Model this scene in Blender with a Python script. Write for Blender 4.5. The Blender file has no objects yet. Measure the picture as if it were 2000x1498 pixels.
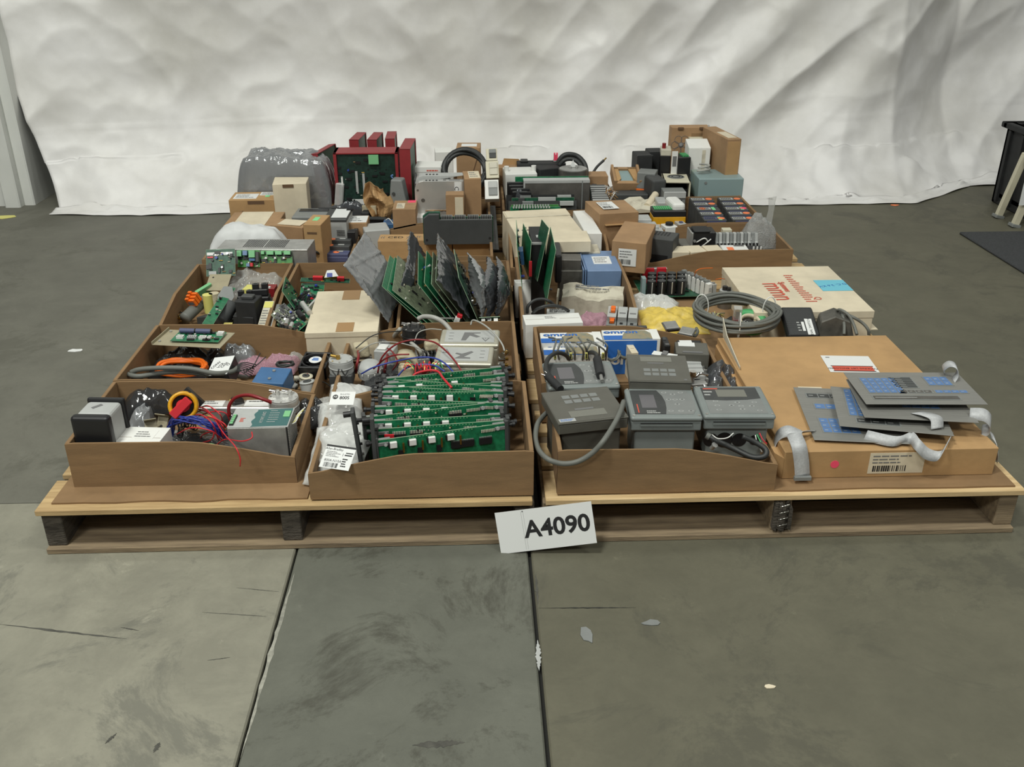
import bpy, math, random
from mathutils import Vector, Matrix, noise
SC = bpy.context.scene; COL = SC.collection
R = math.radians
# ---------------------------------------------------------------- camera
FPX = 1850.0; TH = math.atan(900/1850.0); YAW = R(2.2); CZ = 1.20
cam = bpy.data.cameras.new('camera'); camo = bpy.data.objects.new('camera', cam); COL.objects.link(camo)
camo.location = (0, 0, CZ); camo.rotation_euler = (math.pi/2-TH, 0, -YAW)
cam.sensor_width = 36; cam.lens = FPX/2000*36; cam.clip_start = .05; cam.clip_end = 60
SC.camera = camo
# ---------------------------------------------------------------- world, lamps, exposure
w = bpy.data.worlds.new('warehouse_air'); SC.world = w; w.use_nodes = True
w.node_tree.nodes['Background'].inputs[0].default_value = (.98, 1, .96, 1)
w.node_tree.nodes['Background'].inputs[1].default_value = .16
def area(name, loc, size, sy, power, tgt=None, col=(.985, 1, .925)):
    l = bpy.data.lights.new(name, 'AREA'); l.shape = 'RECTANGLE'; l.size = size; l.size_y = sy; l.energy = power; l.color = col
    o = bpy.data.objects.new(name, l); COL.objects.link(o); o.location = loc
    if tgt: o.rotation_euler = (Vector(tgt)-Vector(loc)).to_track_quat('-Z', 'Y').to_euler()
    return o
area('high_bay_lamp', (-1.6, .5, 5.0), .9, .5, 150)
area('high_bay_lamp', (2.0, .4, 5.0), .9, .5, 55)
area('high_bay_lamp', (-2.6, -2.6, 5.0), 1.2, .6, 120, (0, 2, 0))
area('high_bay_lamp', (2.6, -2.6, 5.0), 1.2, .6, 50, (0, 2, 0))
for lx, ly in ((-1.6, 3.0), (2.0, 3.0)): area('high_bay_lamp', (lx, ly, 5.0), .9, .5, 26)
SC.view_settings.view_transform = 'Standard'; SC.view_settings.look = 'None'
SC.view_settings.exposure = 0.0; SC.view_settings.gamma = 1; SC.view_settings.use_curve_mapping = False
# ---------------------------------------------------------------- picture point -> place in the hall
def _ray(px, py):
    u = (px-1000)/FPX; v = (749-py)/FPX; c, s = math.cos(TH), math.sin(TH)
    f = c+v*s; up = v*c-s; sy, cy = math.sin(YAW), math.cos(YAW)
    return Vector((u*cy+f*sy, f*cy-u*sy, up))
def at(p, z):
    d = _ray(*p); return d*((z-CZ)/d.z)+Vector((0, 0, CZ))
def aty(p, Y):
    d = _ray(*p); return d*(Y/d.y)+Vector((0, 0, CZ))
def crop(x0, y0, s): return lambda x, y: (x0+x*s, y0+y*s)
qA = crop(60, 600, .3271); qB = crop(580, 600, .2671); qC = crop(1020, 600, .2671); qD = crop(1380, 500, .3337)
qE = crop(310, 400, .187); qF = crop(640, 400, .19); qG = crop(980, 400, .1869); qH = crop(1200, 360, .26)
qI = crop(400, 240, .1736); qJ = crop(700, 240, .1735); qK = crop(960, 240, .16026); qL = crop(1180, 230, .2003); qM = crop(220, 600, .22)
q0 = lambda x, y: (x, y)
# ---------------------------------------------------------------- materials
MATS = {}
def mat(name, col, rough=.6, metal=0, nz=0, scale=30, bump=0, bscale=120, col2=None, stretch=None, spec=.5, alpha=1, coat=0, thr=(.35, .65), det=4, trans=0):
    m = bpy.data.materials.new(name); m.use_nodes = True; nt = m.node_tree; N = nt.nodes; Lk = nt.links
    b = N['Principled BSDF']; b.inputs['Base Color'].default_value = (*col, 1); b.inputs['Roughness'].default_value = rough
    b.inputs['Metallic'].default_value = metal; b.inputs['Specular IOR Level'].default_value = spec
    b.inputs['Coat Weight'].default_value = coat; b.inputs['Alpha'].default_value = alpha; b.inputs['Transmission Weight'].default_value = trans
    tc = N.new('ShaderNodeTexCoord'); mp = N.new('ShaderNodeMapping'); Lk.new(tc.outputs['Object'], mp.inputs[0])
    if stretch: mp.inputs['Scale'].default_value = stretch
    if nz or col2:
        n = N.new('ShaderNodeTexNoise'); n.inputs['Scale'].default_value = scale; n.inputs['Detail'].default_value = det; n.inputs['Roughness'].default_value = .6
        Lk.new(mp.outputs[0], n.inputs[0]); r = N.new('ShaderNodeValToRGB')
        c2 = col2 or tuple(c*(1-nz) for c in col); c1 = col if col2 else tuple(min(1, c*(1+nz*.6)) for c in col)
        r.color_ramp.elements[0].position = thr[0]; r.color_ramp.elements[1].position = thr[1]
        r.color_ramp.elements[0].color = (*c2, 1); r.color_ramp.elements[1].color = (*c1, 1)
        Lk.new(n.outputs[0], r.inputs[0]); Lk.new(r.outputs[0], b.inputs['Base Color'])
    if bump:
        n2 = N.new('ShaderNodeTexNoise'); n2.inputs['Scale'].default_value = bscale; n2.inputs['Detail'].default_value = 4
        Lk.new(mp.outputs[0], n2.inputs[0]); bp = N.new('ShaderNodeBump'); bp.inputs['Strength'].default_value = bump; bp.inputs['Distance'].default_value = .01
        Lk.new(n2.outputs[0], bp.inputs['Height']); Lk.new(bp.outputs[0], b.inputs['Normal'])
    MATS[name] = m; return m
m_card = mat('kraft_cardboard', (.245, .148, .070), .85, nz=.14, scale=9, bump=.06, bscale=90, stretch=(1, 1, 6))
m_kraft = mat('carton_kraft', (.37, .225, .115), .8, nz=.16, scale=8, bump=.08, bscale=60)
m_kraftb = mat('carton_orange_kraft', (.46, .28, .125), .75, nz=.14, scale=7, bump=.06, bscale=60)
m_kdark = mat('cardboard_cut_edge', (.13, .075, .04), .95)
m_pale = mat('cream_carton', (.68, .60, .45), .8, nz=.12, scale=9, bump=.06, bscale=50)
m_pgrey = mat('soiled_pale_carton', (.60, .56, .45), .85, col2=(.36, .32, .25), scale=14, bump=.08, bscale=50, thr=(.3, .5))
m_whitec = mat('white_carton', (.76, .76, .73), .65, nz=.05, scale=10)
m_paper = mat('white_paper', (.74, .75, .74), .6)
m_wood = mat('pine_board', (.56, .40, .20), .8, col2=(.36, .235, .11), scale=7, bump=.15, bscale=40, stretch=(1, 14, 14), thr=(.3, .7))
m_wpale = mat('fresh_pine_board', (.70, .52, .29), .8, col2=(.50, .345, .165), scale=6, bump=.12, bscale=40, stretch=(1, 14, 14), thr=(.3, .7))
m_wold = mat('weathered_pine_board', (.33, .25, .155), .9, col2=(.17, .125, .08), scale=7, bump=.2, bscale=40, stretch=(1, 12, 12), thr=(.3, .7))
m_wdark = mat('dark_stringer_wood', (.10, .085, .068), .95, col2=(.045, .038, .03), scale=30, bump=.5, bscale=90, stretch=(1, .3, 3))
m_pcb = mat('green_solder_mask', (.012, .16, .068), .38, nz=.35, scale=70, spec=.5)
m_pcbd = mat('dark_green_board', (.014, .085, .045), .42, nz=.4, scale=90)
m_pcbb = mat('bright_green_board', (.05, .24, .05), .4, nz=.3, scale=60)
m_pcbk = mat('blackish_green_board', (.012, .035, .026), .4, nz=.4, scale=80)
m_pcbe = mat('pale_board_edge', (.30, .42, .28), .5)
m_pcbo = mat('olive_board', (.17, .20, .13), .5, nz=.4, scale=80)
m_fr4 = mat('tan_laminate', (.34, .30, .20), .5, nz=.08)
m_blk = mat('black_plastic', (.012, .012, .013), .42)
m_blkm = mat('matte_black_plastic', (.02, .021, .022), .7, nz=.2)
m_dgrey = mat('dark_grey_plastic', (.055, .058, .058), .55, nz=.1, scale=20)
m_grey = mat('grey_plastic', (.21, .22, .215), .5, nz=.06)
m_tgrey = mat('terminal_blue_grey', (.205, .23, .225), .42, nz=.05)
m_tdark = mat('terminal_brown_grey', (.105, .102, .086), .42, nz=.08)
m_lgrey = mat('light_grey_plastic', (.42, .43, .42), .5, nz=.05)
m_beige = mat('beige_plastic', (.55, .52, .42), .5, nz=.06)
m_white = mat('white_plastic', (.75, .75, .72), .45)
m_ivory = mat('ivory_plastic', (.62, .58, .44), .5)
m_alu = mat('brushed_aluminium', (.60, .60, .58), .30, .55, nz=.06, scale=12, stretch=(1, 20, 1))
m_steel = mat('galvanised_steel', (.40, .40, .385), .38, .5, nz=.18, scale=25)
m_dsteel = mat('dull_steel', (.20, .19, .175), .45, .7, nz=.25, scale=15)
m_chrome = mat('polished_metal', (.72, .71, .68), .14, 1)
m_gold = mat('silver_champagne_paint', (.56, .54, .44), .32, .55, nz=.05)
m_panel = mat('brushed_panel_grey', (.235, .232, .215), .38, .12, nz=.1, scale=16, stretch=(1, 12, 1))
m_red = mat('red_plastic', (.55, .02, .03), .4)
m_redp = mat('red_cage_paint', (.27, .025, .03), .5, nz=.1)
m_dred = mat('dark_red_cable', (.22, .012, .015), .4)
m_blue = mat('blue_plastic', (.05, .14, .30), .4, nz=.06)
m_blueg = mat('transformer_blue', (.16, .25, .42), .45, nz=.05)
m_bluew = mat('blue_wire', (.03, .055, .32), .4)
m_bkey = mat('blue_membrane_key', (.10, .20, .42), .4)
m_bprint = mat('blue_print', (.02, .13, .46), .5)
m_bscuff = mat('torn_print', (.36, .27, .14), .8, col2=(.20, .22, .18), scale=40)
m_yel = mat('yellow_plastic', (.66, .33, .01), .4, nz=.08)
m_lyel = mat('pale_yellow_plastic', (.66, .62, .18), .5)
m_or = mat('orange_plastic', (.78, .15, .01), .45)
m_grn = mat('green_connector', (.07, .36, .13), .45)
m_lgrn = mat('light_green_connector', (.20, .50, .24), .5)
m_brass = mat('brass', (.45, .28, .07), .3, .9)
m_cop = mat('copper_winding', (.20, .085, .03), .4, .6, bump=.4, bscale=200)
m_gcab = mat('grey_cable', (.14, .145, .13), .55)
m_lcab = mat('light_grey_hose', (.38, .38, .35), .45)
m_bcab = mat('black_cable', (.025, .027, .027), .5)
m_tape = mat('brown_tape', (.36, .20, .07), .3)
m_ink = mat('black_ink', (.015, .015, .016), .6)
m_gink = mat('grey_ink', (.16, .16, .16), .6)
m_rink = mat('red_ink', (.62, .10, .06), .6)
m_teal = mat('teal_label', (.04, .13, .13), .4)
m_cyan = mat('cyan_sticker', (.16, .52, .66), .6)
m_pinkd = mat('fluorescent_pink_sticker', (.88, .08, .16), .6)
m_ors = mat('fluorescent_orange_sticker', (.88, .22, .08), .6)
m_grs = mat('green_sticker', (.22, .66, .30), .6)
m_ribbon = mat('grey_ribbon_cable', (.48, .49, .50), .45, nz=.12, scale=200, stretch=(1, 1, 1))
m_lcd = mat('lcd_glass', (.17, .17, .145), .22)
m_screen = mat('grey_window', (.13, .125, .135), .3)
m_tealg = mat('teal_grey_paint', (.24, .33, .335), .4, col2=(.30, .33, .22), scale=5, thr=(.28, .42))
m_spng = mat('beige_wrap', (.52, .46, .32), .75, bump=.3, bscale=60)
m_purp = mat('blue_violet_case', (.075, .085, .17), .5)
m_vinyl = mat('white_vinyl_sheet', (.83, .82, .815), .42, col2=(.60, .585, .55), scale=1.6, bump=.22, bscale=9, thr=(.3, .62), det=7)
m_block = mat('painted_block_wall', (.36, .36, .33), .8, nz=.25, scale=5, bump=.3, bscale=30)
m_wpaint = mat('white_wall_paint', (.66, .67, .64), .6, nz=.08, scale=3)
m_rubber = mat('grey_rubber_mat', (.055, .058, .062), .95, nz=.25, scale=160, bump=.6, bscale=250)
m_trafo = mat('dusty_steel_case', (.12, .115, .10), .6, .3, nz=.3, scale=25)

def film(name, col, density, rough=.12, metal=0., scale=16, bump=.35):
    m = bpy.data.materials.new(name); m.use_nodes = True; nt = m.node_tree; N = nt.nodes; Lk = nt.links
    b = N['Principled BSDF']; b.inputs['Base Color'].default_value = (*col, 1); b.inputs['Roughness'].default_value = rough
    b.inputs['Metallic'].default_value = metal; b.inputs['Coat Weight'].default_value = .6; b.inputs['Coat Roughness'].default_value = .08
    tc = N.new('ShaderNodeTexCoord'); n = N.new('ShaderNodeTexNoise'); n.inputs['Scale'].default_value = scale; n.inputs['Detail'].default_value = 2
    n.inputs['Distortion'].default_value = 2.0
    Lk.new(tc.outputs['Object'], n.inputs[0]); bp = N.new('ShaderNodeBump'); bp.inputs['Strength'].default_value = bump; bp.inputs['Distance'].default_value = .005
    Lk.new(n.outputs[0], bp.inputs['Height']); Lk.new(bp.outputs[0], b.inputs['Normal']); Lk.new(bp.outputs[0], b.inputs['Coat Normal'])
    if density < 1:
        t = N.new('ShaderNodeBsdfTransparent'); mx = N.new('ShaderNodeMixShader'); lw = N.new('ShaderNodeLayerWeight'); lw.inputs[0].default_value = .35
        mr = N.new('ShaderNodeMapRange'); mr.inputs['To Min'].default_value = density*.8; mr.inputs['To Max'].default_value = min(1, density*1.6+.15)
        Lk.new(bp.outputs[0], lw.inputs['Normal']); Lk.new(lw.outputs['Facing'], mr.inputs[0]); Lk.new(mr.outputs[0], mx.inputs[0])
        Lk.new(t.outputs[0], mx.inputs[1]); Lk.new(b.outputs[0], mx.inputs[2]); Lk.new(mx.outputs[0], N['Material Output'].inputs[0])
    MATS[name] = m; return m
m_anti = film('antistatic_film', (.085, .09, .10), .93, .16, .25)
m_antil = film('silvery_antistatic_film', (.30, .31, .32), .95, .17, .3, 20)
m_clear = film('clear_polythene', (.62, .63, .61), .38, .1, 0, 18)
m_clearw = film('cloudy_polythene', (.74, .75, .73), .68, .12, 0, 18)
m_blackf = film('black_polythene', (.035, .037, .04), .96, .13, .1, 18)
m_pinkf = film('pink_bubble_wrap', (.62, .34, .42), .8, .15, 0, 190, .9)
m_bub = film('clear_bubble_wrap', (.50, .51, .50), .6, .12, 0, 170, 1.)
m_wfoam = mat('white_foam_wrap', (.60, .61, .61), .5, bump=.2, bscale=12)
m_yelf = mat('yellow_bagged_cord', (.70, .52, .10), .4, nz=.2, scale=40)

# concrete floor: three slabs, each with stains of its own
def concrete(name, c1, c2, c3, sc=1.6, mask=None):
    m = bpy.data.materials.new(name); m.use_nodes = True; nt = m.node_tree; N = nt.nodes; Lk = nt.links
    b = N['Principled BSDF']; b.inputs['Roughness'].default_value = .62; b.inputs['Specular IOR Level'].default_value = .35
    tc = N.new('ShaderNodeTexCoord')
    def nz(s, d, r=.6, dist=0, vec=None):
        n = N.new('ShaderNodeTexNoise'); n.inputs['Scale'].default_value = s; n.inputs['Detail'].default_value = d; n.inputs['Roughness'].default_value = r
        n.inputs['Distortion'].default_value = dist; Lk.new(vec or tc.outputs['Object'], n.inputs[0]); return n.outputs[0]
    def ramp(src, a, b_, ca, cb):
        r = N.new('ShaderNodeValToRGB'); r.color_ramp.elements[0].position = a; r.color_ramp.elements[1].position = b_
        r.color_ramp.elements[0].color = ca; r.color_ramp.elements[1].color = cb; Lk.new(src, r.inputs[0]); return r.outputs[0]
    def mix(f, a, b_):
        x = N.new('ShaderNodeMix'); x.data_type = 'RGBA'; Lk.new(f, x.inputs[0]); Lk.new(a, x.inputs[6]) if not isinstance(a, tuple) else setattr(x.inputs[6], 'default_value', a)
        Lk.new(b_, x.inputs[7]) if not isinstance(b_, tuple) else setattr(x.inputs[7], 'default_value', b_); return x.outputs[2]
    c1, c2, c3 = [(q[0]*1.02, q[1]*1.0, q[2]*.90) for q in (c1, c2, c3)]; base = ramp(nz(sc, 8), .35, .68, (*c2, 1), (*c1, 1))
    base = mix(ramp(nz(7, 10, .75, .3), .38, .62, (.5, .5, .5, 1), (0, 0, 0, 1)), base, (*[c*.72 for c in c2], 1)); blot = ramp(nz(3.1, 10, .78, .6), .52, .60, (0, 0, 0, 1), (.8, .8, .8, 1)); base = mix(blot, base, (*c3, 1))
    scuff = ramp(nz(9, 10, .85, .4), .60, .70, (0, 0, 0, 1), (.5, .5, .5, 1)); base = mix(scuff, base, (*[min(1, c*1.45) for c in c1], 1))
    if mask:
        # pale worn surface ends along a ragged border
        (mx0, mx1, axis, cpale, cpale2) = mask
        sep = N.new('ShaderNodeSeparateXYZ'); Lk.new(tc.outputs['Object'], sep.inputs[0])
        rag = N.new('ShaderNodeMath'); rag.operation = 'MULTIPLY_ADD'; Lk.new(nz(2.3, 9, .65), rag.inputs[0]); rag.inputs[1].default_value = .55
        Lk.new(sep.outputs[axis], rag.inputs[2]); mr = N.new('ShaderNodeMapRange'); mr.inputs[1].default_value = mx0; mr.inputs[2].default_value = mx1
        Lk.new(rag.outputs[0], mr.inputs[0]); pale = ramp(nz(5, 9, .7), .35, .65, (*cpale2, 1), (*cpale, 1))
        base = mix(mr.outputs[0], pale, base)
    Lk.new(base, b.inputs['Base Color'])
    bp = N.new('ShaderNodeBump'); bp.inputs['Strength'].default_value = .12; bp.inputs['Distance'].default_value = .004; Lk.new(nz(60, 6), bp.inputs['Height']); Lk.new(bp.outputs[0], b.inputs['Normal'])
    return m
m_conL = concrete('worn_pale_concrete', (0.290, 0.284, 0.249), (0.220, 0.217, 0.191), (0.151, 0.151, 0.137), 2.2)
m_conLf = concrete('grey_sealed_concrete', (0.157, 0.157, 0.142), (0.128, 0.128, 0.116), (0.099, 0.099, 0.087), 1.3)
m_conM = concrete('blotched_grey_concrete', (0.145, 0.151, 0.137), (0.122, 0.128, 0.116), (0.064, 0.064, 0.056), 2.0)
m_conR = concrete('brownish_grey_concrete', (0.142, 0.137, 0.108), (0.116, 0.113, 0.090), (0.087, 0.085, 0.070), 1.5)
m_gap = mat('dark_joint_fill', (.02, .02, .018), .95)  # near-black filler for the slab joints and the short groove

# ---------------------------------------------------------------- mesh collector
class MB:
    def __init__(s): s.v = []; s.f = []; s.mi = []; s.mt = []; s.sm = []
    def add(s, vs, fs, m, X=None, smooth=False):
        if m not in s.mt: s.mt.append(m)
        k = s.mt.index(m); b = len(s.v)
        s.v += [tuple(X @ Vector(v)) for v in vs] if X is not None else [tuple(v) for v in vs]
        for f in fs: s.f.append([b+i for i in f]); s.mi.append(k); s.sm.append(smooth)
        return s
    def box(s, x0, y0, z0, x1, y1, z1, m, X=None):
        vs = [(x0, y0, z0), (x1, y0, z0), (x1, y1, z0), (x0, y1, z0), (x0, y0, z1), (x1, y0, z1), (x1, y1, z1), (x0, y1, z1)]
        return s.add(vs, [(0, 3, 2, 1), (4, 5, 6, 7), (0, 1, 5, 4), (1, 2, 6, 5), (2, 3, 7, 6), (3, 0, 4, 7)], m, X)
    def cbox(s, cx, cy, cz, sx, sy, sz, m, X=None): return s.box(cx-sx/2, cy-sy/2, cz-sz/2, cx+sx/2, cy+sy/2, cz+sz/2, m, X)
    def prism(s, pts, a, b, m, ax='z', X=None):
        n = len(pts)
        def V(p, h): return (p[0], p[1], h) if ax == 'z' else ((p[0], h, p[1]) if ax == 'y' else (h, p[0], p[1]))
        vs = [V(p, a) for p in pts]+[V(p, b) for p in pts]
        return s.add(vs, [tuple(range(n))[::-1], tuple(range(n, 2*n))]+[(i, (i+1) % n, n+(i+1) % n, n+i) for i in range(n)], m, X)
    def cyl(s, p0, p1, r, m, n=16, r1=None, X=None, cap=True, smooth=True):
        p0, p1 = Vector(p0), Vector(p1); d = (p1-p0).normalized(); r1 = r if r1 is None else r1
        a = d.orthogonal().normalized(); b = d.cross(a); vs = []
        for P, q in ((p0, r), (p1, r1)): vs += [P+(a*math.cos(2*math.pi*i/n)+b*math.sin(2*math.pi*i/n))*q for i in range(n)]
        s.add(vs, [(i, (i+1) % n, n+(i+1) % n, n+i) for i in range(n)], m, X, smooth)
        if cap: s.add(vs, [tuple(range(n))[::-1], tuple(range(n, 2*n))], m, X)
        return s
    def ring(s, c, r0, r1, h, m, n=28, X=None):
        vs = []
        for r, z in ((r0, 0), (r1, 0), (r1, h), (r0, h)): vs += [(c[0]+r*math.cos(2*math.pi*i/n), c[1]+r*math.sin(2*math.pi*i/n), c[2]+z) for i in range(n)]
        return s.add(vs, [(k*n+i, k*n+(i+1) % n, ((k+1) % 4)*n+(i+1) % n, ((k+1) % 4)*n+i) for k in range(4) for i in range(n)], m, X, True)
    def tube(s, pts, r, m, n=7, sub=6, X=None, closed=False):
        P = [Vector(p) for p in pts]
        if sub > 1 and len(P) > 2:
            Q = []; L = len(P)
            for i in range(L if closed else L-1):
                p0 = P[(i-1) % L] if closed or i else P[0]*2-P[1]; p1 = P[i]; p2 = P[(i+1) % L]
                p3 = P[(i+2) % L] if closed or i+2 < L else P[-1]*2-P[-2]
                for k in range(sub):
                    t = k/sub; Q.append(.5*((2*p1)+(p2-p0)*t+(2*p0-5*p1+4*p2-p3)*t*t+(3*p1-p0-3*p2+p3)*t**3))
            if not closed: Q.append(P[-1])
            P = Q
        L = len(P); vs = []; up = None
        for i, p in enumerate(P):
            d = (P[(i+1) % L]-P[i-1]) if closed else (P[min(i+1, L-1)]-P[max(i-1, 0)])
            d = d.normalized() if d.length > 1e-9 else Vector((0, 0, 1))
            a = d.orthogonal().normalized() if up is None else (up-d*up.dot(d))
            a = a.normalized() if a.length > 1e-6 else d.orthogonal().normalized()
            up = a; b = d.cross(a); vs += [p+(a*math.cos(2*math.pi*j/n)+b*math.sin(2*math.pi*j/n))*r for j in range(n)]
        fs = [(i*n+j, i*n+(j+1) % n, ((i+1) % L)*n+(j+1) % n, ((i+1) % L)*n+j) for i in range(L if closed else L-1) for j in range(n)]
        if not closed: fs += [tuple(range(n))[::-1], tuple(range((L-1)*n, L*n))]
        return s.add(vs, fs, m, X, True)
    def strip(s, pts, wv, m, th=.0008, X=None, sub=6):
        """flat ribbon along pts, wv = width vector"""
        P = [Vector(p) for p in pts]; Q = []; L = len(P); wv = Vector(wv)
        for i in range(L-1):
            p0 = P[i-1] if i else P[0]*2-P[1]; p1 = P[i]; p2 = P[i+1]; p3 = P[i+2] if i+2 < L else P[-1]*2-P[-2]
            for k in range(sub):
                t = k/sub; Q.append(.5*((2*p1)+(p2-p0)*t+(2*p0-5*p1+4*p2-p3)*t*t+(3*p1-p0-3*p2+p3)*t**3))
        Q.append(P[-1]); vs = []
        for i, p in enumerate(Q):
            d = (Q[min(i+1, len(Q)-1)]-Q[max(i-1, 0)]).normalized(); nn = d.cross(wv).normalized()*th
            vs += [p-wv/2+nn, p+wv/2+nn, p+wv/2-nn, p-wv/2-nn]
        L = len(Q)
        return s.add(vs, [(i*4+j, i*4+(j+1) % 4, i*4+4+(j+1) % 4, i*4+4+j) for i in range(L-1) for j in range(4)]+[(3, 2, 1, 0), (L*4-4, L*4-3, L*4-2, L*4-1)], m, X, True)
    def text(s, t, u, v, size, m, X=None, rot=0, al='CENTER', h=.0009, bold=0, sx=1):
        k = (t, al, bold)
        if k not in TXT:
            c = bpy.data.curves.new('lettering', 'FONT'); c.body = t; c.align_x = al; c.align_y = 'CENTER'; c.resolution_u = 4 if bold else 2; c.offset = bold
            o = bpy.data.objects.new('lettering', c); me = o.to_mesh(); TXT[k] = ([tuple(a.co) for a in me.vertices], [tuple(p.vertices) for p in me.polygons]); o.to_mesh_clear()
            bpy.data.objects.remove(o); bpy.data.curves.remove(c)
        Y = Matrix.Translation((u, v, h)) @ Matrix.Rotation(rot, 4, 'Z') @ Matrix.Diagonal((size*sx, size, 1, 1))
        return s.add(TXT[k][0], TXT[k][1], m, X @ Y if X is not None else Y)
    def bars(s, u0, v0, u1, v1, m, X=None, n=14, seed=1, h=.0008):
        r = random.Random(seed); u = u0; st = (u1-u0)/n
        for i in range(n):
            ww = st*r.choice((.25, .45, .7)); s.box(u, v0, h-.0004, u+ww, v1, h, m, X); u += st
        return s
    def lines(s, u0, v0, u1, v1, m, X=None, n=3, h=.0008, seed=2, t=.35):
        r = random.Random(seed); dv = (v1-v0)/n
        for i in range(n):
            a = u0; vv = v1-(i+.5)*dv; e = u0+(u1-u0)*r.uniform(.55, 1)
            while a < e:
                ww = min((u1-u0)*r.uniform(.06, .22), e-a); s.box(a, vv-dv*t/2, h-.0004, a+ww*.85, vv+dv*t/2, h, m, X); a += ww
        return s
    def build(s, name, parent=None, bev=0, seg=1):
        me = bpy.data.meshes.new(name); me.from_pydata(s.v, [], s.f)
        for m in s.mt: me.materials.append(m)
        me.polygons.foreach_set('material_index', s.mi); me.polygons.foreach_set('use_smooth', s.sm); me.update()
        o = bpy.data.objects.new(name, me); COL.objects.link(o)
        if parent is not None: o.parent = parent
        if bev:
            b = o.modifiers.new('b', 'BEVEL'); b.width = bev; b.segments = seg; b.limit_method = 'ANGLE'; b.angle_limit = R(50)
        return o
TXT = {}
def tag(o, label=None, cat=None, group=None, kind=None):
    if label: o['label'] = label
    if cat: o['category'] = cat
    if group: o['group'] = group
    if kind: o['kind'] = kind
    return o
def empty(name, loc, label, cat, rot=(0, 0, 0), group=None):
    o = bpy.data.objects.new(name, None); COL.objects.link(o); o.location = loc; o.rotation_euler = rot; o.empty_display_size = .02
    return tag(o, label, cat, group)
KIDS = {}
def dup(root, loc, rot, label=None, group=None, scale=None):
    def cp(o, par):
        c = o.copy(); COL.objects.link(c)
        if par is not None: c.parent = par
        for ch in [x for x in bpy.data.objects if x.parent == o]: cp(ch, c)
        return c
    r = cp(root, None); r.location = loc; r.rotation_euler = rot
    if scale: r.scale = scale
    if label: r['label'] = label
    if group: r['group'] = group
    return r
class Fit: pass
def fit(fl, fr, bl, Y=None, z=None):
    """a level top: front corners and a rear corner, at height z or with its front corner at depth Y"""
    P = Fit()
    if z is None: z = aty(fl, Y).z
    a, b, c = at(fl, z), at(fr, z), at(bl, z); e = b-a; P.w = e.length; P.rot = math.atan2(e.y, e.x); P.z = z
    nrm = Vector((-math.sin(P.rot), math.cos(P.rot), 0)); P.d = (c-a).dot(nrm); P.o = a; P.n = nrm; P.e = e.normalized()
    P.c = a+P.e*P.w/2+nrm*P.d/2; return P
def blk(cx, cy, w, d, z, rot=0):
    P = Fit(); P.w = w; P.d = d; P.z = z; P.rot = R(rot); P.c = Vector((cx, cy, z)); return P
def root(name, label, cat, P, z0, group=None, rx=0, ry=0):
    return empty(name, (P.c.x, P.c.y, z0), label, cat, (rx, ry, P.rot), group)
def face(w, d, h, f):
    """plane on a side of a w x d x h block standing on z=0; u, v from its lower corner"""
    M = {'T': ((-w/2, -d/2, h), (1, 0, 0), (0, 1, 0)), 'F': ((-w/2, -d/2, 0), (1, 0, 0), (0, 0, 1)), 'R': ((w/2, -d/2, 0), (0, 1, 0), (0, 0, 1)),
         'L': ((-w/2, d/2, 0), (0, -1, 0), (0, 0, 1)), 'K': ((w/2, d/2, h), (-1, 0, 0), (0, -1, 0))}[f]
    o, x, y = [Vector(a) for a in M]; n = x.cross(y)
    return Matrix(((x.x, y.x, n.x, o.x), (x.y, y.y, n.y, o.y), (x.z, y.z, n.z, o.z), (0, 0, 0, 1)))
def frame3(p0, p1, p2):
    """frame with origin p0, x toward p1, y toward the side of p2; returns matrix, |x|, extent in y"""
    p0, p1, p2 = Vector(p0), Vector(p1), Vector(p2); x = (p1-p0); lx = x.length; x = x.normalized(); y = (p2-p0); y = y-x*y.dot(x); ly = y.length; y.normalize(); n = x.cross(y)
    return Matrix(((x.x, y.x, n.x, p0.x), (x.y, y.y, n.y, p0.y), (x.z, y.z, n.z, p0.z), (0, 0, 0, 1))), lx, ly
def from_matrix(name, X, label, cat, group=None):
    o = empty(name, X.to_translation(), label, cat, X.to_euler(), group); return o
# ================================================================= the hall
FZ = .023            # floor level
DZ = .130            # top of the pallet decks
SZ = .134            # top of the cardboard slip sheets
BZ = .139            # inside bottom of the cardboard bins
def slab(x0, y0, x1, y1, m, name='floor'):
    tag(MB().box(x0, y0, -.06, x1, y1, FZ, m).build(name, bev=.003), kind='structure')
JL, JR = -.387, .098
slab(-4.5, -1, JL-.0025, 1.845, m_conL); slab(-4.5, 1.849, JL-.0025, 6, m_conLf); slab(JL+.0025, -1, JR-.0035, 6, m_conM)
def mark(p, q, wd, m, n=10):
    a, b = at(q0(*p), FZ), at(q0(*q), FZ); d = (b-a).normalized(); s = Vector((-d.y, d.x, 0)); r = random.Random(int(p[0])); L = [(a+(b-a)*(k/n)+s*wd*r.uniform(.3, 1)*math.sin(math.pi*(k+.3)/(n+.6))) for k in range(n+1)]; L += [(a+(b-a)*(k/n)-s*wd*r.uniform(.3, 1)*math.sin(math.pi*(k+.3)/(n+.6))) for k in range(n, -1, -1)]
    tag(MB().prism([(v.x, v.y) for v in L], FZ-.001, FZ+.0004, m).build('floor_scuff_mark'), kind='structure')
m_scuff = mat('dark_floor_scuff', (.075, .073, .062), .8, nz=.3, scale=40); m_pale_s = mat('pale_floor_chip', (.30, .295, .25), .8, nz=.3, scale=60)
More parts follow.
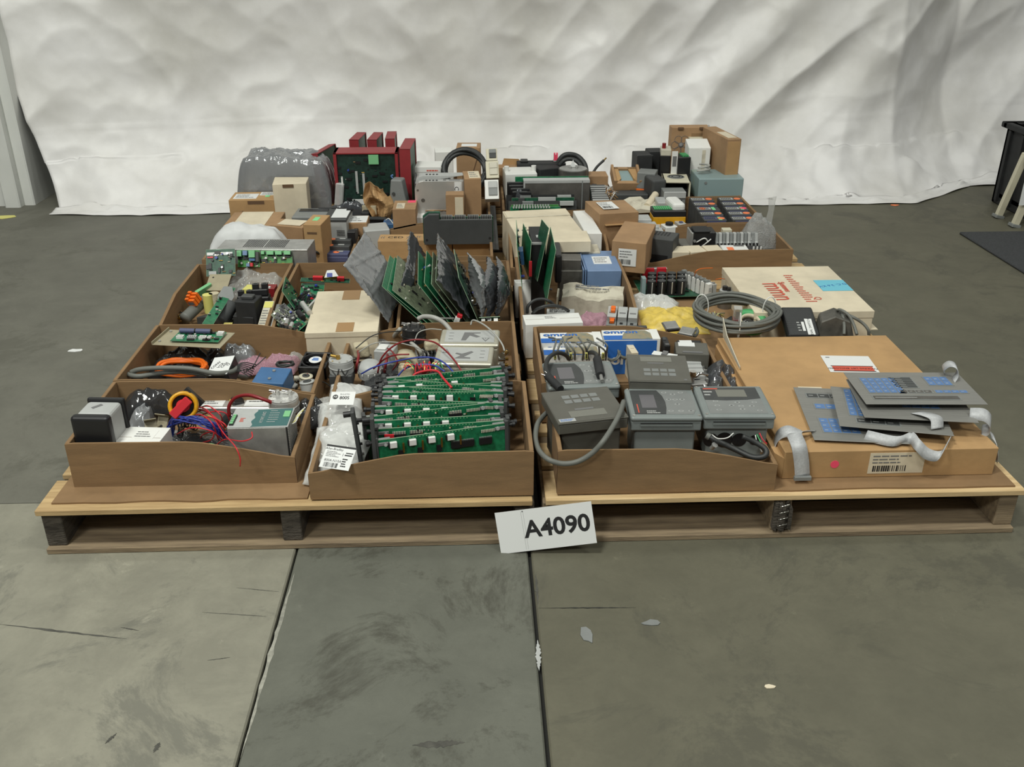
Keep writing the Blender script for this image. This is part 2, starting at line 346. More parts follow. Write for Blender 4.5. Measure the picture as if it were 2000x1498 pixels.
for a_, b_, wd, m in (((-5, 1219), (248, 1248), .0035, m_scuff), ((235, 1225), (272, 1232), .002, m_scuff), ((805, 1456), (908, 1450), .010, m_scuff), ((1052, 1188), (1242, 1187), .0022, m_gap), ((405, 1290), (450, 1284), .0015, m_scuff), ((205, 1453), (228, 1432), .004, m_scuff), ((300, 1470), (312, 1450), .006, m_scuff),
        ((395, 1196), (520, 1204), .0012, m_scuff), ((462, 1148), (545, 1156), .0012, m_scuff), ((575, 1120), (470, 1480), .006, m_pale_s), ((1046, 1120), (1051, 1180), .004, m_scuff), ((1050, 1250), (1053, 1310), .006, m_lgrey)): mark(a_, b_, wd, m, 24)
slab(JR+.0035, -1, 5.5, 6, m_conR)
tag(MB().box(-4.5, -1, -.09, 5.5, 6, FZ-.012, m_gap).build('floor_joint_fill'), kind='structure')
tag(MB().box(-4.5, 5.4, 0, 5.5, 5.52, 3.0, m_block).build('wall_back'), kind='structure')
pl = at(q0(67, 402), FZ)
b = MB().box(-4.4, pl.y, 0, pl.x-.12, 5.0, 3.0, m_wpaint).box(pl.x-.12, pl.y-.03, 0, pl.x-.05, 5.0, 3.0, m_wpaint).box(pl.x-.05, pl.y+.01, 0, pl.x, 5.0, 3.0, m_wpaint)
tag(b.build('wall_left', bev=.006), kind='structure')

def sheet():
    nu, nv = 520, 190; L0 = at(q0(100, 418), FZ); top = aty(q0(0, 120), 4.46)
    mb = MB(); vs = []
    for j in range(nv+1):
        t = (j/nv)**1.15*2.45
        for i in range(nu+1):
            s = i/nu
            lay = .17+.05*noise.noise(Vector((s*9, 3, 0)))         # how much of the sheet lies on the floor
            hem = L0.y-.02+.05*noise.noise(Vector((s*7, 9, 1)))+.10*s*s
            bk = 4.46+.30*(1-math.exp(-s/.10))+.12*s*s
            if t < lay:
                z = .004+.012*abs(noise.noise(Vector((s*30, t*20, 5)))); y = hem+t*.75
            else:
                q = t-lay; y0 = hem+lay*.75
                k = 1-math.exp(-q/.16); y = y0+(bk-y0)*k; z = .008+q*.93-.02*(1-k)
            xl = L0.x+(top.x-L0.x)*min(z/max(top.z, .1), 2.2)
            x = xl+(4.3-xl)*s
            a = min(1, t/.25)
            P = Vector((x, z, 0)); g = max(0, min(1, (x+.2)/1.6)); 
            dv = (x*.72-z*.70); du = (x*.70+z*.72)              # across / along the diagonal folds
            f = .035*noise.noise(P*1.1+Vector((3, 1, 7)))
            rd = lambda sc, o, an=(1, 1): 1-2*abs(noise.noise(Vector((x*sc*an[0], z*sc*an[1], o))))
            f += .024*rd(1.7, 4)*(.6)+.013*rd(3.6, 8, (1, 1.3))+.004*rd(8, 2)
            f += g*(.105*noise.noise(Vector((dv*2.3+.3*noise.noise(P*2), du*.45, 11)))+.045*(1-2*abs(noise.noise(Vector((dv*4.1, du*.8, 21))))))
            f += (1-g)*.022*(1-2*abs(noise.noise(Vector(((x+z)*2.4, (x-z)*.9, 31)))))
            f += .030*math.exp(-((z-.16)/.10)**2)*noise.noise(Vector((x*5, 1, 2)))+.0022*math.exp(-((z-.33)/.006)**2)
            y -= f*a*(1 if t > lay else .2); y += .3*max(0, min(1, (x-2.05)/.4))

            if t < lay+.2: z += .045*max(0, noise.noise(Vector((x*3.2, y*6, 40))))*min(1, t/.08)+(.03*max(0, noise.noise(Vector((x*11, t*14, 44)))) if t > .02 else 0)
            vs.append((x, y, max(.003, z)+FZ))
    W = nu+1; fs = [(j*W+i, j*W+i+1, (j+1)*W+i+1, (j+1)*W+i) for j in range(nv) for i in range(nu)]
    mb.add(vs, fs, m_vinyl, None, True); o = mb.build('plastic_sheet')
    so = o.modifiers.new('s', 'SOLIDIFY'); so.thickness = .0015
    tag(o, 'huge crumpled white plastic sheet hanging behind the pallets down to the floor', 'plastic sheet')
    g = MB().ring((0, 0, 0), .007, .013, .003, m_steel).cyl((0, 0, -.001), (0, 0, .001), .008, m_blk)
    gp = aty(q0(47, 232), 4.60); go = g.build('grommet', o); go.location = gp; go.rotation_euler = (R(75), 0, 0)
sheet()

# black bulk bin, step stool and mat at the side of the hall
bb = at(q0(1951, 391), FZ); zt = aty(q0(1958, 236), bb.y).z
t = empty('bulk_bin', (bb.x+.35, bb.y-.3, FZ), 'large black plastic bulk bin standing by the end of the white sheet', 'bin')
mb = MB(); W, D_, H_ = .40, .28, zt-FZ
mb.prism([(-W, 0), (W, 0), (W, H_), (-W, H_)], -D_, -D_+.03, m_blkm, 'y').prism([(-W, 0), (W, 0), (W, H_), (-W, H_)], D_-.03, D_, m_blkm, 'y')
mb.box(-W, -D_, 0, -W+.03, D_, H_, m_blkm).box(W-.03, -D_, 0, W, D_, H_, m_blkm).box(-W, -D_, .03, W, D_, .06, m_blkm)
mb.build('shell', t, .006); rb = MB()
for k in range(5): rb.box(-W-.012, -D_+.06+k*.11, .02, -W, -D_+.08+k*.11, H_-.03, m_blkm)
rb.build('rib', t); MB().box(-W-.02, -D_-.02, H_-.025, W+.02, -D_+.03, H_, m_blkm).box(-W-.02, D_-.03, H_-.025, W+.02, D_+.02, H_, m_blkm).box(-W-.02, -D_, H_-.025, -W+.03, D_, H_, m_blkm).box(W-.03, -D_, H_-.025, W+.02, D_, H_, m_blkm).build('rim', t, .004)
sp = at(q0(1980, 443), FZ)
t = empty('step_stool', (sp.x, sp.y, FZ), 'pale metal step stool with a printed side panel beside the black bin', 'step stool')
for k, (dx, dy) in enumerate(((0, 0), (.42, 0), (0, .14), (.42, .14))):
    lg = MB().prism([(-.012, -.012), (.012, -.012), (.012, .012), (-.012, .012)], .012, .28, m_ivory, 'z').build('leg', t); lg.location = (dx, dy, 0); lg.rotation_euler = (0, R(12 if dx == 0 else -12), 0)
    MB().box(-.02, -.02, 0, .02, .02, .014, m_grey).build('rubber_foot', lg, .002)
MB().box(.05, -.02, .265, .37, .16, .285, m_ivory).build('step', t, .004)
X = Matrix.Translation((-.012, -.018, .10)) @ Matrix.Rotation(R(90), 4, 'X')
MB().box(0, 0, 0, .30, .16, .004, m_paper, X).lines(.02, .03, .16, .1, m_ink, X, 3, h=.0055).box(.02, .012, .004, .28, .026, .0055, m_ors, X).build('side_panel', t)
mt = [at(q0(*p), FZ) for p in ((1873, 457), (2045, 585))]
mx = MB().prism([(mt[0].x, mt[0].y), (mt[0].x+1.6, mt[0].y), (mt[0].x+1.6, mt[1].y-.9), (mt[0].x+.02, mt[1].y-.9)], FZ+.0005, FZ+.010, m_rubber)
tag(mx.build('rubber_mat', bev=.003), 'dark grey rubber floor mat beyond the pallets near the black bin', 'mat')
for i, (p, s, lb, m) in enumerate((((148, 685), .03, 'torn white paper scrap on the concrete beside the pallet', m_paper), ((1147, 1241), .028, 'pointed grey paper scrap on the floor before the sign', m_grey),
        ((1272, 1218), .02, 'small dull grey scrap on the floor beyond the pointed one', m_grey), ((1503, 1342), .012, 'tiny pale crumb of paper on the brownish floor', m_pale), ((1747, 401), .03, 'small orange scrap lying at the foot of the sheet', m_ors), ((10, 424), .07, 'crumpled yellow tape bit at the foot of the white wall', m_lyel))):
    c = at(q0(*p), FZ); r = random.Random(i+3)
    pts = [(c.x+s*r.uniform(.6, 1)*math.cos(a)*(.5 if i == 1 else 1), c.y+s*r.uniform(.4, .9)*math.sin(a)*(1.3 if i == 1 else .6)) for a in [k*math.pi/4 for k in range(8)]]
    tag(MB().prism(pts, FZ+.0005, FZ+.002, m).build('paper_scrap' if i < 4 else 'litter_scrap'), lb, 'scrap')

# ================================================================= pallets and slip sheets
def pallet(x0, y0, label, mt_, ms, md):
    W, D_ = 1.01, 1.205
    t = empty('wooden_pallet', (x0+W/2, y0+D_/2, 0), label, 'pallet', group=None)
    ys = [0, .14, .29, .46, .63, .80, .95, 1.085]; ws = [.118, .10, .11, .12, .11, .10, .10, .12]; r = random.Random(int(x0*100)+int(y0*7))
    for y, wd in zip(ys, ws):
        j = r.uniform(-.006, .006); MB().box(-W/2+j, -D_/2+y, DZ-.013, W/2+j, -D_/2+y+wd, DZ, mt_ if y != .80 else m_wpale).build('deck_board', t, .0015)
    for sx in (-W/2, -.02, W/2-.04): MB().box(sx, -D_/2+.012, FZ+.013, sx+.04, D_/2-.012, DZ-.013, ms if sx < 0 or mt_ is m_wood else md).build('stringer', t, .002)
    for y in (0, .54, 1.085): MB().box(-W/2, -D_/2+y, FZ, W/2, -D_/2+y+.12, FZ+.013, m_wold).build('bottom_board', t, .0015)
    return t
pf = pallet(-.90, 1.645, 'worn wooden pallet with dark stringers carrying the boxed green circuit cards', m_wood, m_wdark, m_wdark)
pr = pallet(.128, 1.645, 'pale wooden pallet with a splintered middle stringer under the operator terminals', m_wpale, m_wold, m_wold)
pallet(-.90, 2.88, 'wooden pallet behind the green circuit card pallet under brown cartons and red cages', m_wood, m_wdark, m_wdark)
pallet(.128, 2.88, 'wooden pallet under the back trays of battery modules and the teal enclosure', m_wood, m_wold, m_wold)
# splintered stringer end with staples
sp = MB(); r = random.Random(5)
for k in range(5): sp.prism([(-.02+.008*k, -.035+r.uniform(0, .01)), (-.011+.008*k, -.035), (-.012+.008*k, .03+r.uniform(-.02, .015)), (-.019+.008*k, .034)], -.006-r.uniform(0, .008), 0, m_wdark, 'y')
for k in range(4): sp.tube([(-.012, -.012, -.02+.016*k), (-.010, -.018, -.018+.016*k), (.008, -.018, -.013+.016*k), (.01, -.010, -.011+.016*k)], .0011, m_chrome, 5, 1)
o = sp.build('splintered_stringer_end', pr); o.location = (0, -.591, .076)
def slip(pts, label, n=1):
    r = random.Random(n); Q = []
    for i, p in enumerate(pts):
        Q.append(p)
        if i == 0:
            q = pts[1]
            for k in range(1, 16): t = k/16; Q.append((p[0]+(q[0]-p[0])*t, p[1]+(q[1]-p[1])*t+.003*math.sin(k*1.1+n)*math.sin(math.pi*t)+r.uniform(-.001, .001)))
    tag(MB().prism(Q, DZ, SZ, m_card).build('slip_sheet'), label, 'cardboard sheet')
slip([(-.878, 1.668), (-.358, 1.668), (-.36, 2.84), (-.865, 2.84)], 'brown cardboard sheet laid on the pallet under the enclosure box tray', 1)
slip([(.17, 1.664), (1.125, 1.658), (1.125, 2.84), (.16, 2.84)], 'brown cardboard sheet laid on the pallet under the label-fronted carton', 2)

# ================================================================= cardboard bins
def bin_(x0, x1, y0, y1, tall, label, hi=.103, lo=.062, z=SZ, th=.004, grp=None):
    w, d = x1-x0, y1-y0; t = empty('cardboard_bin', ((x0+x1)/2, (y0+y1)/2, z), label, 'cardboard bin', group=grp)
    X0, X1, Y0, Y1 = -w/2, w/2, -d/2, d/2
    MB().box(X0+.002, Y0+.002, 0, X1-.002, Y1-.002, .004, m_card).build('base', t)
    sw = .009
    if tall in 'LR':
        s = 1 if tall == 'L' else -1
        prof = [(-w/2*s, 0), (w/2*s, 0), (w/2*s, lo), (w*.44*s, lo+.004), (w*.27*s, lo+(hi-lo)*.55), (w*.10*s, hi-.003), (w*.03*s, hi), (-w*.46*s, hi+.002), (-w/2*s, hi)]
        if s < 0: prof = prof[::-1]
        for nm, a, b_ in (('front_panel', Y0, Y0+th), ('rear_panel', Y1-th, Y1)): MB().prism(prof, a, b_, m_card, 'y').build(nm, t)
        for a, b_, h in ((X0, X0+sw, hi if s > 0 else lo), (X1-sw, X1, lo if s > 0 else hi)):
            MB().box(a, Y0+th, .001, b_, Y1-th, h+.002, m_card).box(a+.002, Y0+th-.0035, .004, b_-.0045, Y0+th+.001, h-.002, m_kdark).build('side_panel', t, .001)
        for a in (X0-.0007, X1-.0022): MB().box(a, Y0+.0015, .003, a+.0029, Y0+.005, (hi if (a < 0) == (s > 0) else lo)-.003, m_kdark).build('corner_slit', t)
    else:
        prof = [(Y0+th, .001), (Y1-th, .001), (Y1-th, hi), (Y0+d*.45, hi), (Y0+d*.25, hi*.82), (Y0+th, lo)]
        for a, b_ in ((X0, X0+sw), (X1-sw, X1)): MB().prism(prof, a, b_, m_card, 'x').build('side_panel', t)
        MB().box(X0, Y0, 0, X1, Y0+th, lo, m_card).build('front_panel', t); MB().box(X0, Y1-th, 0, X1, Y1, hi+.001, m_card).build('rear_panel', t)
    return t
bin_(-.853, -.388, 1.727, 2.022, 'L', 'front corner brown bin holding the grey enclosure and power supply')
bin_(-.856, -.392, 2.028, 2.368, 'L', 'brown bin with a tan plate and circuit board laid across its corner')
bin_(-.878, -.578, 2.392, 2.868, 'B', 'brown bin with an orange connector and black relays inside')
bin_(-.568, -.238, 2.392, 2.868, 'B', 'brown bin of loose circuit boards behind the cream carton with taped lid')
bin_(-.226, .100, 2.392, 2.868, 'B', 'brown bin filled with a fan of boards in silvery antistatic bags')
bin_(-.350, .108, 1.660, 1.990, 'R', 'brown bin packed with upright green circuit cards and clear bags')
bin_(-.352, .098, 1.998, 2.368, 'R', 'brown bin holding two silvery filter boxes and pumps', z=DZ)
bin_(-.878, -.420, 2.925, 3.29, 'L', 'brown bin under brown cartons behind the slotted power supply', z=DZ)
bin_(-.408, .052, 2.925, 3.29, 'R', 'brown bin holding three printed brown cartons and a grey rack module', z=DZ)
bin_(-.878, -.420, 3.31, 3.62, 'L', 'brown bin under the antistatic wrapped unit', z=DZ)
bin_(-.408, .052, 3.31, 3.62, 'R', 'brown bin around the perforated metal chassis', z=DZ)
bin_(-.878, -.420, 3.64, 4.03, 'L', 'brown bin behind the cream carton and the bagged unit', z=DZ)
bin_(-.408, .052, 3.64, 4.03, 'R', 'brown bin under the red card cages', z=DZ)
bin_(.157, .612, 1.660, 1.966, 'L', 'brown bin carrying five operator terminals at the pallet front', z=SZ)
bin_(.145, .605, 1.976, 2.318, 'L', 'brown bin holding blue and white cartons and relays')
bin_(.120, .452, 2.40, 2.90, 'B', 'brown bin with upright boards and a blue transformer box')
bin_(.108, .440, 2.93, 3.40, 'B', 'brown bin holding cream cartons and rows of upright boards', z=DZ, hi=.12)
bin_(.100, .450, 3.42, 3.93, 'B', 'brown bin with a white bracketed box and a black hose', z=DZ)
bin_(.560, 1.040, 2.955, 3.262, 'R', 'brown bin with a terminal block row and cream boxes', z=DZ)
bin_(.560, 1.040, 3.272, 3.618, 'R', 'brown bin with two stacks of battery modules', z=DZ)
bin_(.560, 1.040, 3.630, 3.96, 'R', 'brown bin under the teal enclosure and white fan box', z=DZ)
bin_(.466, .552, 3.62, 3.96, 'B', 'narrow brown bin beside the boxed grey gasket', z=DZ, hi=.09)

# ================================================================= makers
def carton(name, label, P, z0, m, cat='carton', grp=None, h=None, tape=None, flap=0, marks=(), rx=0, ry=0, wob=.0, sd=1, lid=0, bev=.0015):
    h = h or P.z-z0; w, d = P.w, P.d; t = root(name, label, cat, P, z0, grp, rx, ry); r = random.Random(sd)
    mb = MB().box(-w/2, -d/2, 0, w/2, d/2, h, m)
    if wob: mb.v = [(x+r.uniform(-wob, wob), y+r.uniform(-wob, wob), z+(r.uniform(-wob, wob) if z > 0 else 0)) for x, y, z in mb.v]
    if flap == 0 and not lid: mb.box(-w/2+.004, -.0006, h-.0005, w/2-.004, .0006, h+.0003, m_kdark)
    mb.build('body', t, bev)
    if lid:
        MB().box(-w/2-.0015, -d/2-.0015, h-lid, w/2+.0015, d/2+.0015, h+.0012, m).build('lid', t, .001)
    if 0 < flap < 1: # an open flap at the back edge, standing up
        MB().box(-w/2, d/2-.004, h-.002, w/2, d/2-.001, h+flap, m).build('flap', t, .001)
    if tape:
        Xt = face(w, d, h, 'T'); a, b_ = tape; MB().box(w*a, 0, .0004+lid*.02, w*b_, d, .0012+lid*.02, m_tape, Xt).box(w*a, h*.62, 0, w*b_, h, .001+lid*.02, m_tape, face(w, d, h, 'F')).build('tape_strip', t)
    for fc, u0, v0, u1, v1, mm, kind in marks:
        X = face(w, d, h, fc); U = w if fc in 'TFK' else d; V = d if fc in 'TK' else h
        X = X @ Matrix.Translation((0, 0, wob+(.0016 if lid else 0)))
        label_part(t, X, U*u0, V*v0, U*u1, V*v1, mm, kind, sd)
    t['h'] = 0; del t['h']
    return t
def label_part(t, X, u0, v0, u1, v1, mm, kind, sd=1, name='label'):
    mb = MB(); a, b_ = u1-u0, v1-v0
    if kind == 'slot': mb.box(u0, v0, -.0005, u1, v1, .0006, m_kdark, X); name = 'hand_slot'
    elif kind == 'dot':
        c, rr = ((u0+u1)/2, (v0+v1)/2), a/2; mb.prism([(c[0]+rr*math.cos(k*.4488), c[1]+rr*math.sin(k*.4488)) for k in range(14)], 0, .0006, mm, 'z', X); name = 'round_sticker'
    elif kind == 'plain': mb.box(u0, v0, 0, u1, v1, .0006, mm, X); name = 'sticker'
    elif kind == 'tab': mb.box(u0, v0, 0, u1, v1, .0012, mm, X); name = 'paper_band'
    elif kind.startswith('ink:'): mb.text(kind[4:], (u0+u1)/2, (v0+v1)/2, b_, mm, X, 0, 'CENTER', .0012); name = 'printed_marking'
    elif kind == 'bar':
        mb.box(u0, v0, 0, u1, v1, .0006, mm, X).lines(u0+a*.06, v0+b_*.45, u1-a*.1, v1-b_*.08, m_gink, X, 3, .001, sd).bars(u0+a*.08, v0+b_*.1, u0+a*.7, v0+b_*.38, m_ink, X, 16, sd, .001)
    else:
        mb.box(u0, v0, 0, u1, v1, .0006, mm, X).lines(u0+a*.08, v0+b_*.12, u1-a*.08, v1-b_*.12, m_gink, X, 3, .001, sd)
    return mb.build(name, t)
def comps(mb, w, h, X, sd=1, n=26, pal=None, top=.006):
    r = random.Random(sd); pal = pal or (m_blk, m_blk, m_white, m_alu, m_tape, m_blk, m_beige)
    for i in range(n):
        k = r.random(); u, v = r.uniform(.03, .97)*w, r.uniform(.06, .94)*h
        if k < .45:
            a, b_ = r.uniform(.008, .022), r.uniform(.006, .009); a = min(a, w*.2); b_ = min(b_, h*.2)
            if r.random() < .4: a, b_ = b_, a
            mb.cbox(min(max(u, a/2), w-a/2), min(max(v, b_/2), h-b_/2), .0022, a, b_, .003, m_blk, X)
        elif k < .6: mb.cyl((u, v, 0), (u, v, r.uniform(.4, 1)*top*1.6), .0025+.002*r.random(), r.choice((m_alu, m_blk, m_bluew)), 8, X=X)
        elif k < .8: a = r.uniform(.003, .007); mb.cbox(u, v, .0015, a, a*.6, .003, r.choice(pal), X)
        else: a = r.uniform(.003, .006); mb.cyl((u-a, v, .002), (u+a, v, .002), .0012, r.choice((m_brass, m_tape, m_ivory, m_blk)), 6, X=X)
def solder(mb, w, h, X, sd=1, n=40, m=None):
    r = random.Random(sd)
    for i in range(n//5):
        u, v = r.uniform(.05, .8)*w, r.uniform(.06, .94)*h; q = r.random() < .6
        for k in range(5): mb.cbox(min(u+(k*.003 if q else 0), w*.98), min(v+(0 if q else k*.003), h*.97), .0006, .0013, .0013, .0008, m or m_alu, X)
def board(name, label, p0, p1, p2, m=None, sd=1, n=26, cat='circuit board', grp=None, both=True, chips=(), edge=None):
    """board with p0->p1 as its lower edge and p2 on the far side; components on +normal"""
    X, w, h = frame3(p0, p1, p2); t = from_matrix(name, X, label, cat, grp); I = Matrix.Identity(4); th = .0016
    MB().box(0, 0, -th, w, h, 0, m or m_pcb).box(0, 0, -th*.9, w, .0006, -th*.1, edge or m_pcbe).box(0, h-.0005, -th*.9, w, h+.0004, -th*.1, edge or m_pcbe).box(-.0004, 0, -th*.9, .0005, h, -th*.1, edge or m_pcbe).box(w-.0005, 0, -th*.9, w+.0004, h, -th*.1, edge or m_pcbe).build('substrate', t)
    c = MB(); comps(c, w, h, I, sd, n)
    for (u, v, a, b_, z, mm) in chips: c.box(u*w, v*h, 0, (u+a)*w, (v+b_)*h, z, mm)
    c.build('components', t)
    if both: s = MB(); solder(s, w, h, Matrix.Translation((0, 0, -th-.0002)), sd+1, 60); s.build('solder_points', t)
    return t
def bag(name, label, c, dims, rot, m, sd=1, cat='bag', grp=None, lab=None, amp=.5, nu=44, nv=36, flat=.0, sq=3.2):
    """crumpled filled bag centred on c (its underside), dims = x, y, height"""
    r = random.Random(sd); a, b_, h = dims; t = empty(name, c, label, cat, tuple(R(q) for q in rot), grp); vs = []; mb = MB(); o3 = Vector((sd*3.1, sd*1.7, 0))
    def P(i, j, top):
        u, v = -1+2*i/nu, -1+2*j/nv; k = (1-abs(u)**sq)**.6*(1-abs(v)**sq)**.6 if abs(u) < 1 and abs(v) < 1 else 0
        x, y = u*a/2, v*b_/2; q = Vector((x, y, 0))*26+o3
        cr = (1-3*abs(noise.noise(q*.8)))*.26+(1-3*abs(noise.noise(q*1.9+Vector((4, 4, 4)))))*.12+.55*noise.noise(q*.45)
        ex = .06*noise.noise(q*1.3+Vector((9, 0, 0))); x *= 1+ex; y *= 1+.06*noise.noise(q*1.3+Vector((0, 7, 3)))
        return (x, y, h*k*(.55+flat+amp*cr)+.0012 if top else -.0*k)
    W = nu+1
    top = [P(i, j, True) for j in range(nv+1) for i in range(nu+1)]; bot = [(p[0], p[1], min(0, p[2]-.001)) for p in top]
    fs = [(j*W+i, j*W+i+1, (j+1)*W+i+1, (j+1)*W+i) for j in range(nv) for i in range(nu)]; n = len(top)
    rim = [j for j in range(nu)]; sides = []
    for i in range(nu): sides += [(i, n+i, n+i+1, i+1), (nv*W+i+1, n+nv*W+i+1, n+nv*W+i, nv*W+i)]
    for j in range(nv): sides += [(j*W, (j+1)*W, n+(j+1)*W, n+j*W), (j*W+nu, n+j*W+nu, n+(j+1)*W+nu, (j+1)*W+nu)]
    mb.add(top+bot, fs+[tuple(n+k for k in f[::-1]) for f in fs]+sides, m, None, True); mb.build('film', t)
    if lab: # (u0,v0,u1,v1 in metres, height, kind)
        X = Matrix.Translation((0, 0, lab[4])) @ Matrix.Rotation(R(lab[6] if len(lab) > 6 else 0), 4, 'Z'); label_part(t, X, lab[0], lab[1], lab[2], lab[3], m_paper, lab[5], sd)
    return t
def sheetbag(name, label, p0, p1, p2, m, sd=1, grp=None, cat='bag', th=.012, lab=None, off=0):
    """flat bag standing as a plane p0->p1, p2"""
    X, w, h = frame3(p0, p1, p2); t = from_matrix(name, X @ Matrix.Translation((0, 0, off)), label, cat, grp); n = 44; vs = []; r = random.Random(sd); cs = [Vector((r.random()*w, r.random()*h, r.uniform(0, 3.14))) for _ in range(9)]
    for j in range(n+1):
        for i in range(n+1):
            u, v = i/n, j/n; q = Vector((u*w, v*h, sd)); z = .008*noise.noise(q*6)+.0012*noise.noise(q*30); ed = min(u, 1-u, v, 1-v)
            for c in cs: d = abs((u*w-c.x)*math.sin(c.z)-(v*h-c.y)*math.cos(c.z)); z += .0022*max(0, 1-d/.008)
            if ed < .10: z += (.10-ed)/.10*(.004*noise.noise(q*60)+.003*(1-2*abs(noise.noise(q*110))))
            vs.append((u*w+.003*noise.noise(q*20), v*h+.006*noise.noise(q*9), z+th*.8*(u*(1-u)*4)**.5*(v*(1-v)*4)**.5))
    N = n+1; MB().add(vs, [(j*N+i, j*N+i+1, (j+1)*N+i+1, (j+1)*N+i) for j in range(n) for i in range(n)], m, None, True).build('film', t).modifiers.new('s', 'SOLIDIFY').thickness = .002
    return t
def fanboard(label, qf, fbot, ftop, btop, Y, m, sd, n, chips=(), name='circuit_board'):
    p0 = aty(qf(*fbot), Y); p1 = aty(qf(*ftop), Y); p2 = at(qf(*btop), p1.z); return board(name, label, p0, p0+(p2-p1), p1, m, sd, n, chips=chips)
def cable(name, label, pts, r, m, cat='cable', grp=None, n=8, ends=(), closed=False, sub=7):
    c = Vector(pts[0]); mb = MB().tube([Vector(p)-c for p in pts], r, m, n, sub, closed=closed); t = empty(name, c, label, cat, group=grp); mb.build('sheath', t)
    for p, q, rr, mm, nm in ends: MB().cyl(Vector(p)-c, Vector(q)-c, rr, mm, 8).build(nm, t)
    return t
def coil(name, label, c, R0, r, n, m, cat='cable coil', seed=1, tilt=(0, 0, 0), sq=1, grp=None, ties=(), dz=None, seg=30):
    t = empty(name, c, label, cat, tuple(R(a) for a in tilt), grp); rnd = random.Random(seed); mb = MB(); pts = []
    for k in range(n):
        f1, f2 = rnd.uniform(0, 6), rnd.uniform(.01, .03); lay = (dz or r*1.3)
        for i in range(seg):
            a = 2*math.pi*i/seg; q = R0*(1-.16*(k % 4)/4*1.2)+R0*f2*math.sin(2*a+f1); z = r+(k//4)*lay*1.4+(k % 4)*lay*.35+r*.6*math.sin(3*a+f1)
            pts.append((q*math.cos(a), q*math.sin(a)*sq, max(r, z)))
    mb.tube(pts, r, m, 7, 1); mb.build('turns', t)
    for a in ties:
        q = R0*.86; o = MB().tube([(R0*.17*math.cos(b), 0, r*1.0*(n//4+1)+(n//4+1)*r*1.9*math.sin(b)) for b in [k*math.pi/5 for k in range(10)]], .0016, m_white, 6, 3, closed=True).build('cable_tie', t)
        o.location = (q*math.cos(R(a)), q*math.sin(R(a))*sq, 0); o.rotation_euler = (0, 0, R(a))
    return t
def V3(p, z): return at(p, z)
# ================================================================= enclosure tray (front corner)
P = fit(qA(225, 658), qA(457, 662), qA(320, 535), Y=1.75); h = P.z-BZ
t = root('motor_enclosure', 'grey metal enclosure with black end covers in the corner tray', 'enclosure', P, BZ); w, d = P.w, P.d
MB().box(-w/2+.004, -d/2+.022, 0, w/2-.004, d/2-.012, h-.003, m_lgrey).build('housing', t, .008, 3)
MB().box(-w/2, -d/2, 0, w/2, -d/2+.022, h, m_blk).build('front_cover', t, .008, 3)
MB().box(-w/2, d/2-.012, 0, w/2, d/2, h+.002, m_blk).build('rear_cover', t, .005, 2)
X = face(w, d, h, 'F'); MB().cyl((w*.62, h*.30, 0), (w*.62, h*.30, .004), .011, m_blkm, 18, X=X).cyl((w*.62, h*.30, .004), (w*.62, h*.30, .006), .006, m_dgrey, 14, X=X).build('round_plug', t)
MB().box(-.012, -.004, 0, .010, .004, .0008, m_gink, Matrix.Translation((-.005, .01, h-.003)) @ Matrix.Rotation(R(50), 4, 'Z')).build('slot_mark', t)
P = fit(qA(462, 838), qA(735, 846), qA(562, 712), Y=1.742)
t = carton('carton', 'small clean white carton lying beside the grey enclosure', P, BZ, m_whitec, marks=[('T', .32, .45, .80, .85, m_whitec, 'box'), ('F', .05, .80, .95, .84, m_lgrey, 'plain')])
# DIN power supply with its name plate up
P = fit(qA(1170, 722), qA(1535, 716), qA(1208, 610), z=.245); P.d = max(P.d, .075); P.c = P.o+P.e*P.w/2+P.n*P.d/2; h = P.z-BZ; w, d = P.w, P.d
t = root('power_supply', 'steel power supply with a teal printed plate and perforated end', 'power supply', P, BZ)
MB().box(-w/2, -d/2, 0, w/2-.004, d/2, h, m_steel).build('case', t, .0015)
X = face(w, d, h, 'T'); mb = MB().box(0, 0, 0, w, d, .001, m_lgrey, X)
pts = [(w*.38, d*.02)]+[(w*(.38+.02*math.sin(k)), d*(.02+.06*k)) for k in range(1, 16)]+[(w*.98, d*.98), (w*.98, d*.06), (w*.7, d*.05)]
mb.prism(pts, .0008, .0016, m_teal, 'z', X).text('DRP-240-24', w*.52, d*.5, .010, m_lgrey, X, R(-90), 'CENTER', .002).lines(w*.62, d*.2, w*.8, d*.9, m_lgrey, X, 6, .0022, 4, .2).lines(w*.16, d*.28, w*.26, d*.5, m_rink, X, 4, .0016, 5, .5)
mb.build('name_plate', t)
mb = MB().box(w*.02, d*.10, 0, w*.09, d*.62, .004, m_blk, X)
for k in range(5): mb.box(w*.03, d*(.13+.1*k), .004, w*.08, d*(.20+.1*k), .0055, m_lgrn, X)
mb.build('terminal_strip', t); MB().box(w*.86, d*.50, .001, w*.97, d*.80, .004, m_lgrn, X).build('output_connector', t, .0005)
mb = MB(); X = face(w, d, h, 'R').copy()
mb.box(0, 0, -.004, d, h, -.001, m_blk, X)
for k in range(15):
    mb.box(d*k/15, 0, -.001, d*k/15+.0016, h, .0008, m_steel, X)
for k in range(18): mb.box(0, h*k/18, -.001, d, h*k/18+.0016, .0008, m_steel, X)
mb.build('perforated_end', t)
mb = MB()
for k in range(5): mb.tube([(w/2, -d*.1+.008*k, h-.012-.002*k), (w/2+.010, -d*.1+.010*k, h-.006), (w/2+.016+.002*k, -d*.05+.011*k, h+.004)], .0013, m_lyel if k % 2 else m_white, 6, 4)
mb.build('wire_ends', t)
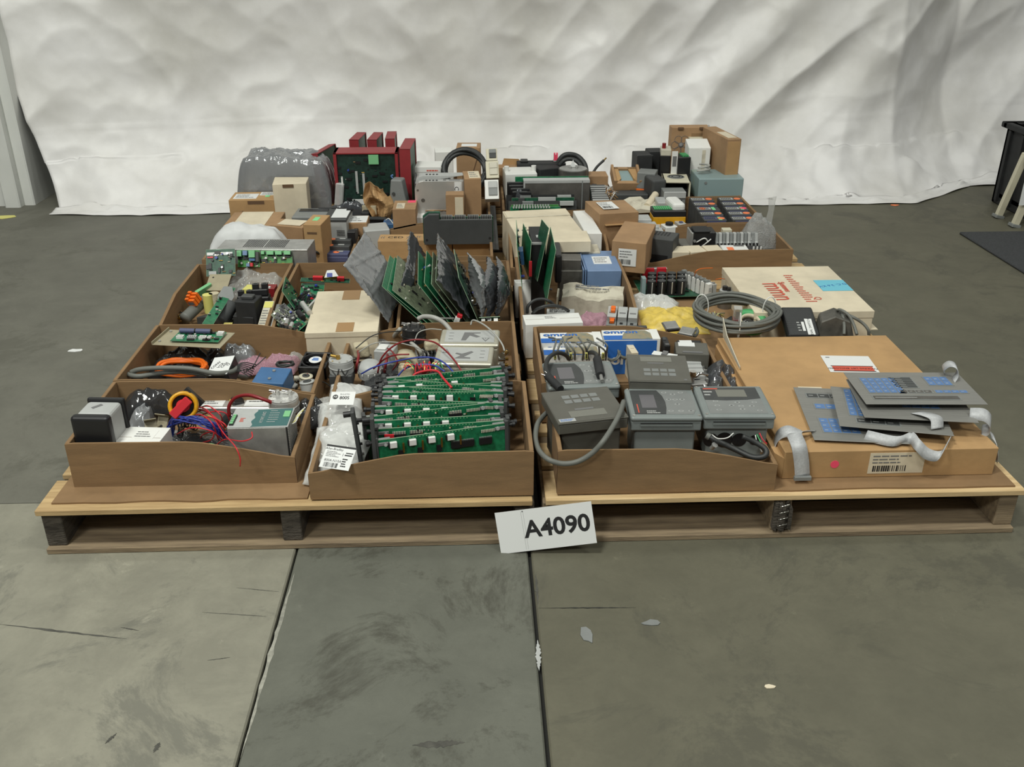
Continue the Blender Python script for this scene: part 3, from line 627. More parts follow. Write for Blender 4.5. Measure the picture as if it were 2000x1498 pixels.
# yellow rotary disconnect
c = aty(qA(915, 585), 1.86); t = empty('rotary_switch', (c.x, c.y, c.z), 'yellow ring rotary switch with red handle lying on its side', 'switch', (R(62), R(-38), R(28)))
MB().ring((0, 0, -.004), .0235, .031, .022, m_yel, 30).build('ring', t); MB().cyl((0, 0, -.05), (0, 0, .002), .026, m_blk, 22).cbox(0, 0, -.065, .05, .05, .03, m_blk).build('switch_body', t)
MB().box(-.030, -.010, .016, .020, .010, .030, m_red).cyl((0, 0, .002), (0, 0, .018), .014, m_red, 18).build('handle', t, .002)
mb = MB()
for a in (20, 75, 200): mb.cyl((.0305*math.cos(R(a)), .0305*math.sin(R(a)), .007), (.0318*math.cos(R(a)), .0318*math.sin(R(a)), .007), .0032, m_blk, 10)
mb.build('padlock_hole', t)
# black wrapped motor leads, metal brackets
c = at(qA(735, 520), .19); bag('plastic_bag', 'dark translucent bag bulging over the tray edge behind the enclosure', (c.x, c.y, .165), (.14, .13, .075), (0, 0, 15), m_blackf, 5, amp=.3, flat=.1)
c = at(qA(665, 640), .17); bag('antistatic_bag', 'narrow antistatic bag wedged beside the grey enclosure', (c.x, c.y, .15), (.055, .12, .05), (0, 10, 5), m_antil, 8, amp=.8)
for i, (p, rr) in enumerate((((715, 690), 20), ((780, 660), -15))):
    c = at(qA(*p), .20); t = empty('steel_bracket', (c.x, c.y, .185), ('bent', 'square')[i]+' tan steel bracket poking out beside the white carton', 'bracket', (R(50), 0, R(rr)))
    MB().box(-.013, -.018, 0, .013, .018, .002, m_fr4).box(-.013, .016, 0, .013, .018, .02, m_fr4).build('plate', t, .0006); MB().cyl((0, -.006, -.001), (0, -.006, .0035), .003, m_blk, 10).build('bolt_hole', t)
t = empty('black_motor', tuple(at(qA(640, 455), .19)), 'small black motor on the tray edge with a cable', 'motor', (R(80), 0, R(40)))
MB().cyl((0, 0, -.02), (0, 0, .02), .016, m_blk, 18).cyl((0, 0, .02), (0, 0, .026), .006, m_dgrey, 12).build('can', t); MB().cyl((0, 0, .026), (0, 0, .036), .002, m_chrome, 8).build('shaft', t)
# long grey driver with white plate
P = fit(qA(985, 600), qA(1440, 600), qA(1000, 510), z=.185)
t = root('led_driver', 'long flat grey driver with a white printed plate behind the wires', 'driver', P, BZ); w, d, h = P.w, P.d, P.z-BZ
MB().box(-w/2, -d/2, 0, w/2, d/2, h, m_alu).build('case', t, .002); X = face(w, d, h, 'T')
MB().box(w*.03, d*.1, 0, w*.34, d*.95, .0008, m_paper, X).text('HPWAX', w*.12, d*.8, .007, m_ink, X, 0, 'CENTER', .0015).lines(w*.05, d*.2, w*.3, d*.7, m_gink, X, 4, .0014, 3).box(w*.62, d*.1, 0, w*.97, d*.95, .0008, m_paper, X).lines(w*.66, d*.3, w*.9, d*.8, m_gink, X, 3, .0014, 6).build('name_plate', t)
# polished pressure switch pump discs
def disc_pump(name, label, c, r, h, m, mt2, fits, grp=None, basem=None):
    t = empty(name, c, label, 'pump', group=grp)
    MB().cyl((0, 0, 0), (0, 0, h), r, m, 40).cyl((0, 0, h), (0, 0, h+.004), r*.97, m, 40).build('body', t, .0012, 2)
    MB().ring((0, 0, h*.42), r*.99, r*1.035, h*.12, m, 40).build('flange', t)
    mb = MB()
    for k in range(8): mb.cyl((r*.84*math.cos(k*.785), r*.84*math.sin(k*.785), h), (r*.84*math.cos(k*.785), r*.84*math.sin(k*.785), h+.006), .0024, m_chrome, 8)
    mb.build('screws', t)
    for dx, dy, mm in fits:
        f = MB().cyl((dx, dy, h+.003), (dx, dy, h+.014), .0055, mm, 12).cyl((dx, dy, h+.010), (dx-.018, dy+.002, h+.013), .0042, mm, 10).build('hose_fitting', t)
    if basem: MB().box(-r*.95, -r*.95, -.03, r*.95, r*.95, 0, basem).build('motor_block', t, .002)
    return t
c = at(qA(1510, 555), .215); disc_pump('disc_pump', 'polished round disc pump with fittings behind the power supply', (c.x, c.y, .190), .034, .03, m_alu, None, ((-.015, .012, m_chrome), (.014, .01, m_chrome)))
# wires
def W(p, z): return tuple(at(p, z))
mb = MB(); r = random.Random(4); o = at(qA(1000, 720), .22)
t = empty('blue_wire_bundle', W(qA(1000, 720), .14), 'bundle of blue wires arching over the clear bag in the corner tray', 'wire bundle'); T0 = t.location
for k in range(18):
    j = lambda s=.010: r.uniform(-s, s)
    pts = [Vector(W(qA(x, y), z))-T0+Vector((j(), j(), j()*.8)) for x, y, z in ((838, 790, .16), (830, 720, .20), (880, 675, .235), (975, 672, .245), (1080, 705, .235), (1150, 770, .20))]
    mb.tube(pts, .0012, m_bluew, 5, 5)
mb.build('wires', t)
t = empty('red_wire_bundle', W(qA(1080, 660), .14), 'tangle of thin red wires spilling over the tray front', 'wire bundle'); T0 = t.location; mb = MB()
for pts in ([(960, 660, .19), (985, 600, .225), (1060, 620, .24), (1150, 750, .24), (1220, 830, .245), (1250, 900, .225), (1250, 950, .205)], [(950, 640, .19), (1000, 610, .22), (1080, 640, .235), (1140, 700, .24), (1160, 740, .22)],
        [(990, 655, .2), (1080, 625, .235), (1160, 630, .235), (1190, 680, .21)], [(1010, 790, .17), (1030, 760, .2), (1090, 745, .22), (1080, 790, .2), (1020, 810, .17)], [(1100, 830, .18), (1160, 790, .22), (1260, 800, .25), (1320, 780, .26), (1320, 745, .265)],
        [(960, 650, .185), (1030, 615, .23), (1110, 670, .24), (1150, 720, .22)], [(1060, 640, .21), (1120, 690, .235), (1150, 780, .2)]):
    mb.tube([Vector(W(qA(x, y), z))-T0 for x, y, z in pts], .0014, m_red, 6, 6)
mb.build('red_wires', t); mb = MB()
for pts, m in (([(1000, 620, .2), (1090, 660, .235), (1150, 690, .2)], m_lyel), ([(1010, 830, .17), (1080, 815, .2), (1150, 850, .19)], m_lgrn), ([(970, 640, .19), (1040, 690, .22), (1090, 720, .19)], m_white)):
    mb.tube([Vector(W(qA(x, y), z))-T0 for x, y, z in pts], .0012, m, 5, 5)
mb.build('coloured_wires', t)
cable('red_hose', 'thick dark red hose looping from the disc pump', [W(qA(x, y), z) for x, y, z in ((1185, 650, .18), (1185, 590, .205), (1225, 540, .225), (1300, 525, .235), (1390, 550, .23), (1460, 578, .215))], .0042, m_dred, 'hose')
c = at(qA(905, 760), .17); bag('clear_bag', 'clear bag holding black springs under the blue wires', (c.x, c.y-.01, .14), (.075, .10, .05), (0, 0, 10), m_clear, 14, amp=.6)
for k, (dx, dy, rr) in enumerate(((0, .012, 10), (.002, .03, 60), (-.014, .02, 120))):
    mb = MB(); mb.tube([(.006*math.cos(a*.8), .006*math.sin(a*.8), a*.0009) for a in range(40)], .0014, m_blk, 5, 1)
    o = mb.build('coil_spring'); o.location = (c.x+dx, c.y+dy-.01, .185); o.rotation_euler = (R(90), 0, R(rr)); tag(o, ('black coil spring on the clear bag beside the blue wires', 'black coil spring at the rear of the clear bag', 'black coil spring nearest the white carton')[k], 'spring', 'black coil springs')
c = at(qA(1205, 530), .2); t = empty('striped_relay', (c.x, c.y, .16), 'small black part wrapped in yellow tape on the grey driver', 'relay', (R(20), R(15), R(30)))
MB().box(-.014, -.012, 0, .014, .012, .036, m_blk).build('case', t, .003, 2); MB().box(-.0148, -.0128, .014, .0148, .0128, .026, m_lyel).build('tape_band', t)
c = at(qA(1225, 590), .19); bag('antistatic_bag', 'small dark antistatic bag under the red hose', (c.x, c.y, .15), (.07, .05, .035), (0, 0, -20), m_blackf, 21)
c = at(qA(1350, 585), .18); bag('foam_pouch', 'small beige foam pouch beneath the red hose end', (c.x, c.y, .15), (.045, .04, .03), (0, 0, 0), m_spng, 23)
for k, pts in enumerate(([(930, 700, .2), (1000, 640, .245), (1080, 690, .25), (1120, 790, .2)], [(1000, 690, .21), (1060, 655, .24), (1160, 700, .245), (1185, 780, .2)], [(870, 760, .19), (960, 720, .24), (1080, 740, .24), (1150, 800, .2)], [(1010, 600, .2), (1060, 590, .24), (1130, 640, .24), (1150, 700, .2)])):
    cable('loose_red_wire', ('loose red wire curling over the blue bundle', 'loose red wire beside the power supply plate', 'loose red wire crossing the clear bag', 'loose red wire reaching up toward the red hose')[k], [W(qA(x, y), z) for x, y, z in pts], .0014, m_red, 'wire')
c = at(qA(1000, 790), .17); bag('black_polythene_bag', 'flat black bag filling the tray floor beneath the wires', (c.x, c.y, .141), (.16, .15, .035), (0, 0, 10), m_blackf, 26, flat=.3)
c = at(qA(1670, 560), .2); bag('antistatic_bag', 'black bag with glints beside the polished disc pump', (c.x, c.y, .155), (.07, .11, .055), (0, 0, 20), m_blackf, 24, amp=.8)

# ================================================================= tray with the plate across its corner
P = fit(qA(722, 222), qA(1130, 243), qA(772, 130), z=.240)
t = root('mounting_plate', 'tan sheet metal plate laid across the bin corner', 'plate', P, P.z); w, d = P.w, P.d
MB().box(-w/2, -d/2, -.002, w/2, d/2, 0, m_fr4).build('sheet', t, .0006); MB().box(-w/2, -d/2, 0, -w/2+.002, d/2, .007, m_fr4).build('upturned_edge', t); mb = MB()
for y in (-.3, .35): mb.cyl((-w/2+.012, d*y, 0), (-w/2+.012, d*y, .003), .0035, m_steel, 10)
mb.build('rivets', t)
P2 = fit(qA(832, 200), qA(1118, 208), qA(850, 140), z=.246); a = P2.o; X0 = a+P2.e*P2.w+P2.n*0
tb = board('circuit_board', 'green circuit board with two dark blue capacitors on the tan plate', a, a+P2.e*P2.w, a+P2.n*P2.d, m_pcb, 31, 14, both=False); w, d = P2.w, P2.d
for k, u in enumerate((.06, .40)):
    MB().cyl((w*u, d*.78, .007), (w*(u+.31), d*.78, .007), .0065, m_purp, 18).cyl((w*(u+.31), d*.78, .007), (w*(u+.325), d*.78, .007), .0062, m_blk, 18).build('capacitor', tb)
for k, (u, ww, m) in enumerate(((.09, .14, m_white), (.32, .18, m_lgrey), (.56, .15, m_white), (.74, .07, m_white), (.86, .13, m_white))):
    mb = MB().box(w*u, d*(.18 if k < 4 else .6), 0, w*(u+ww), d*(.38 if k < 4 else .85), .007, m); 
    for q in range(4): mb.box(w*(u+ww*(.1+.22*q)), d*(.2 if k < 4 else .62), .007, w*(u+ww*(.2+.22*q)), d*(.3 if k < 4 else .7), .0073, m_blk)
    mb.build('pin_header', tb, .0005)
c = at(qA(900, 310), .18); bag('black_polythene_bag', 'large black polythene bag under the tan plate', (c.x, c.y, .15), (.15, .14, .06), (0, 0, 0), m_blackf, 41, amp=.8)
c = at(qA(1050, 270), .18); bag('black_polythene_bag', 'black polythene bag behind the handwritten box', (c.x, c.y+.01, .15), (.10, .10, .055), (0, 0, 30), m_blackf, 42, amp=.8)
t = coil('orange_cable_coil', 'coiled bright orange cable under the thick grey cable', tuple(Vector(W(qA(905, 378), .178))), .062, .0045, 6, m_or, seed=3, sq=.55, tilt=(8, 0, 0))
gc = [[(560, 395, .22), (640, 412, .22), (760, 395, .222), (900, 385, .225), (1050, 402, .215), (1180, 405, .20), (1290, 420, .165)], [(600, 388, .225), (660, 370, .235), (800, 362, .24), (960, 368, .238), (1100, 395, .225), (1200, 385, .215), (1235, 362, .21)]]
for k, pts in enumerate(gc): cable('grey_cable', ('thick grey cable hanging its cut end over the bin side', 'thick grey cable arching over the orange coil')[k], [W(qA(x, y), z) for x, y, z in pts], .0062, m_gcab)
P = fit(qA(1062, 375), qA(1192, 378), qA(1085, 298), z=.225)
t = root('labelled_relay_box', 'black box with a handwritten white label beside the grey cable', 'box', P, .18); w, d, h = P.w, P.d, P.z-.18
t.rotation_euler = (R(12), R(-8), P.rot); MB().box(-w/2, -d/2, 0, w/2, d/2, h, m_blk).build('case', t, .002); X = face(w, d, h, 'T')
MB().box(0, 0, 0, w*.98, d, .0008, m_paper, X).text('CONV', w*.25, d*.55, .011, m_ink, X, R(60), 'CENTER', .0015).text('VCR', w*.5, d*.5, .011, m_ink, X, R(60), 'CENTER', .0015).text('CASE', w*.68, d*.5, .010, m_ink, X, R(60), 'CENTER', .0015).text('73', w*.87, d*.5, .010, m_ink, X, R(60), 'CENTER', .0015).build('handwritten_label', t)
mb = MB()
for k in range(7): mb.tube([(w/2, -.01+.004*k, h*.6), (w/2+.02, -.012+.006*k, h*.7), (w/2+.045, -.02+.009*k, h*.3)], .0014, m_bcab, 5, 4)
mb.build('leads', t)
c = at(qA(1240, 255), .19); bag('antistatic_bag', 'silvery antistatic bag behind the handwritten box', (c.x, c.y, .16), (.085, .075, .06), (0, 0, 10), m_antil, 51, amp=.9)
c = at(qA(1330, 330), .17); bag('pink_bubble_wrap', 'pink antistatic bubble wrap beside the blue relay', (c.x, c.y, .15), (.085, .07, .045), (0, 0, 20), m_pinkf, 52, cat='bubble wrap')
c = at(qA(1500, 300), .18); bag('pink_bubble_wrap', 'dusky pink bag standing against the bin rear by the fan', (c.x, c.y, .15), (.085, .075, .055), (0, 0, -10), m_pinkf, 53, cat='bubble wrap')
c = at(qA(1565, 290), .18); bag('antistatic_bag', 'bluish clear bag squeezed beside the cooling fan', (c.x, c.y, .15), (.03, .08, .06), (0, 0, -20), m_clear, 54)
P = fit(qA(1320, 430), qA(1510, 440), qA(1345, 355), z=.215); t = root('blue_relay_module', 'square blue module with two pale studs', 'relay', P, .17, rx=R(8)); w, d, h = P.w, P.d, P.z-.17
MB().box(-w/2, -d/2, 0, w/2, d/2, h, m_blue).build('case', t, .0025, 2); mb = MB()
for u in (-.25, .25): mb.cyl((0, d*u, h), (0, d*u, h+.003), .004, m_steel, 12)
mb.build('stud', t)
P = fit(qA(1595, 345), qA(1760, 350), qA(1612, 268), z=.195); t = root('cooling_fan', 'square black fan with a white and blue hub label', 'fan', P, .16, rx=R(6)); w, d, h = P.w, max(P.d, P.w*.85), P.z-.16
mb = MB().box(-w/2, -d/2, 0, w/2, -d/2+.006, h, m_blk).box(-w/2, d/2-.006, 0, w/2, d/2, h, m_blk).box(-w/2, -d/2, 0, -w/2+.005, d/2, h, m_blk).box(w/2-.005, -d/2, 0, w/2, d/2, h, m_blk).box(-w/2, -d/2, 0, w/2, d/2, .003, m_blkm)
mb.ring((0, 0, 0), w*.44, w*.5, h, m_blk, 30).build('frame', t, .001)
for k in range(7): a = R(51.4*k); b_ = MB().box(.010, -.006, -.0008, w*.42, .006, .0008, m_blkm).build('fan_blade', t); b_.location = (0, 0, h*.55); b_.rotation_euler = (R(30), 0, a)
MB().cyl((0, 0, 0), (0, 0, h*.98), w*.24, m_blk, 28).build('hub', t); MB().cyl((0, 0, h*.98), (0, 0, h), w*.23, m_paper, 28).box(-w*.12, -.004, h, w*.12, .001, h+.0006, m_bprint).box(-w*.1, .004, h, w*.1, .008, h+.0006, m_bprint).build('hub_label', t)
MB().tube([(-.008, -d/2, h*.4), (-.01, -d/2-.01, h*.6), (.002, -d/2-.022, h*.3)], .0014, m_red, 6, 5).build('lead_wire', t)
for k, (p, q, r2) in enumerate((((1270, 395), (1370, 275), 1), ((1250, 380), (1405, 295), 2))):
    cable('black_lead', ('thin black lead curving up over the pink wrap', 'thin black lead lying across the pink wrap')[k], [W(qA(*p), .17), W(qA((p[0]+q[0])/2+5, (p[1]+q[1])/2+20), .215), W(qA(*q), .235)], .0013, m_bcab, 'lead')
coil('black_lead_coil', 'small coil of black lead beside the blue module', W(qA(1520, 348), .20), .022, .003, 3, m_bcab, seed=6, sq=.6)
r = random.Random(77)
for k, (x, y, s, m, nm, lb) in enumerate(((1455, 375, .02, m_white, 'plug', 'white plug behind the blue module'), (1480, 455, .022, m_alu, 'cord_grip', 'silver cord grip at the edge by the polished pump'), (1600, 395, .022, m_beige, 'wire_connector', 'beige connector in front of the fan'),
        (1640, 420, .03, m_ivory, 'film_spool', 'ivory spool with spiral face near the fan'), (1690, 385, .025, m_white, 'wire_connector', 'white plug under the fan cable'), (1560, 440, .02, m_steel, 'hose_clamp', 'steel clamp between blue module and spool'), (1660, 465, .034, m_lgrey, 'clear_cup', 'pale translucent cup beside the tray side wall'))):
    c = at(qA(x, y), .17); t = empty(nm, (c.x, c.y, .145), lb, nm.replace('_', ' '), (R(r.uniform(-15, 15)), R(r.uniform(-15, 15)), R(r.uniform(0, 90))))
    if k in (3, 6, 1): MB().cyl((0, 0, 0), (0, 0, s*.9), s*.55, m, 20).ring((0, 0, s*.9), s*.25, s*.58, .003, m, 20).ring((0, 0, s*.9+.003), s*.1, s*.3, .002, m_dgrey, 16).build('body', t)
    else: MB().box(-s*.6, -s*.4, 0, s*.6, s*.4, s*.7, m).box(-s*.3, -s*.5, s*.2, s*.3, -s*.4, s*.5, m_blk).build('body', t, .002)
    MB().tube([(0, 0, s*.3), (s, s*.3, s*.7), (s*1.8, s*.2, 0)], .0015, m_bcab, 5, 5).build('lead', t)
# ================================================================= green card tray
def card_proto(kind):
    w, h = .278, .118; t = empty('circuit_card', (0, 0, 0), 'green circuit card', 'circuit card', group='upright green circuit cards in the front tray')
    MB().box(-w/2, -.0008, 0, w/2, .0008, h, m_pcb).box(-w/2, -.0009, h-.0006, w/2, .0009, h+.0002, m_pcbe).build('substrate', t)
    X = Matrix.Translation((-w/2, -.0009, 0)) @ Matrix.Rotation(R(90), 4, 'X'); c = MB()
    if kind == 0:
        for k in range(4):
            u = .10+.145*k
            MB().box(w*u, h*.84, 0, w*(u+.052), h*.945, .008, m_white, X).box(w*u, h*.83, 0, w*(u+.052), h*.84, .007, m_lgrey, X).build('relay', t, .0005)
            c.box(w*(u-.012), h*.84, 0, w*(u-.003), h*.93, .005, m_blk, X).box(w*(u+.06), h*.64, 0, w*(u+.10), h*.76, .004, m_blk, X).cyl((w*(u+.10), h*.72, .004), (w*(u+.10), h*.90, .004), .0022, m_brass, 7, X=X)
        for k in range(2): MB().box(w*(.30+.15*k), h*.42, 0, w*(.35+.15*k), h*.52, .008, m_white, X).build('relay', t, .0005)
        c.box(w*.56, h*.66, 0, w*.74, h*.78, .005, m_blk, X).box(w*.78, h*.66, 0, w*.88, h*.78, .005, m_blk, X)
        for k in range(22): c.box(w*(.565+.008*k), h*.785, 0, w*(.568+.008*k), h*.797, .003, m_alu, X)
        for k in range(11): c.box(w*(.785+.009*k), h*.785, 0, w*(.789+.009*k), h*.797, .003, m_alu, X)
        for k in range(26): c.box(w*(.55+.011*k), h*.44, 0, w*(.555+.011*k), h*.48, .004, m_brass if k % 3 else m_ivory, X)
    else:
        for u in (.12, .25, .66): 
            for k in range(10): c.box(w*(u+.010*k), h*.88, 0, w*(u+.006+.010*k), h*.93, .003, m_beige if k % 2 else m_alu, X)
            c.box(w*u, h*.81, 0, w*(u+.10), h*.87, .004, m_blk, X)
        r = random.Random(9)
        for k in range(46): u = r.uniform(.30, .80); v = r.uniform(.70, .94); c.box(w*u, h*v, 0, w*(u+r.uniform(.006, .018)), h*(v+.02), r.uniform(.001, .004), r.choice((m_ivory, m_alu, m_brass, m_blk, m_beige)), X)
    for k in range(9): c.box(w*(.80+.012*k), h*.88, 0, w*(.806+.012*k), h*.93, .0025, m_beige, X)
    c.cyl((w*.93, h*.92, 0), (w*.93, h*.92, .003), .004, m_lgrey, 12, X=X).cyl((w*.07, h*.90, 0), (w*.07, h*.90, .003), .0035, m_lgrey, 12, X=X)
    for k in range(20): c.box(w*(.25+.025*k), h*.965, 0, w*(.257+.025*k), h*.98, .0006, m_lgrn, X)
    c.build('components', t)
    for s in (-1, 1):
        e = MB().box(s*w/2-.004, -.004, 0, s*w/2+.004, .016, h+.006, m_dgrey).box(s*w/2-s*.026, -.003, h-.014, s*w/2, .010, h-.006, m_gink).box(s*w/2-s*.03, .000, h-.010, s*w/2-s*.004, .006, h+.002, m_grey).build('ejector_bracket', t, .001)
        MB().cyl((s*w/2, .006, h-.008), (s*w/2+s*.014, .006, h-.008), .0045, m_blk, 12).cyl((s*w/2+s*.014, .006, h-.008), (s*w/2+s*.020, .006, h-.008), .006, m_blk, 12).build('captive_knob', e)
    return t
CA, CB = card_proto(0), card_proto(1); uA = uB = False
spec = [(0, (600, 985), (1520, 860), .245, 'front green card with four white relays, topmost against the tray front', 0), (1, (565, 905), (1560, 835), .248, 'green card second from the tray front, chips along its face', 0), (0, (548, 845), (1500, 795), .250, 'green card third from the tray front with a row of white relays', 0),
 (1, (520, 815), (1400, 712), .255, 'green card slanting across its neighbours with its component face exposed', 0), (0, (562, 742), (1480, 705), .255, 'green card behind the slanting one, two white relays showing', 0),
 (1, (645, 680), (1480, 712), .257, 'green card fanned back behind the relay row', 1), (0, (640, 635), (1480, 628), .258, 'green card sixth from the tray rear with three white relays visible', 0), (1, (650, 590), (1490, 628), .26, 'green card half hidden behind the three-relay card', 1),
 (1, (640, 600), (1490, 560), .262, 'green card crossing its neighbour near the tray rear', 0), (1, (640, 535), (1490, 590), .262, 'green card tilting toward the tray rear at one end', 1), (0, (700, 565), (1490, 500), .264, 'green card second from the rear row of cards', 0), (1, (690, 528), (1465, 450), .266, 'rearmost green card under the red wires', 0)]
for i, (k, p, q, z, lb, e) in enumerate(spec):
    a, b_ = at(qB(*p), z), at(qB(*q), z); c = (a+b_)/2; an = math.atan2(b_.y-a.y, b_.x-a.x)
    if c.y < 1.70: c.y = 1.70
    pr_ = CA if k == 0 else CB; first = (k == 0 and not uA) or (k == 1 and not uB)
    o = pr_ if first else dup(pr_, (0, 0, 0), (0, 0, 0)); 
    if k == 0: uA = True
    else: uB = True
    o.location = (c.x, c.y, z-.118); o.rotation_euler = (R(-4), 0, an); o['label'] = lb
a = at(qB(640, 945), .235); t = MB().box(0, 0, -.004, .02, .004, .004, m_red).box(.001, -.001, -.006, .019, 0, -.004, m_lgrey).build('red_dip_switch'); t.location = (a.x, a.y-.002, a.z); tag(t, 'small red switch block on the second green card', 'switch')
# loose dark faceplates leaning at the card ends
for k, (x0, x1, y0, y1) in enumerate(((430, 485, 770, 1150), (535, 575, 820, 1120))):
    a = aty(qB(x0, y0), 1.735-.03*k); o = empty('card_faceplate', (a.x+.006, a.y, BZ), ('dark faceplate leaning beside the clear bags', 'dark faceplate standing just inside the front green card')[k], 'faceplate', (R(-6), R(-5+k*4), R(6)))
    h = a.z-BZ; MB().box(-.004, -.016, 0, .004, .016, h, m_dgrey).build('plate', o, .001); mb = MB()
    for q in range(5): mb.cyl((.004, 0, h*(.2+.15*q)), (.009, 0, h*(.2+.15*q)), .003, m_steel if q % 2 else m_blk, 8)
    mb.build('jacks', o); MB().cyl((-.004, .004, h-.01), (-.020, .004, h-.01), .0065, m_blk, 12).build('captive_knob', o)
# clear bags with printed labels
bg = [((290, 1010), .205, (.105, .125, .045), (24, -4, -14), 81, 'front clear bag with a black-striped printed label in the card tray'), ((300, 900), .215, (.10, .10, .04), (20, -8, -6), 82, 'crumpled clear bag just behind the striped label'),
      ((310, 730), .21, (.09, .11, .045), (18, -5, 5), 83, 'clear bag with a round emblem label beside the card ejectors'), ((370, 590), .20, (.085, .10, .045), (12, 5, 0), 84, 'rear clear bag folded over at the tray side'), ((190, 690), .19, (.05, .10, .04), (10, -10, 10), 85, 'narrow clear bag hanging toward the tray side')]
for i, (p, z, dm, rt, sd, lb) in enumerate(bg):
    c = at(qB(*p), z); t = bag('clear_bag', lb, (c.x, c.y, z-.035), (dm[0]*1.15, dm[1]*1.12, dm[2]), rt, m_clearw if i < 4 else m_clear, sd, amp=.45)
def onlabel(name, label, c, rot, w, h, draw, cat='label'):
    X = Matrix.Identity(4); mb = MB().box(-w/2, -h/2, 0, w/2, h/2, .0006, m_paper); draw(mb, w, h); o = mb.build(name); o.location = c; o.rotation_euler = [R(a) for a in rot]; return tag(o, label, cat)
def d1(mb, w, h):
    mb.box(-w/2, h*.42, .0006, w/2, h*.5, .001, m_ink).text('Allen-Bradley', -w*.2, h*.33, .0075, m_ink).lines(-w*.42, -h*.02, w*.1, h*.24, m_gink, None, 4, .001, 3).text('800A-N10A', -w*.12, -h*.17, .008, m_ink).bars(-w*.38, -h*.46, w*.1, -h*.26, m_ink, None, 18, 4, .001)
    mb.text('1', w*.14, h*.12, .009, m_ink).lines(w*.18, -h*.4, w*.42, 0, m_ink, None, 4, .001, 7, .5).box(w*.2, h*.1, .0006, w*.44, h*.15, .001, m_ink).box(w*.22, h*.2, .0006, w*.46, h*.24, .001, m_ink)
c = at(qB(300, 1105), .222); t1 = onlabel('printed_label', 'printed white part label with barcode in the front clear bag', (c.x, c.y, .224), (34, -3, -22), .068, .052, d1)
def d2(mb, w, h): mb.cyl((-w*.3, h*.1, .0004), (-w*.3, h*.1, .001), .0062, m_ink, 20).text('AB', -w*.3, h*.1, .007, m_paper, None, 0, 'CENTER', .0014).text('800S', w*.08, h*.02, .0115, m_ink, None, 0, 'CENTER', .001, .02).text('BULLETIN', w*.08, h*.3, .005, m_gink, None, 0, 'CENTER', .001)
c = at(qB(335, 690), .232); onlabel('printed_label', 'white label with a black round emblem and number on the bag', (c.x, c.y, .240), (28, -3, -8), .056, .036, d2)

# ================================================================= tray of filter boxes and pumps
Pb = fit(qB(1040, 268), qB(1470, 272), qB(1068, 160), z=.262); Pf = fit(qB(1000, 405), qB(1420, 412), qB(1040, 282), z=.262)
for i, P in enumerate((Pf, Pb)):
    t = root('filter_box', ('silvery metal filter box in front, white plate with warning triangle', 'silvery metal filter box behind its twin with dark printed emblem')[i], 'filter box', P, BZ+.0); w, d, h = P.w, P.d, P.z-BZ
    MB().box(-w/2, -d/2, 0, w/2, d/2, h-.012, m_gold).build('case', t, .006, 3); MB().box(-w/2-.002, -d/2-.002, h-.012, w/2+.002, d/2+.002, h, m_gold).build('lid', t, .007, 3)
    X = face(w, d, h, 'T'); s = 1 if i else -1; mb = MB().box(w*.08, d*.12, .0002, w*.93, d*.90, .0009, m_lgrey, X)
    mb.prism([(w*.36, d*.22), (w*.44, d*.22), (w*.50, d*.55), (w*.62, d*.42), (w*.68, d*.48), (w*.55, d*.68), (w*.68, d*.70), (w*.68, d*.76), (w*.40, d*.76)] if i else [(w*.34, d*.24), (w*.62, d*.24), (w*.62, d*.30), (w*.50, d*.34), (w*.66, d*.62), (w*.62, d*.68), (w*.46, d*.52), (w*.36, d*.58), (w*.34, d*.52), (w*.44, d*.42)], .0008, .0013, m_gink, 'z', X)
    tx = .78 if i else .17
    mb.prism([(w*(tx-.07), d*(.40 if i else .55)), (w*(tx+.07), d*(.40 if i else .55)), (w*tx, d*(.16 if i else .80))][::(1 if i else 1)], .0008, .0012, m_gink, 'z', X).prism([(w*(tx-.045), d*(.37 if i else .58)), (w*(tx+.045), d*(.37 if i else .58)), (w*tx, d*(.22 if i else .74))], .0012, .0015, m_lgrey, 'z', X).text('!', w*tx, d*(.33 if i else .63), .010, m_ink, X, 0, 'CENTER', .0018)
    bx_ = .12 if i else .76
    for v in (.3, .5, .7): mb.box(w*(bx_+.02), d*v, .0008, w*(bx_+.10), d*(v+.02), .0013, m_gink, X)
    mb.build('printed_plate', t); mb = MB()
    for dy in (-.02, .015): mb.cyl((w/2, dy, h*.45), (w/2+.016, dy, h*.45), .008, m_chrome, 14).cyl((w/2+.016, dy, h*.45), (w/2+.024, dy, h*.45), .004, m_brass, 10)
    mb.build('coax_connectors', t)
c = at(qB(855, 165), .235); disc_pump('round_pump', 'black round pump with chrome fittings behind the red wires', (c.x, c.y, .205), .031, .033, m_blk, None, ((-.014, .004, m_chrome), (.012, .006, m_chrome)))
cable('vent_hose', 'light grey hose arching from the black pump to the filter boxes', [W(qB(x, y), z) for x, y, z in ((885, 85, .262), (930, 68, .27), (1010, 78, .275), (1080, 120, .262), (1130, 180, .245))], .0062, m_lcab, 'hose')
cable('drain_hose', 'grey hose rising beside the black pump', [W(qB(x, y), z) for x, y, z in ((690, 250, .17), (715, 205, .20), (755, 160, .235))], .006, m_lcab, 'hose')
cable('drain_hose', 'grey hose lying in front of the black pump', [W(qB(x, y), z) for x, y, z in ((770, 205, .20), (830, 255, .21), (900, 320, .20), (905, 370, .17))], .005, m_lcab, 'hose')
c = at(qB(322, 400), .215); t = disc_pump('gauge_motor', 'grey lidded round gauge motor on a dark square base', (c.x, c.y, .190), .030, .03, m_lgrey, None, ((-.006, -.002, m_brass),), None, m_dgrey)
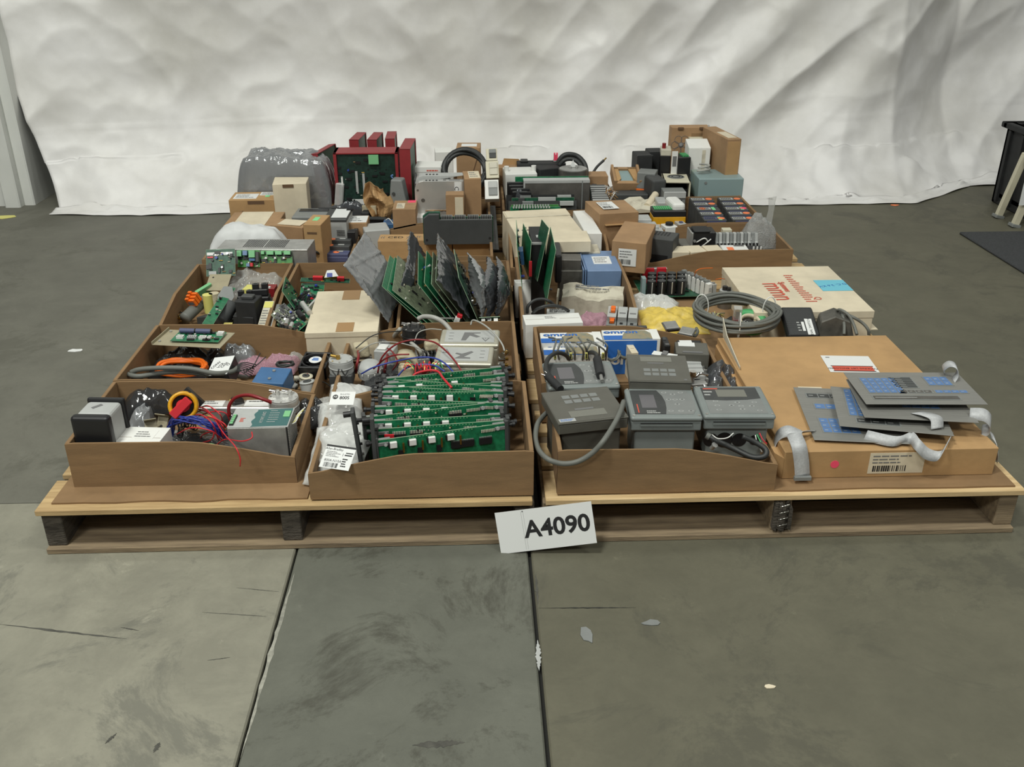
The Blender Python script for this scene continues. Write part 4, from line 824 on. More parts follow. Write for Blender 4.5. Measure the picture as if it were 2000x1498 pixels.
MB().tube([(-.02, -.024, .012), (-.008, -.032, .002), (-.002, -.031, .02)], .0016, m_bcab, 5, 5).tube([(.004, -.031, .018), (.012, -.032, .004), (.02, -.025, .014)], .0016, m_bcab, 5, 5).build('lead', t)
c = at(qB(530, 400), .20); t = empty('dome_cover', (c.x, c.y, .165), 'translucent domed cover with a dotted rim', 'cover', (R(10), 0, 0))
vs = []; fs = []
for j in range(7):
    a = j/6*math.pi/2
    for i in range(24): vs.append((.030*math.cos(a)*math.cos(i*math.pi/12), .030*math.cos(a)*math.sin(i*math.pi/12), .022+.018*math.sin(a)))
fs = [(j*24+i, j*24+(i+1) % 24, (j+1)*24+(i+1) % 24, (j+1)*24+i) for j in range(6) for i in range(24)]
MB().add(vs, fs, m_lgrey, None, True).cyl((0, 0, 0), (0, 0, .022), .031, m_lgrey, 26).build('dome', t); mb = MB()
for k in range(12): mb.cbox(.0315*math.cos(k*.52), .0315*math.sin(k*.52), .016, .003, .003, .006, m_white)
mb.build('rim_dots', t)
cf = [((468, 270), .21, .034, .03, m_spng, 'beige wrapped coil block beside the dark drain hose', 10), ((795, 430), .21, .03, .032, m_spng, 'beige wrapped coil block in front of the half-round winding', -5), ((985, 220), .22, .034, .018, m_spng, 'flat beige wrapped coil against the filter box', 12)]
for i, (p, z, s, hh, m, lb, rr) in enumerate(cf):
    c = at(qB(*p), z); t = empty('transformer_coil', (c.x, c.y, z-.04), lb, 'transformer coil', (0, 0, R(rr))); MB().box(-s*.6, -s*.45, .006, s*.6, s*.45, hh+.012, m).build('winding', t, .006, 3)
    MB().box(-s*.75, -s*.3, 0, s*.75, s*.3, .006, m_dsteel).build('core', t, .001)
c = at(qB(785, 330), .20); t = empty('half_round_winding', (c.x, c.y, .165), 'half-round beige winding arching over the wires', 'winding', (R(90), 0, 0))
mb = MB(); pts = [(.030*math.cos(a), .030*math.sin(a), 0) for a in [k*math.pi/10 for k in range(11)]]; mb.strip(pts, (0, 0, .04), m_spng, .006); mb.build('arch', t)
P = fit(qB(560, 320), qB(695, 330), qB(590, 262), z=.215); t = root('relay_module', 'pale grey module with screws beside the half-round winding', 'module', P, .165); w, d, h = P.w, P.d, P.z-.165
MB().box(-w/2, -d/2, 0, w/2, d/2, h, m_lgrey).box(-w*.4, -d*.3, h, w*.1, d*.3, h+.004, m_white).build('case', t, .0015)
for k, (p, lb) in enumerate((((980, 280), 'dark finned module beside the filter box'), ((900, 300), 'grey steel clamp block in the middle of the tray'), ((600, 200), 'silver antistatic pouch at the tray rear'))):
    c = at(qB(*p), .2)
    if k == 2: bag('antistatic_pouch', lb, (c.x, c.y, .16), (.06, .05, .045), (0, 0, 20), m_antil, 88)
    else:
        t = empty(('finned_module', 'clamp_block')[k], (c.x, c.y, .155), lb, 'module', (0, 0, R(10))); mb = MB().box(-.022, -.02, 0, .022, .02, .022, m_dgrey if k == 0 else m_steel)
        for q in range(5): mb.box(-.022+.01*q, -.02, .022, -.018+.01*q, .02, .034, m_dgrey if k == 0 else m_steel)
        mb.build('body', t, .001)
mb = MB(); t = empty('red_cable_arc', W(qB(600, 440), .19), 'long red cables arching over the pumps tray', 'cable'); T0 = t.location
for pts in ([(590, 480, .19), (620, 370, .235), (720, 275, .27), (860, 238, .285), (1000, 255, .285), (1090, 320, .285), (1160, 400, .275), (1205, 470, .262)], [(560, 450, .2), (640, 380, .23), (720, 350, .245), (820, 345, .25)], [(700, 460, .19), (735, 400, .23), (700, 330, .235), (660, 300, .22)]):
    mb.tube([Vector(W(qB(x, y), z))-T0 for x, y, z in pts], .0022, m_dred, 7, 7)
for x0 in (640, 430, 1010): mb.tube([Vector(W(qB(x, y), z))-T0 for x, y, z in ((x0, 480, .17), (x0+8, 420, .2), (x0+20, 360, .21), (x0+15, 310, .19))], .0036, m_dred, 7, 5)
mb.build('conductors', t); mb = MB(); t = empty('blue_cable_arc', W(qB(480, 490), .19), 'blue wires arching over the green cards', 'cable'); T0 = t.location
for pts in ([(470, 488, .205), (560, 440, .235), (700, 400, .25), (880, 368, .268), (1000, 372, .272), (1080, 410, .27), (1145, 475, .262)], [(740, 500, .24), (790, 450, .255), (880, 422, .265), (1000, 425, .268), (1080, 470, .265)]):
    mb.tube([Vector(W(qB(x, y), z))-T0 for x, y, z in pts], .002, m_bluew, 7, 7)
mb.build('conductors', t); mb = MB(); t = empty('wire_tails', W(qB(930, 480), .20), 'tangle of red, green and yellow wire tails above the cards', 'wire bundle'); T0 = t.location; r = random.Random(12)
for k in range(22):
    a = r.uniform(-90, 90); x0 = 930+a*.5; pts = [(x0+r.uniform(-20, 20), 490, .235), (x0+a*.4, 440+r.uniform(-15, 15), .262), (x0+a*.9, 405+r.uniform(-15, 25), .268), (x0+a*1.2, 440+r.uniform(-10, 40), .262)]
    mb.tube([Vector(W(qB(x, y), z))-T0 for x, y, z in pts], .0013, r.choice((m_red, m_red, m_red, m_lyel, m_grn, m_white)), 5, 5)
for pts in ([(840, 520, .258), (870, 485, .268), (960, 462, .272), (1030, 470, .272), (1070, 520, .272), (1130, 588, .270)],): mb.tube([Vector(W(qB(x, y), z))-T0 for x, y, z in pts], .0028, m_red, 7, 7)
mb.tube([Vector(W(qB(x, y), z))-T0 for x, y, z in ((1030, 470, .262), (1080, 500, .268), (1145, 508, .27))], .0016, m_lyel, 6, 5).build('tails', t) if False else mb.build('tails', t)
cable('braided_lead', 'thin braided leads hanging over the filter box end', [W(qB(x, y), z) for x, y, z in ((1270, 130, .262), (1290, 95, .275), (1370, 130, .28), (1450, 200, .278), (1500, 270, .262), (1518, 320, .25))], .0022, m_lcab, 'lead')
cable('black_lead', 'thin black lead drooping toward the cardboard corner', [W(qB(x, y), z) for x, y, z in ((760, 175, .235), (640, 185, .25), (540, 215, .25), (430, 300, .235))], .0014, m_bcab, 'lead')
cable('thin_grey_lead', 'thin pale lead crossing in front of the black pump', [W(qB(x, y), z) for x, y, z in ((450, 330, .225), (560, 265, .25), (700, 255, .255), (830, 280, .255), (930, 320, .24))], .0014, m_lcab, 'lead')
cable('thin_grey_lead', 'thin pale lead looping beside the filter box', [W(qB(x, y), z) for x, y, z in ((860, 250, .25), (890, 185, .262), (970, 160, .268), (1060, 165, .266))], .0014, m_lcab, 'lead')
c = at(qB(800, 420), .2); bag('black_polythene_bag', 'dark bag lying between the pumps on the tray floor', (c.x, c.y, .141), (.24, .20, .045), (0, 0, 0), m_blackf, 89, flat=.2)
c = at(qB(1510, 310), .235); t = empty('brass_sensor', (c.x, c.y, .222), 'threaded brass and steel sensor at the tray edge', 'sensor', (R(80), 0, R(-20)))
MB().cyl((0, 0, -.018), (0, 0, .006), .0055, m_brass, 12).cyl((0, 0, .006), (0, 0, .014), .008, m_chrome, 6).cyl((0, 0, -.026), (0, 0, -.018), .008, m_chrome, 12).build('body', t)
# ================================================================= operator terminals
def icon(mb, X, u, v, s, m, k):
    if k == 0: mb.prism([(u+s*math.cos(a), v+s*.62*math.sin(a)) for a in [q*.5236 for q in range(12)]], .0006, .0011, m, 'z', X)
    elif k in (1, 2, 3, 4):
        a0 = {1: 90, 2: 270, 3: 0, 4: 180}[k]; mb.prism([(u+s*.7*math.cos(R(a0+q)), v+s*.6*math.sin(R(a0+q))) for q in (0, 120, 240)], .0012, .0016, m_ink, 'z', X)
def terminal(P, z0, style, label, rx=0, screws=True, under=True):
    t = root('operator_terminal', label, 'operator terminal', P, z0, None, rx); w, d, h = P.w, P.d, P.z-z0; hh = .034
    grey = style in ('grey', 'lcd'); mm = m_tgrey if grey else m_tdark
    if grey:
        MB().box(-w/2, -d/2, h-.012, w/2, d/2, h, mm).build('front_bezel', t, .006, 3); MB().box(-w/2+.002, -d/2+.003, h-hh, w/2-.002, d/2-.003, h-.011, mm).build('bezel_skirt', t, .003, 2)
        MB().box(-w*.36, -d/2+.001, h-.022, w*.36, -d/2+.004, h-.016, m_tgrey).box(-w*.36, -d/2+.0005, h-.016, w*.36, -d/2+.002, h-.0145, m_ink).build('latch_slot', t)
    else:
        MB().box(-w/2, -d/2, h-.004, w/2, d/2, h, mm).build('front_bezel', t, .0015, 2); MB().box(-w/2+.001, -d/2+.001, h-hh*.8, w/2-.001, d/2-.001, h-.004, mm).build('bezel_skirt', t, .002)
    if under: MB().box(-w*.42, -d*.42, 0, w*.42, d*.42, h-hh*.75, mm if not grey else m_tgrey).build('rear_housing', t, .003)
    X = face(w, d, h, 'T')
    if grey:
        if style == 'grey':
            mb = MB().prism([(w*.07, d*.10), (w*.88, d*.10), (w*.94, d*.25), (w*.955, d*.5), (w*.94, d*.75), (w*.88, d*.90), (w*.07, d*.90)], .0001, .0006, m_grey, 'z', X)
            mb.prism([(w*.07, d*.10), (w*.50, d*.10), (w*.53, d*.3), (w*.54, d*.5), (w*.52, d*.7), (w*.46, d*.90), (w*.07, d*.90)], .0003, .0009, m_dgrey, 'z', X); mb.build('overlay', t)
            MB().box(w*.19, d*.30, .0008, w*.40, d*.74, .0012, m_screen, X).build('display_window', t)
            MB().text('red lion', w*.125, d*.30, .007, m_rink, X, R(90), 'CENTER', .0013).build('marking', t) if False else MB().box(w*.12, d*.14, .0009, w*.135, d*.42, .0013, m_rink, X).build('red_marking', t)
            mb = MB().lines(w*.24, d*.11, w*.44, d*.22, m_lgrey, X, 2, .0013, 3, .5); kk = [(.56, .82, 0), (.80, .82, 0), (.68, .76, 1), (.60, .58, 4), (.69, .58, 0), (.79, .58, 3), (.70, .42, 2), (.58, .20, 0), (.72, .20, 0), (.86, .20, 1)]
        else:
            mb = MB().prism([(w*.10, d*.08), (w*.90, d*.08), (w*.90, d*.92), (w*.10, d*.92)], .0001, .0005, m_grey, 'z', X)
            mb.prism([(w*.10, d*.92), (w*.90, d*.92), (w*.90, d*.56), (w*.7, d*.51), (w*.4, d*.49), (w*.10, d*.51)][::-1], .0003, .0009, m_dgrey, 'z', X).build('overlay', t)
            MB().box(w*.30, d*.60, .0008, w*.72, d*.84, .0013, m_lcd, X).build('display_window', t); MB().box(w*.13, d*.86, .0009, w*.34, d*.89, .0013, m_rink, X).build('red_marking', t)
            mb = MB().lines(w*.12, d*.62, w*.27, d*.82, m_lgrey, X, 2, .0013, 5, .4); kk = [(.24, .46, 0), (.54, .42, 1), (.78, .42, 0), (.24, .32, 0), (.44, .32, 4), (.57, .30, 0), (.72, .30, 3), (.24, .18, 0), (.57, .20, 2), (.80, .16, 0)]
        for u, v, k in kk: icon(mb, X, w*u, d*v, w*.038, m_lgrey, 0); mb.prism([(w*u+w*.027*math.cos(a), d*v+w*.027*.62*math.sin(a)) for a in [q*.5236 for q in range(12)]], .0011, .0013, m_grey, 'z', X); icon(mb, X, w*u, d*v, w*.019, m_ink, k)
        mb.build('keypad', t); mb = MB()
        for u in (.05, .95):
            for v in (.06, .94): mb.cyl((w*u, d*v, -.001), (w*u, d*v, .0012), .003, m_chrome, 10, X=X)
        mb.build('corner_screws', t)
    else:
        fl = style == 'dark_flip'
        MB().box(w*.012, d*.02, .0001, w*.988, d*.98, .0006, m_tdark, X).build('overlay', t)
        ky = .56 if fl else .20; wy = .14 if fl else .72; mb = MB()
        for a in range(4):
            for b_ in range(2): mb.box(w*(.25+.135*a), d*(ky+.15*b_), .0005, w*(.25+.135*a+.11), d*(ky+.15*b_+.10), .0012, m_grey, X)
        mb.build('keypad', t); MB().box(w*.22, d*wy, .0005, w*.74, d*(wy+.18), .001, m_lcd, X).box(w*.33, d*(wy+.20 if fl else wy-.08), .0005, w*.60, d*(wy+.25 if fl else wy-.04), .001, m_gink, X).build('display_window', t)
        if fl: MB().box(w*.03, d*.03, .0005, w*.26, d*.12, .001, m_lgrey, X).lines(w*.05, d*.04, w*.24, d*.11, m_bprint, X, 2, .0013).build('sticker', t)
        else: MB().box(w*.35, -.002, h*.2, w*.62, 0, h*.6, m_blk, face(w, d, h, 'F')).build('rear_latch', t)
        MB().box(w*.88, d*.06, .0005, w*.93, d*.10, .001, m_gink, X).build('maker_mark', t)
    return t
Pt = {k: fit(qC(*a), qC(*b_), qC(*c), z=z) for k, a, b_, c, z in (('a', (265, 855), (780, 800), (180, 620), .272), ('b', (795, 806), (1325, 806), (742, 590), .268), ('c', (1330, 795), (1862, 795), (1245, 573), .268),
      ('d', (190, 590), (722, 572), (205, 400), .255), ('e', (785, 538), (1243, 550), (672, 340), .288))}
terminal(Pt['a'], BZ, 'dark_flip', 'upside-down dark terminal with eight keys in the tray corner')
terminal(Pt['b'], BZ, 'grey', 'blue-grey terminal with tall window between the dark and wide-display ones')
tc = terminal(Pt['c'], BZ+.02, 'lcd', 'blue-grey terminal with wide display and open cable knockouts')
terminal(Pt['d'], BZ, 'grey', 'blue-grey terminal lying under the gooseneck plug')
terminal(Pt['e'], .205, 'dark', 'raised dark terminal with its window at the top', under=False)
P = Pt['c']; X = face(P.w, P.d, P.z-BZ-.02, 'F'); mb = MB()
for u, rr in ((.14, .016), (.33, .018), (.54, .016), (.76, .012)): mb.cyl((P.w*u, .045, -P.d*.08-.001), (P.w*u, .045, -P.d*.08+.0006), rr, m_blk, 22, X=X)
mb.build('cable_knockouts', tc)
cable('knockout_cable', 'stout black cord emerging from a knockout and hanging over the tray front', [W(qC(x, y), z) for x, y, z in ((1610, 945, .235), (1700, 985, .225), (1780, 1040, .215), (1770, 1090, .205), (1680, 1095, .20), (1560, 1040, .205), (1450, 990, .215), (1370, 950, .222))], .0062, m_bcab, 'cord',
      ends=((W(qC(1372, 950), .222), W(qC(1345, 935), .225), .008, m_gcab, 'strain_relief'),))
t = empty('stripped_wires', W(qC(1370, 930), .215), 'stripped red, green and white wires by the cable knockouts', 'wires'); T0 = t.location; mb = MB()
for pts, m in (([(1385, 930, .225), (1430, 960, .228), (1500, 955, .235), (1545, 920, .245)], m_white), ([(1735, 920, .232), (1760, 970, .222), (1790, 1000, .215)], m_red), ([(1715, 930, .232), (1745, 990, .222), (1765, 1040, .212)], m_grn), ([(1705, 935, .23), (1720, 1000, .215), (1755, 1060, .205)], m_white), ([(1385, 960, .222), (1395, 1000, .212), (1400, 1020, .205)], m_blk)):
    mb.tube([Vector(W(qC(x, y), z))-T0 for x, y, z in pts], .0013, m, 6, 5)
mb.build('conductors', t)
t = empty('brass_gland', W(qC(1395, 1020), .205), 'small metal gland hanging below the stripped wires', 'gland', (R(30), R(20), 0)); MB().cyl((0, 0, -.006), (0, 0, .006), .005, m_steel, 10).cyl((0, 0, .006), (0, 0, .009), .007, m_steel, 6).build('nut', t)
cable('black_power_cord', 'long black power cord looping out over the tray corner', [W(qC(742, 690), .278), W(qC(715, 770), .282)]+[tuple(aty(qC(x, y), Y)) for x, y, Y in ((670, 860, 1.70), (600, 970, 1.655), (530, 1050, 1.650), (450, 1108, 1.650), (370, 1138, 1.650), (280, 1142, 1.650), (190, 1112, 1.655), (125, 1050, 1.69), (97, 960, 1.74), (110, 860, 1.80), (150, 800, 1.84), (200, 755, 1.87))], .0058, m_gcab, 'cord')
cable('gooseneck_plug_lead', 'black moulded plug lead bent over the grey terminal', [W(qC(x, y), z) for x, y, z in ((345, 380, .225), (310, 345, .25), (250, 335, .265), (195, 370, .272), (172, 430, .272), (180, 495, .27))], .0055, m_bcab, 'lead', ends=((W(qC(182, 500), .27), W(qC(280, 600), .265), .009, m_blkm, 'plug_body'), (W(qC(178, 505), .272), W(qC(140, 488), .275), .0014, m_chrome, 'pin'), (W(qC(200, 495), .275), W(qC(165, 470), .278), .0014, m_chrome, 'pin')))
cable('round_connector_lead', 'black round connector lead lying across the grey terminal screen', [W(qC(x, y), z) for x, y, z in ((480, 335, .22), (510, 330, .245), (540, 345, .262), (550, 385, .27))], .0052, m_bcab, 'lead', ends=((W(qC(548, 380), .27), W(qC(572, 500), .266), .0105, m_blkm, 'connector_shell'), (W(qC(575, 500), .266), W(qC(585, 540), .262), .0045, m_steel, 'contact')))
# ================================================================= cartons and relays tray
def bluebox(P, z0, label, sd, front=False):
    t = root('blue_white_carton', label, 'carton', P, z0); w, d, h = P.w, P.d, P.z-z0; MB().box(-w/2, -d/2, 0, w/2, d/2, h, m_whitec).build('body', t, .001)
    X = face(w, d, h, 'T'); MB().box(0, 0, 0, w*.93, d*.42, .0006, m_bprint, X).prism([(w*.32, d*.05), (w*.9, d*.02), (w*.88, d*.55), (w*.78, d*.9), (w*.45, d*.95), (w*.36, d*.5)], .0005, .0012, m_bscuff, 'z', X).box(w*.86, 0, .0006, w, d, .0013, m_whitec, X).build('printed_top', t)
    MB().text('omron', w*.33, d*.74, .026, m_bprint, X, 0, 'CENTER', .0016, .03, 1.25).build('lettering', t)
    if front:
        X = face(w, d, h, 'F'); MB().box(w*.01, 0, 0, w*.94, h*.97, .0006, m_bprint, X).text('omron', w*.55, h*.42, .040, m_whitec, X, 0, 'CENTER', .001, .03, 1.1).build('printed_front', t)
    return t
P1 = fit(qC(140, 262), qC(592, 255), qC(125, 188), z=.228); bluebox(P1, BZ, 'blue and white carton with scuffed top against the tray wall', 1)
P2 = fit(qC(600, 240), qC(1012, 235), qC(565, 168), z=.236); bluebox(P2, BZ, 'blue and white carton with large lettering on its front', 2, True)
P3 = fit(qC(160, 350), qC(625, 345), qC(140, 266), z=.215); bluebox(P3, BZ, 'lower scuffed blue and white carton behind the cable tails', 3)
P = fit(qC(800, 335), qC(850, 332), qC(780, 270), z=.222); carton('small_carton', 'narrow white carton end between the coiled lead and lettered carton', P, BZ, m_pale)
r = random.Random(8); t = empty('tagged_lead_bundle', W(qC(300, 370), .18), 'bundle of grey leads with yellow tags behind the terminals', 'lead bundle'); T0 = t.location; mb = MB(); tg = MB()
for k, x0 in enumerate((240, 270, 330, 360, 385, 440, 470, 490, 560, 590, 610)):
    pts = [(x0, 385, .20), (x0+r.uniform(-20, 20), 320, .235), (x0+r.uniform(-70, 10), 260+r.uniform(-30, 20), .255), (x0+r.uniform(-110, -20), 235+r.uniform(-20, 40), .25)]
    mb.tube([Vector(W(qC(x, y), z))-T0 for x, y, z in pts], .0024, m_gcab, 6, 6)
for x0 in (240, 355, 468, 590):
    c = Vector(W(qC(x0, 355), .235))-T0; tg.cbox(c.x, c.y, c.z, .006, .004, .016, m_lyel).cbox(c.x, c.y-.0022, c.z, .003, .0006, .012, m_blk)
mb.build('leads', t); tg.build('yellow_tags', t)
coil('coiled_lead', 'small coiled grey lead beside the lettered carton', W(qC(650, 330), .20), .022, .0026, 5, m_gcab, seed=9, tilt=(60, 0, 10)); coil('coiled_lead', 'second small grey coiled lead leaning on the narrow carton', W(qC(745, 320), .20), .020, .0024, 5, m_gcab, seed=10, tilt=(50, 20, 0))
for k, (p, q, b_, z, m, lb) in enumerate((((1125, 335), (1370, 345), (1110, 250), .225, m_tdark, 'black relay module with a white printed sticker'), ((1150, 300), (1330, 300), (1135, 240), .215, m_blk, 'black relay block standing behind the stickered one'), ((1040, 280), (1085, 280), (1035, 215), .222, m_blk, 'narrow black connector block by the lettered carton'))):
    P = fit(qC(*p), qC(*q), qC(*b_), z=z); t = root('relay_block', lb, 'relay', P, BZ); w, d, h = P.w, P.d, P.z-BZ; mb = MB().box(-w/2, -d/2, 0, w/2, d/2, h, m)
    mb.build('case', t, .003, 2); MB().box(-w*.4, d*.1, h, w*.1, d*.42, h+.0012, m_paper if k != 2 else m_dgrey).box(-w*.3, -d*.45, h, w*.3, -d*.35, h+.002, m_gink).build('sticker', t)
for k in range(5):
    y = 355+k*32; P = fit(qC(1140+k*18, y+22), qC(1300+k*10, y+20), qC(1135+k*18, y-4), z=.20+.004*(k % 2)); t = root('solid_state_relay', ('pale relay with clip nearest the black relay block', 'pale relay second in the row beside the raised terminal', 'pale relay in the middle of the clipped row', 'pale relay fourth in the clipped row', 'pale relay at the silver clamp end of the row')[k], 'relay', P, .165)
    w, d, h = P.w, P.d, P.z-.165; MB().box(-w/2, -d/2, 0, w/2, d/2, h, m_lgrey).box(-w*.2, -d/2-.001, h*.4, w*.2, -d/2, h*.8, m_blk).build('case', t, .001); MB().box(w/2, -d*.3, h*.3, w/2+.010, d*.3, h*.7, m_steel).cyl((w/2+.008, 0, h*.7), (w/2+.008, 0, h), .002, m_chrome, 8).build('clip', t)
P = fit(qC(945, 345), qC(1120, 375), qC(950, 318), z=.235); t = root('paper_tag', 'folded white paper tag lying behind the raised terminal', 'paper tag', P, P.z); MB().box(-P.w/2, -P.d/2, 0, P.w/2, P.d/2, .001, m_paper).box(-P.w*.1, -P.d/2-.001, .001, P.w*.1, P.d/2, .006, m_gink).build('card', t)
c = at(qC(1290, 500), .225); t = empty('hinge_clamp', (c.x, c.y, .19), 'silver toggle clamp beside the silvery bag', 'clamp', (0, 0, R(10)))
MB().box(-.020, -.012, 0, .020, .012, .018, m_steel).box(-.018, -.006, .018, -.012, .006, .036, m_steel).cyl((-.015, 0, .036), (-.015, 0, .048), .008, m_chrome, 14).cyl((.012, -.012, .012), (.012, -.026, .006), .006, m_chrome, 12).build('body', t, .001); MB().tube([(-.01, 0, .03), (.004, 0, .04), (.022, 0, .034)], .004, m_chrome, 8, 5).build('lever', t)
c = at(qC(1460, 470), .20); bag('antistatic_bag', 'silvery blue antistatic bag standing in the tray corner', (c.x, c.y, .16), (.075, .115, .065), (8, 6, -10), m_anti, 61, amp=.9)
c = at(qC(1430, 545), .18); bag('foam_pouch', 'yellowish foam pouch under the silvery blue bag', (c.x, c.y, .15), (.06, .04, .04), (0, 0, 0), m_spng, 62)
a = at(qC(1600, 450), .21); b_ = at(qC(1385, 185), .25); t = empty('torn_flap', (0, 0, 0), 'torn grey cardboard flap standing along the flat carton', 'cardboard flap'); p1 = at(qC(1590, 450), .205); p2 = at(qC(1470, 215), .205)
t.location = p1; dv = p2-p1; MB().prism([(0, 0), (dv.length, 0), (dv.length*1.12, .045), (dv.length*.8, .02), (dv.length*.4, .012), (0, .006)], -.001, .001, m_pgrey, 'y').build('flap', t); t.rotation_euler = (0, 0, math.atan2(dv.y, dv.x))
MB().box(-.01, 0, -.06, dv.length, .002, 0, m_card).build('tray_side', t) if False else None
# ================================================================= flat cartons, keypads, ribbons
FP = [(.640, 1.985), (1.098, 1.985), (1.098, 2.312), (.640, 2.312)]
P = blk(.869, 2.008, .458, .610, .200); t = carton('flat_carton', 'large flat brown carton with a pink dot, shipping label and document pouch', P, SZ, m_kraftb, flap=2, marks=[('F', .22, .32, .26, .7, m_pinkd, 'dot'), ('F', .40, .14, .66, .90, m_pale, 'bar')], sd=5)
MB().prism([(-.229, -.305), (-.229, .3), (-.236, .29), (-.243, -.28)][::-1], 0, .05, m_kraftb, 'z').build('bulged_side', t)
pp = [at(qD(*p), .2012) for p in ((725, 680), (1015, 685), (910, 577), (620, 585))]; P = fit(qD(725, 680), qD(1015, 685), qD(620, 583), z=.2006)
t = root('document_pouch', 'white document pouch with a red printed strip stuck on the flat carton', 'document pouch', P, P.z); w, d = P.w, P.d
MB().box(-w/2, -d/2, 0, w/2, d/2, .001, m_paper).build('pouch', t); MB().box(-w*.40, -d*.42, .001, w*.42, -d*.16, .0016, m_ors if False else m_rink).box(-w*.42, -d*.45, .0008, w*.44, -d*.42, .0017, m_ink).box(-w*.42, -d*.16, .0008, w*.44, -d*.13, .0017, m_ink).text('PACKING LIST ENCLOSED', 0, -d*.29, .0105, m_ink, None, R(180), 'CENTER', .002).box(-w*.42, d*.36, .001, -w*.34, d*.40, .0014, m_gink).build('printed_strip', t)
def keypanel(P, label, keys, rz=0, rx=0, ry=0, z=None):
    t = root('keypad_panel', label, 'keypad panel', P, z or P.z, None, rx, ry); w, d = P.w, P.d
    MB().box(-w/2, -d/2, -.0015, w/2, d/2, 0, m_panel).build('face_sheet', t, .0004); MB().box(-w/2+.006, -d/2+.006, -.0045, w/2-.006, d/2-.006, -.002, m_dsteel).build('backing_plate', t, .0004)
    X = face(w, d, 0, 'T')
    for (u, v, nx, ny, sx, sy, m) in keys:
        mb = MB().box(w*u-.003, d*v-.003, .0001, w*u+nx*sx+.001, d*v+ny*sy+.001, .0006, m_grey, X)
        for a in range(nx):
            for b_ in range(ny): mb.box(w*u+a*sx, d*v+b_*sy, .0005, w*u+a*sx+sx-.0025, d*v+b_*sy+sy-.0025, .0011, m, X); mb.box(w*u+a*sx+.003, d*v+b_*sy+sy*.35, .0010, w*u+a*sx+sx*.5, d*v+b_*sy+sy*.45, .0014, m_lgrey, X)
        mb.build('key_group', t)
    return t
Pa = fit(qD(630, 1075), qD(1200, 1100), qD(400, 763), z=.208); keypanel(Pa, 'lowest keypad panel of the stack with blue key blocks', [(.14, .14, 4, 3, .020, .022, m_bkey), (.16, .58, 2, 1, .024, .024, m_bkey), (.12, .80, 3, 1, .026, .020, m_dgrey)])
Pb_ = fit(qD(780, 993), qD(1450, 1052), qD(555, 748), z=.226); keypanel(Pb_, 'second keypad panel from the bottom with a long blue key column', [(.12, .28, 2, 6, .018, .022, m_bkey), (.17, .12, 3, 1, .03, .02, m_dgrey)])
Pc_ = fit(qD(925, 943), qD(1595, 975), qD(690, 715), z=.242); keypanel(Pc_, 'third keypad panel of the stack, plain grey margin showing', [(.4, .3, 4, 3, .02, .02, m_bkey)])
Pd_ = fit(qD(935, 866), qD(1648, 868), qD(740, 680), z=.258); keypanel(Pd_, 'topmost keypad panel with pale blue key blocks and slots', [(.10, .34, 5, 4, .016, .019, m_bkey), (.66, .58, 3, 2, .018, .022, m_bkey), (.66, .34, 4, 1, .018, .014, m_bkey), (.36, .34, 4, 1, .018, .014, m_dsteel), (.36, .50, 1, 6, .05, .009, m_dgrey), (.10, .14, 1, 1, .19, .018, m_dsteel)])
P = fit(qD(560, 755), qD(700, 758), qD(565, 718), z=.222); t = root('paper_slip', 'cream paper slip poking out behind the keypad panels', 'paper slip', P, .200); MB().box(-P.w/2, -P.d/2, 0, P.w/2, P.d/2, .001, m_pale).build('paper', t)
P = blk(.90, 1.86, .22, .14, .203); t = root('foam_spacer', 'dark spacer block under the keypad panel stack', 'spacer', P, .2); MB().box(-.09, -.05, 0, .09, .05, .003, m_blkm).build('pad', t)
def ribbon(label, pts, wv, plug=None):
    Q = [Vector(at(qD(x, y), z) if z < 1 else aty(qD(x, y), z)) for x, y, z in pts]; t = empty('ribbon_cable', Q[0], label, 'ribbon cable'); MB().strip([q-Q[0] for q in Q], wv, m_ribbon, .0006).build('band', t)
    if plug: q = Q[-1]-Q[0]; d = (Q[-1]-Q[-2]).normalized(); MB().cyl(q, q+d*.004, .001, m_grey, 4).cbox(q.x, q.y-.002, q.z-.003, abs(wv[0])+.004, .008, .009, m_grey).build('plug', t, .0006)
    return t
ribbon('grey ribbon cable draped over the front of the labelled carton with a plug', [(600, 1030, .208), (545, 1030, .222), (515, 1045, .226), (540, 1110, 1.695), (555, 1200, 1.688), (561, 1290, 1.686)], (.032, .003, .004), True)
ribbon('grey ribbon cable curling beside the tray of terminals', [(560, 1055, .214), (480, 1025, .220), (420, 1050, .205), (395, 1110, .180), (405, 1140, .165)], (.006, .028, .012))
ribbon('grey ribbon cable hanging in a loop below the panel stack', [(930, 1050, .214), (1100, 1085, .214), (1190, 1060, .216), (1235, 1105, 1.69), (1290, 1158, 1.685), (1360, 1170, 1.685), (1400, 1115, 1.69), (1430, 1060, .214)], (.012, .012, .018))
ribbon('grey ribbon cable folded over the edge of the third panel', [(1230, 915, .245), (1300, 930, .250), (1345, 955, .246), (1350, 1010, .230)], (.028, .004, .002))
ribbon('grey ribbon cable bulging past the corner of the panel stack', [(1540, 925, .246), (1620, 930, .250), (1660, 965, .238), (1655, 1010, .215), (1610, 1025, .205)], (.008, .02, .02))
ribbon('grey ribbon loop standing above the far corner of the top panel', [(1400, 700, .245), (1385, 660, .272), (1420, 632, .290), (1460, 645, .290), (1468, 690, .272), (1440, 735, .255)], (.006, .024, .004))
ribbon('grey ribbon cable drooping beside the end of the labelled carton', [(1660, 1040, .20), (1690, 1080, .195), (1700, 1140, .175), (1695, 1190, .150)], (.006, .024, .006))
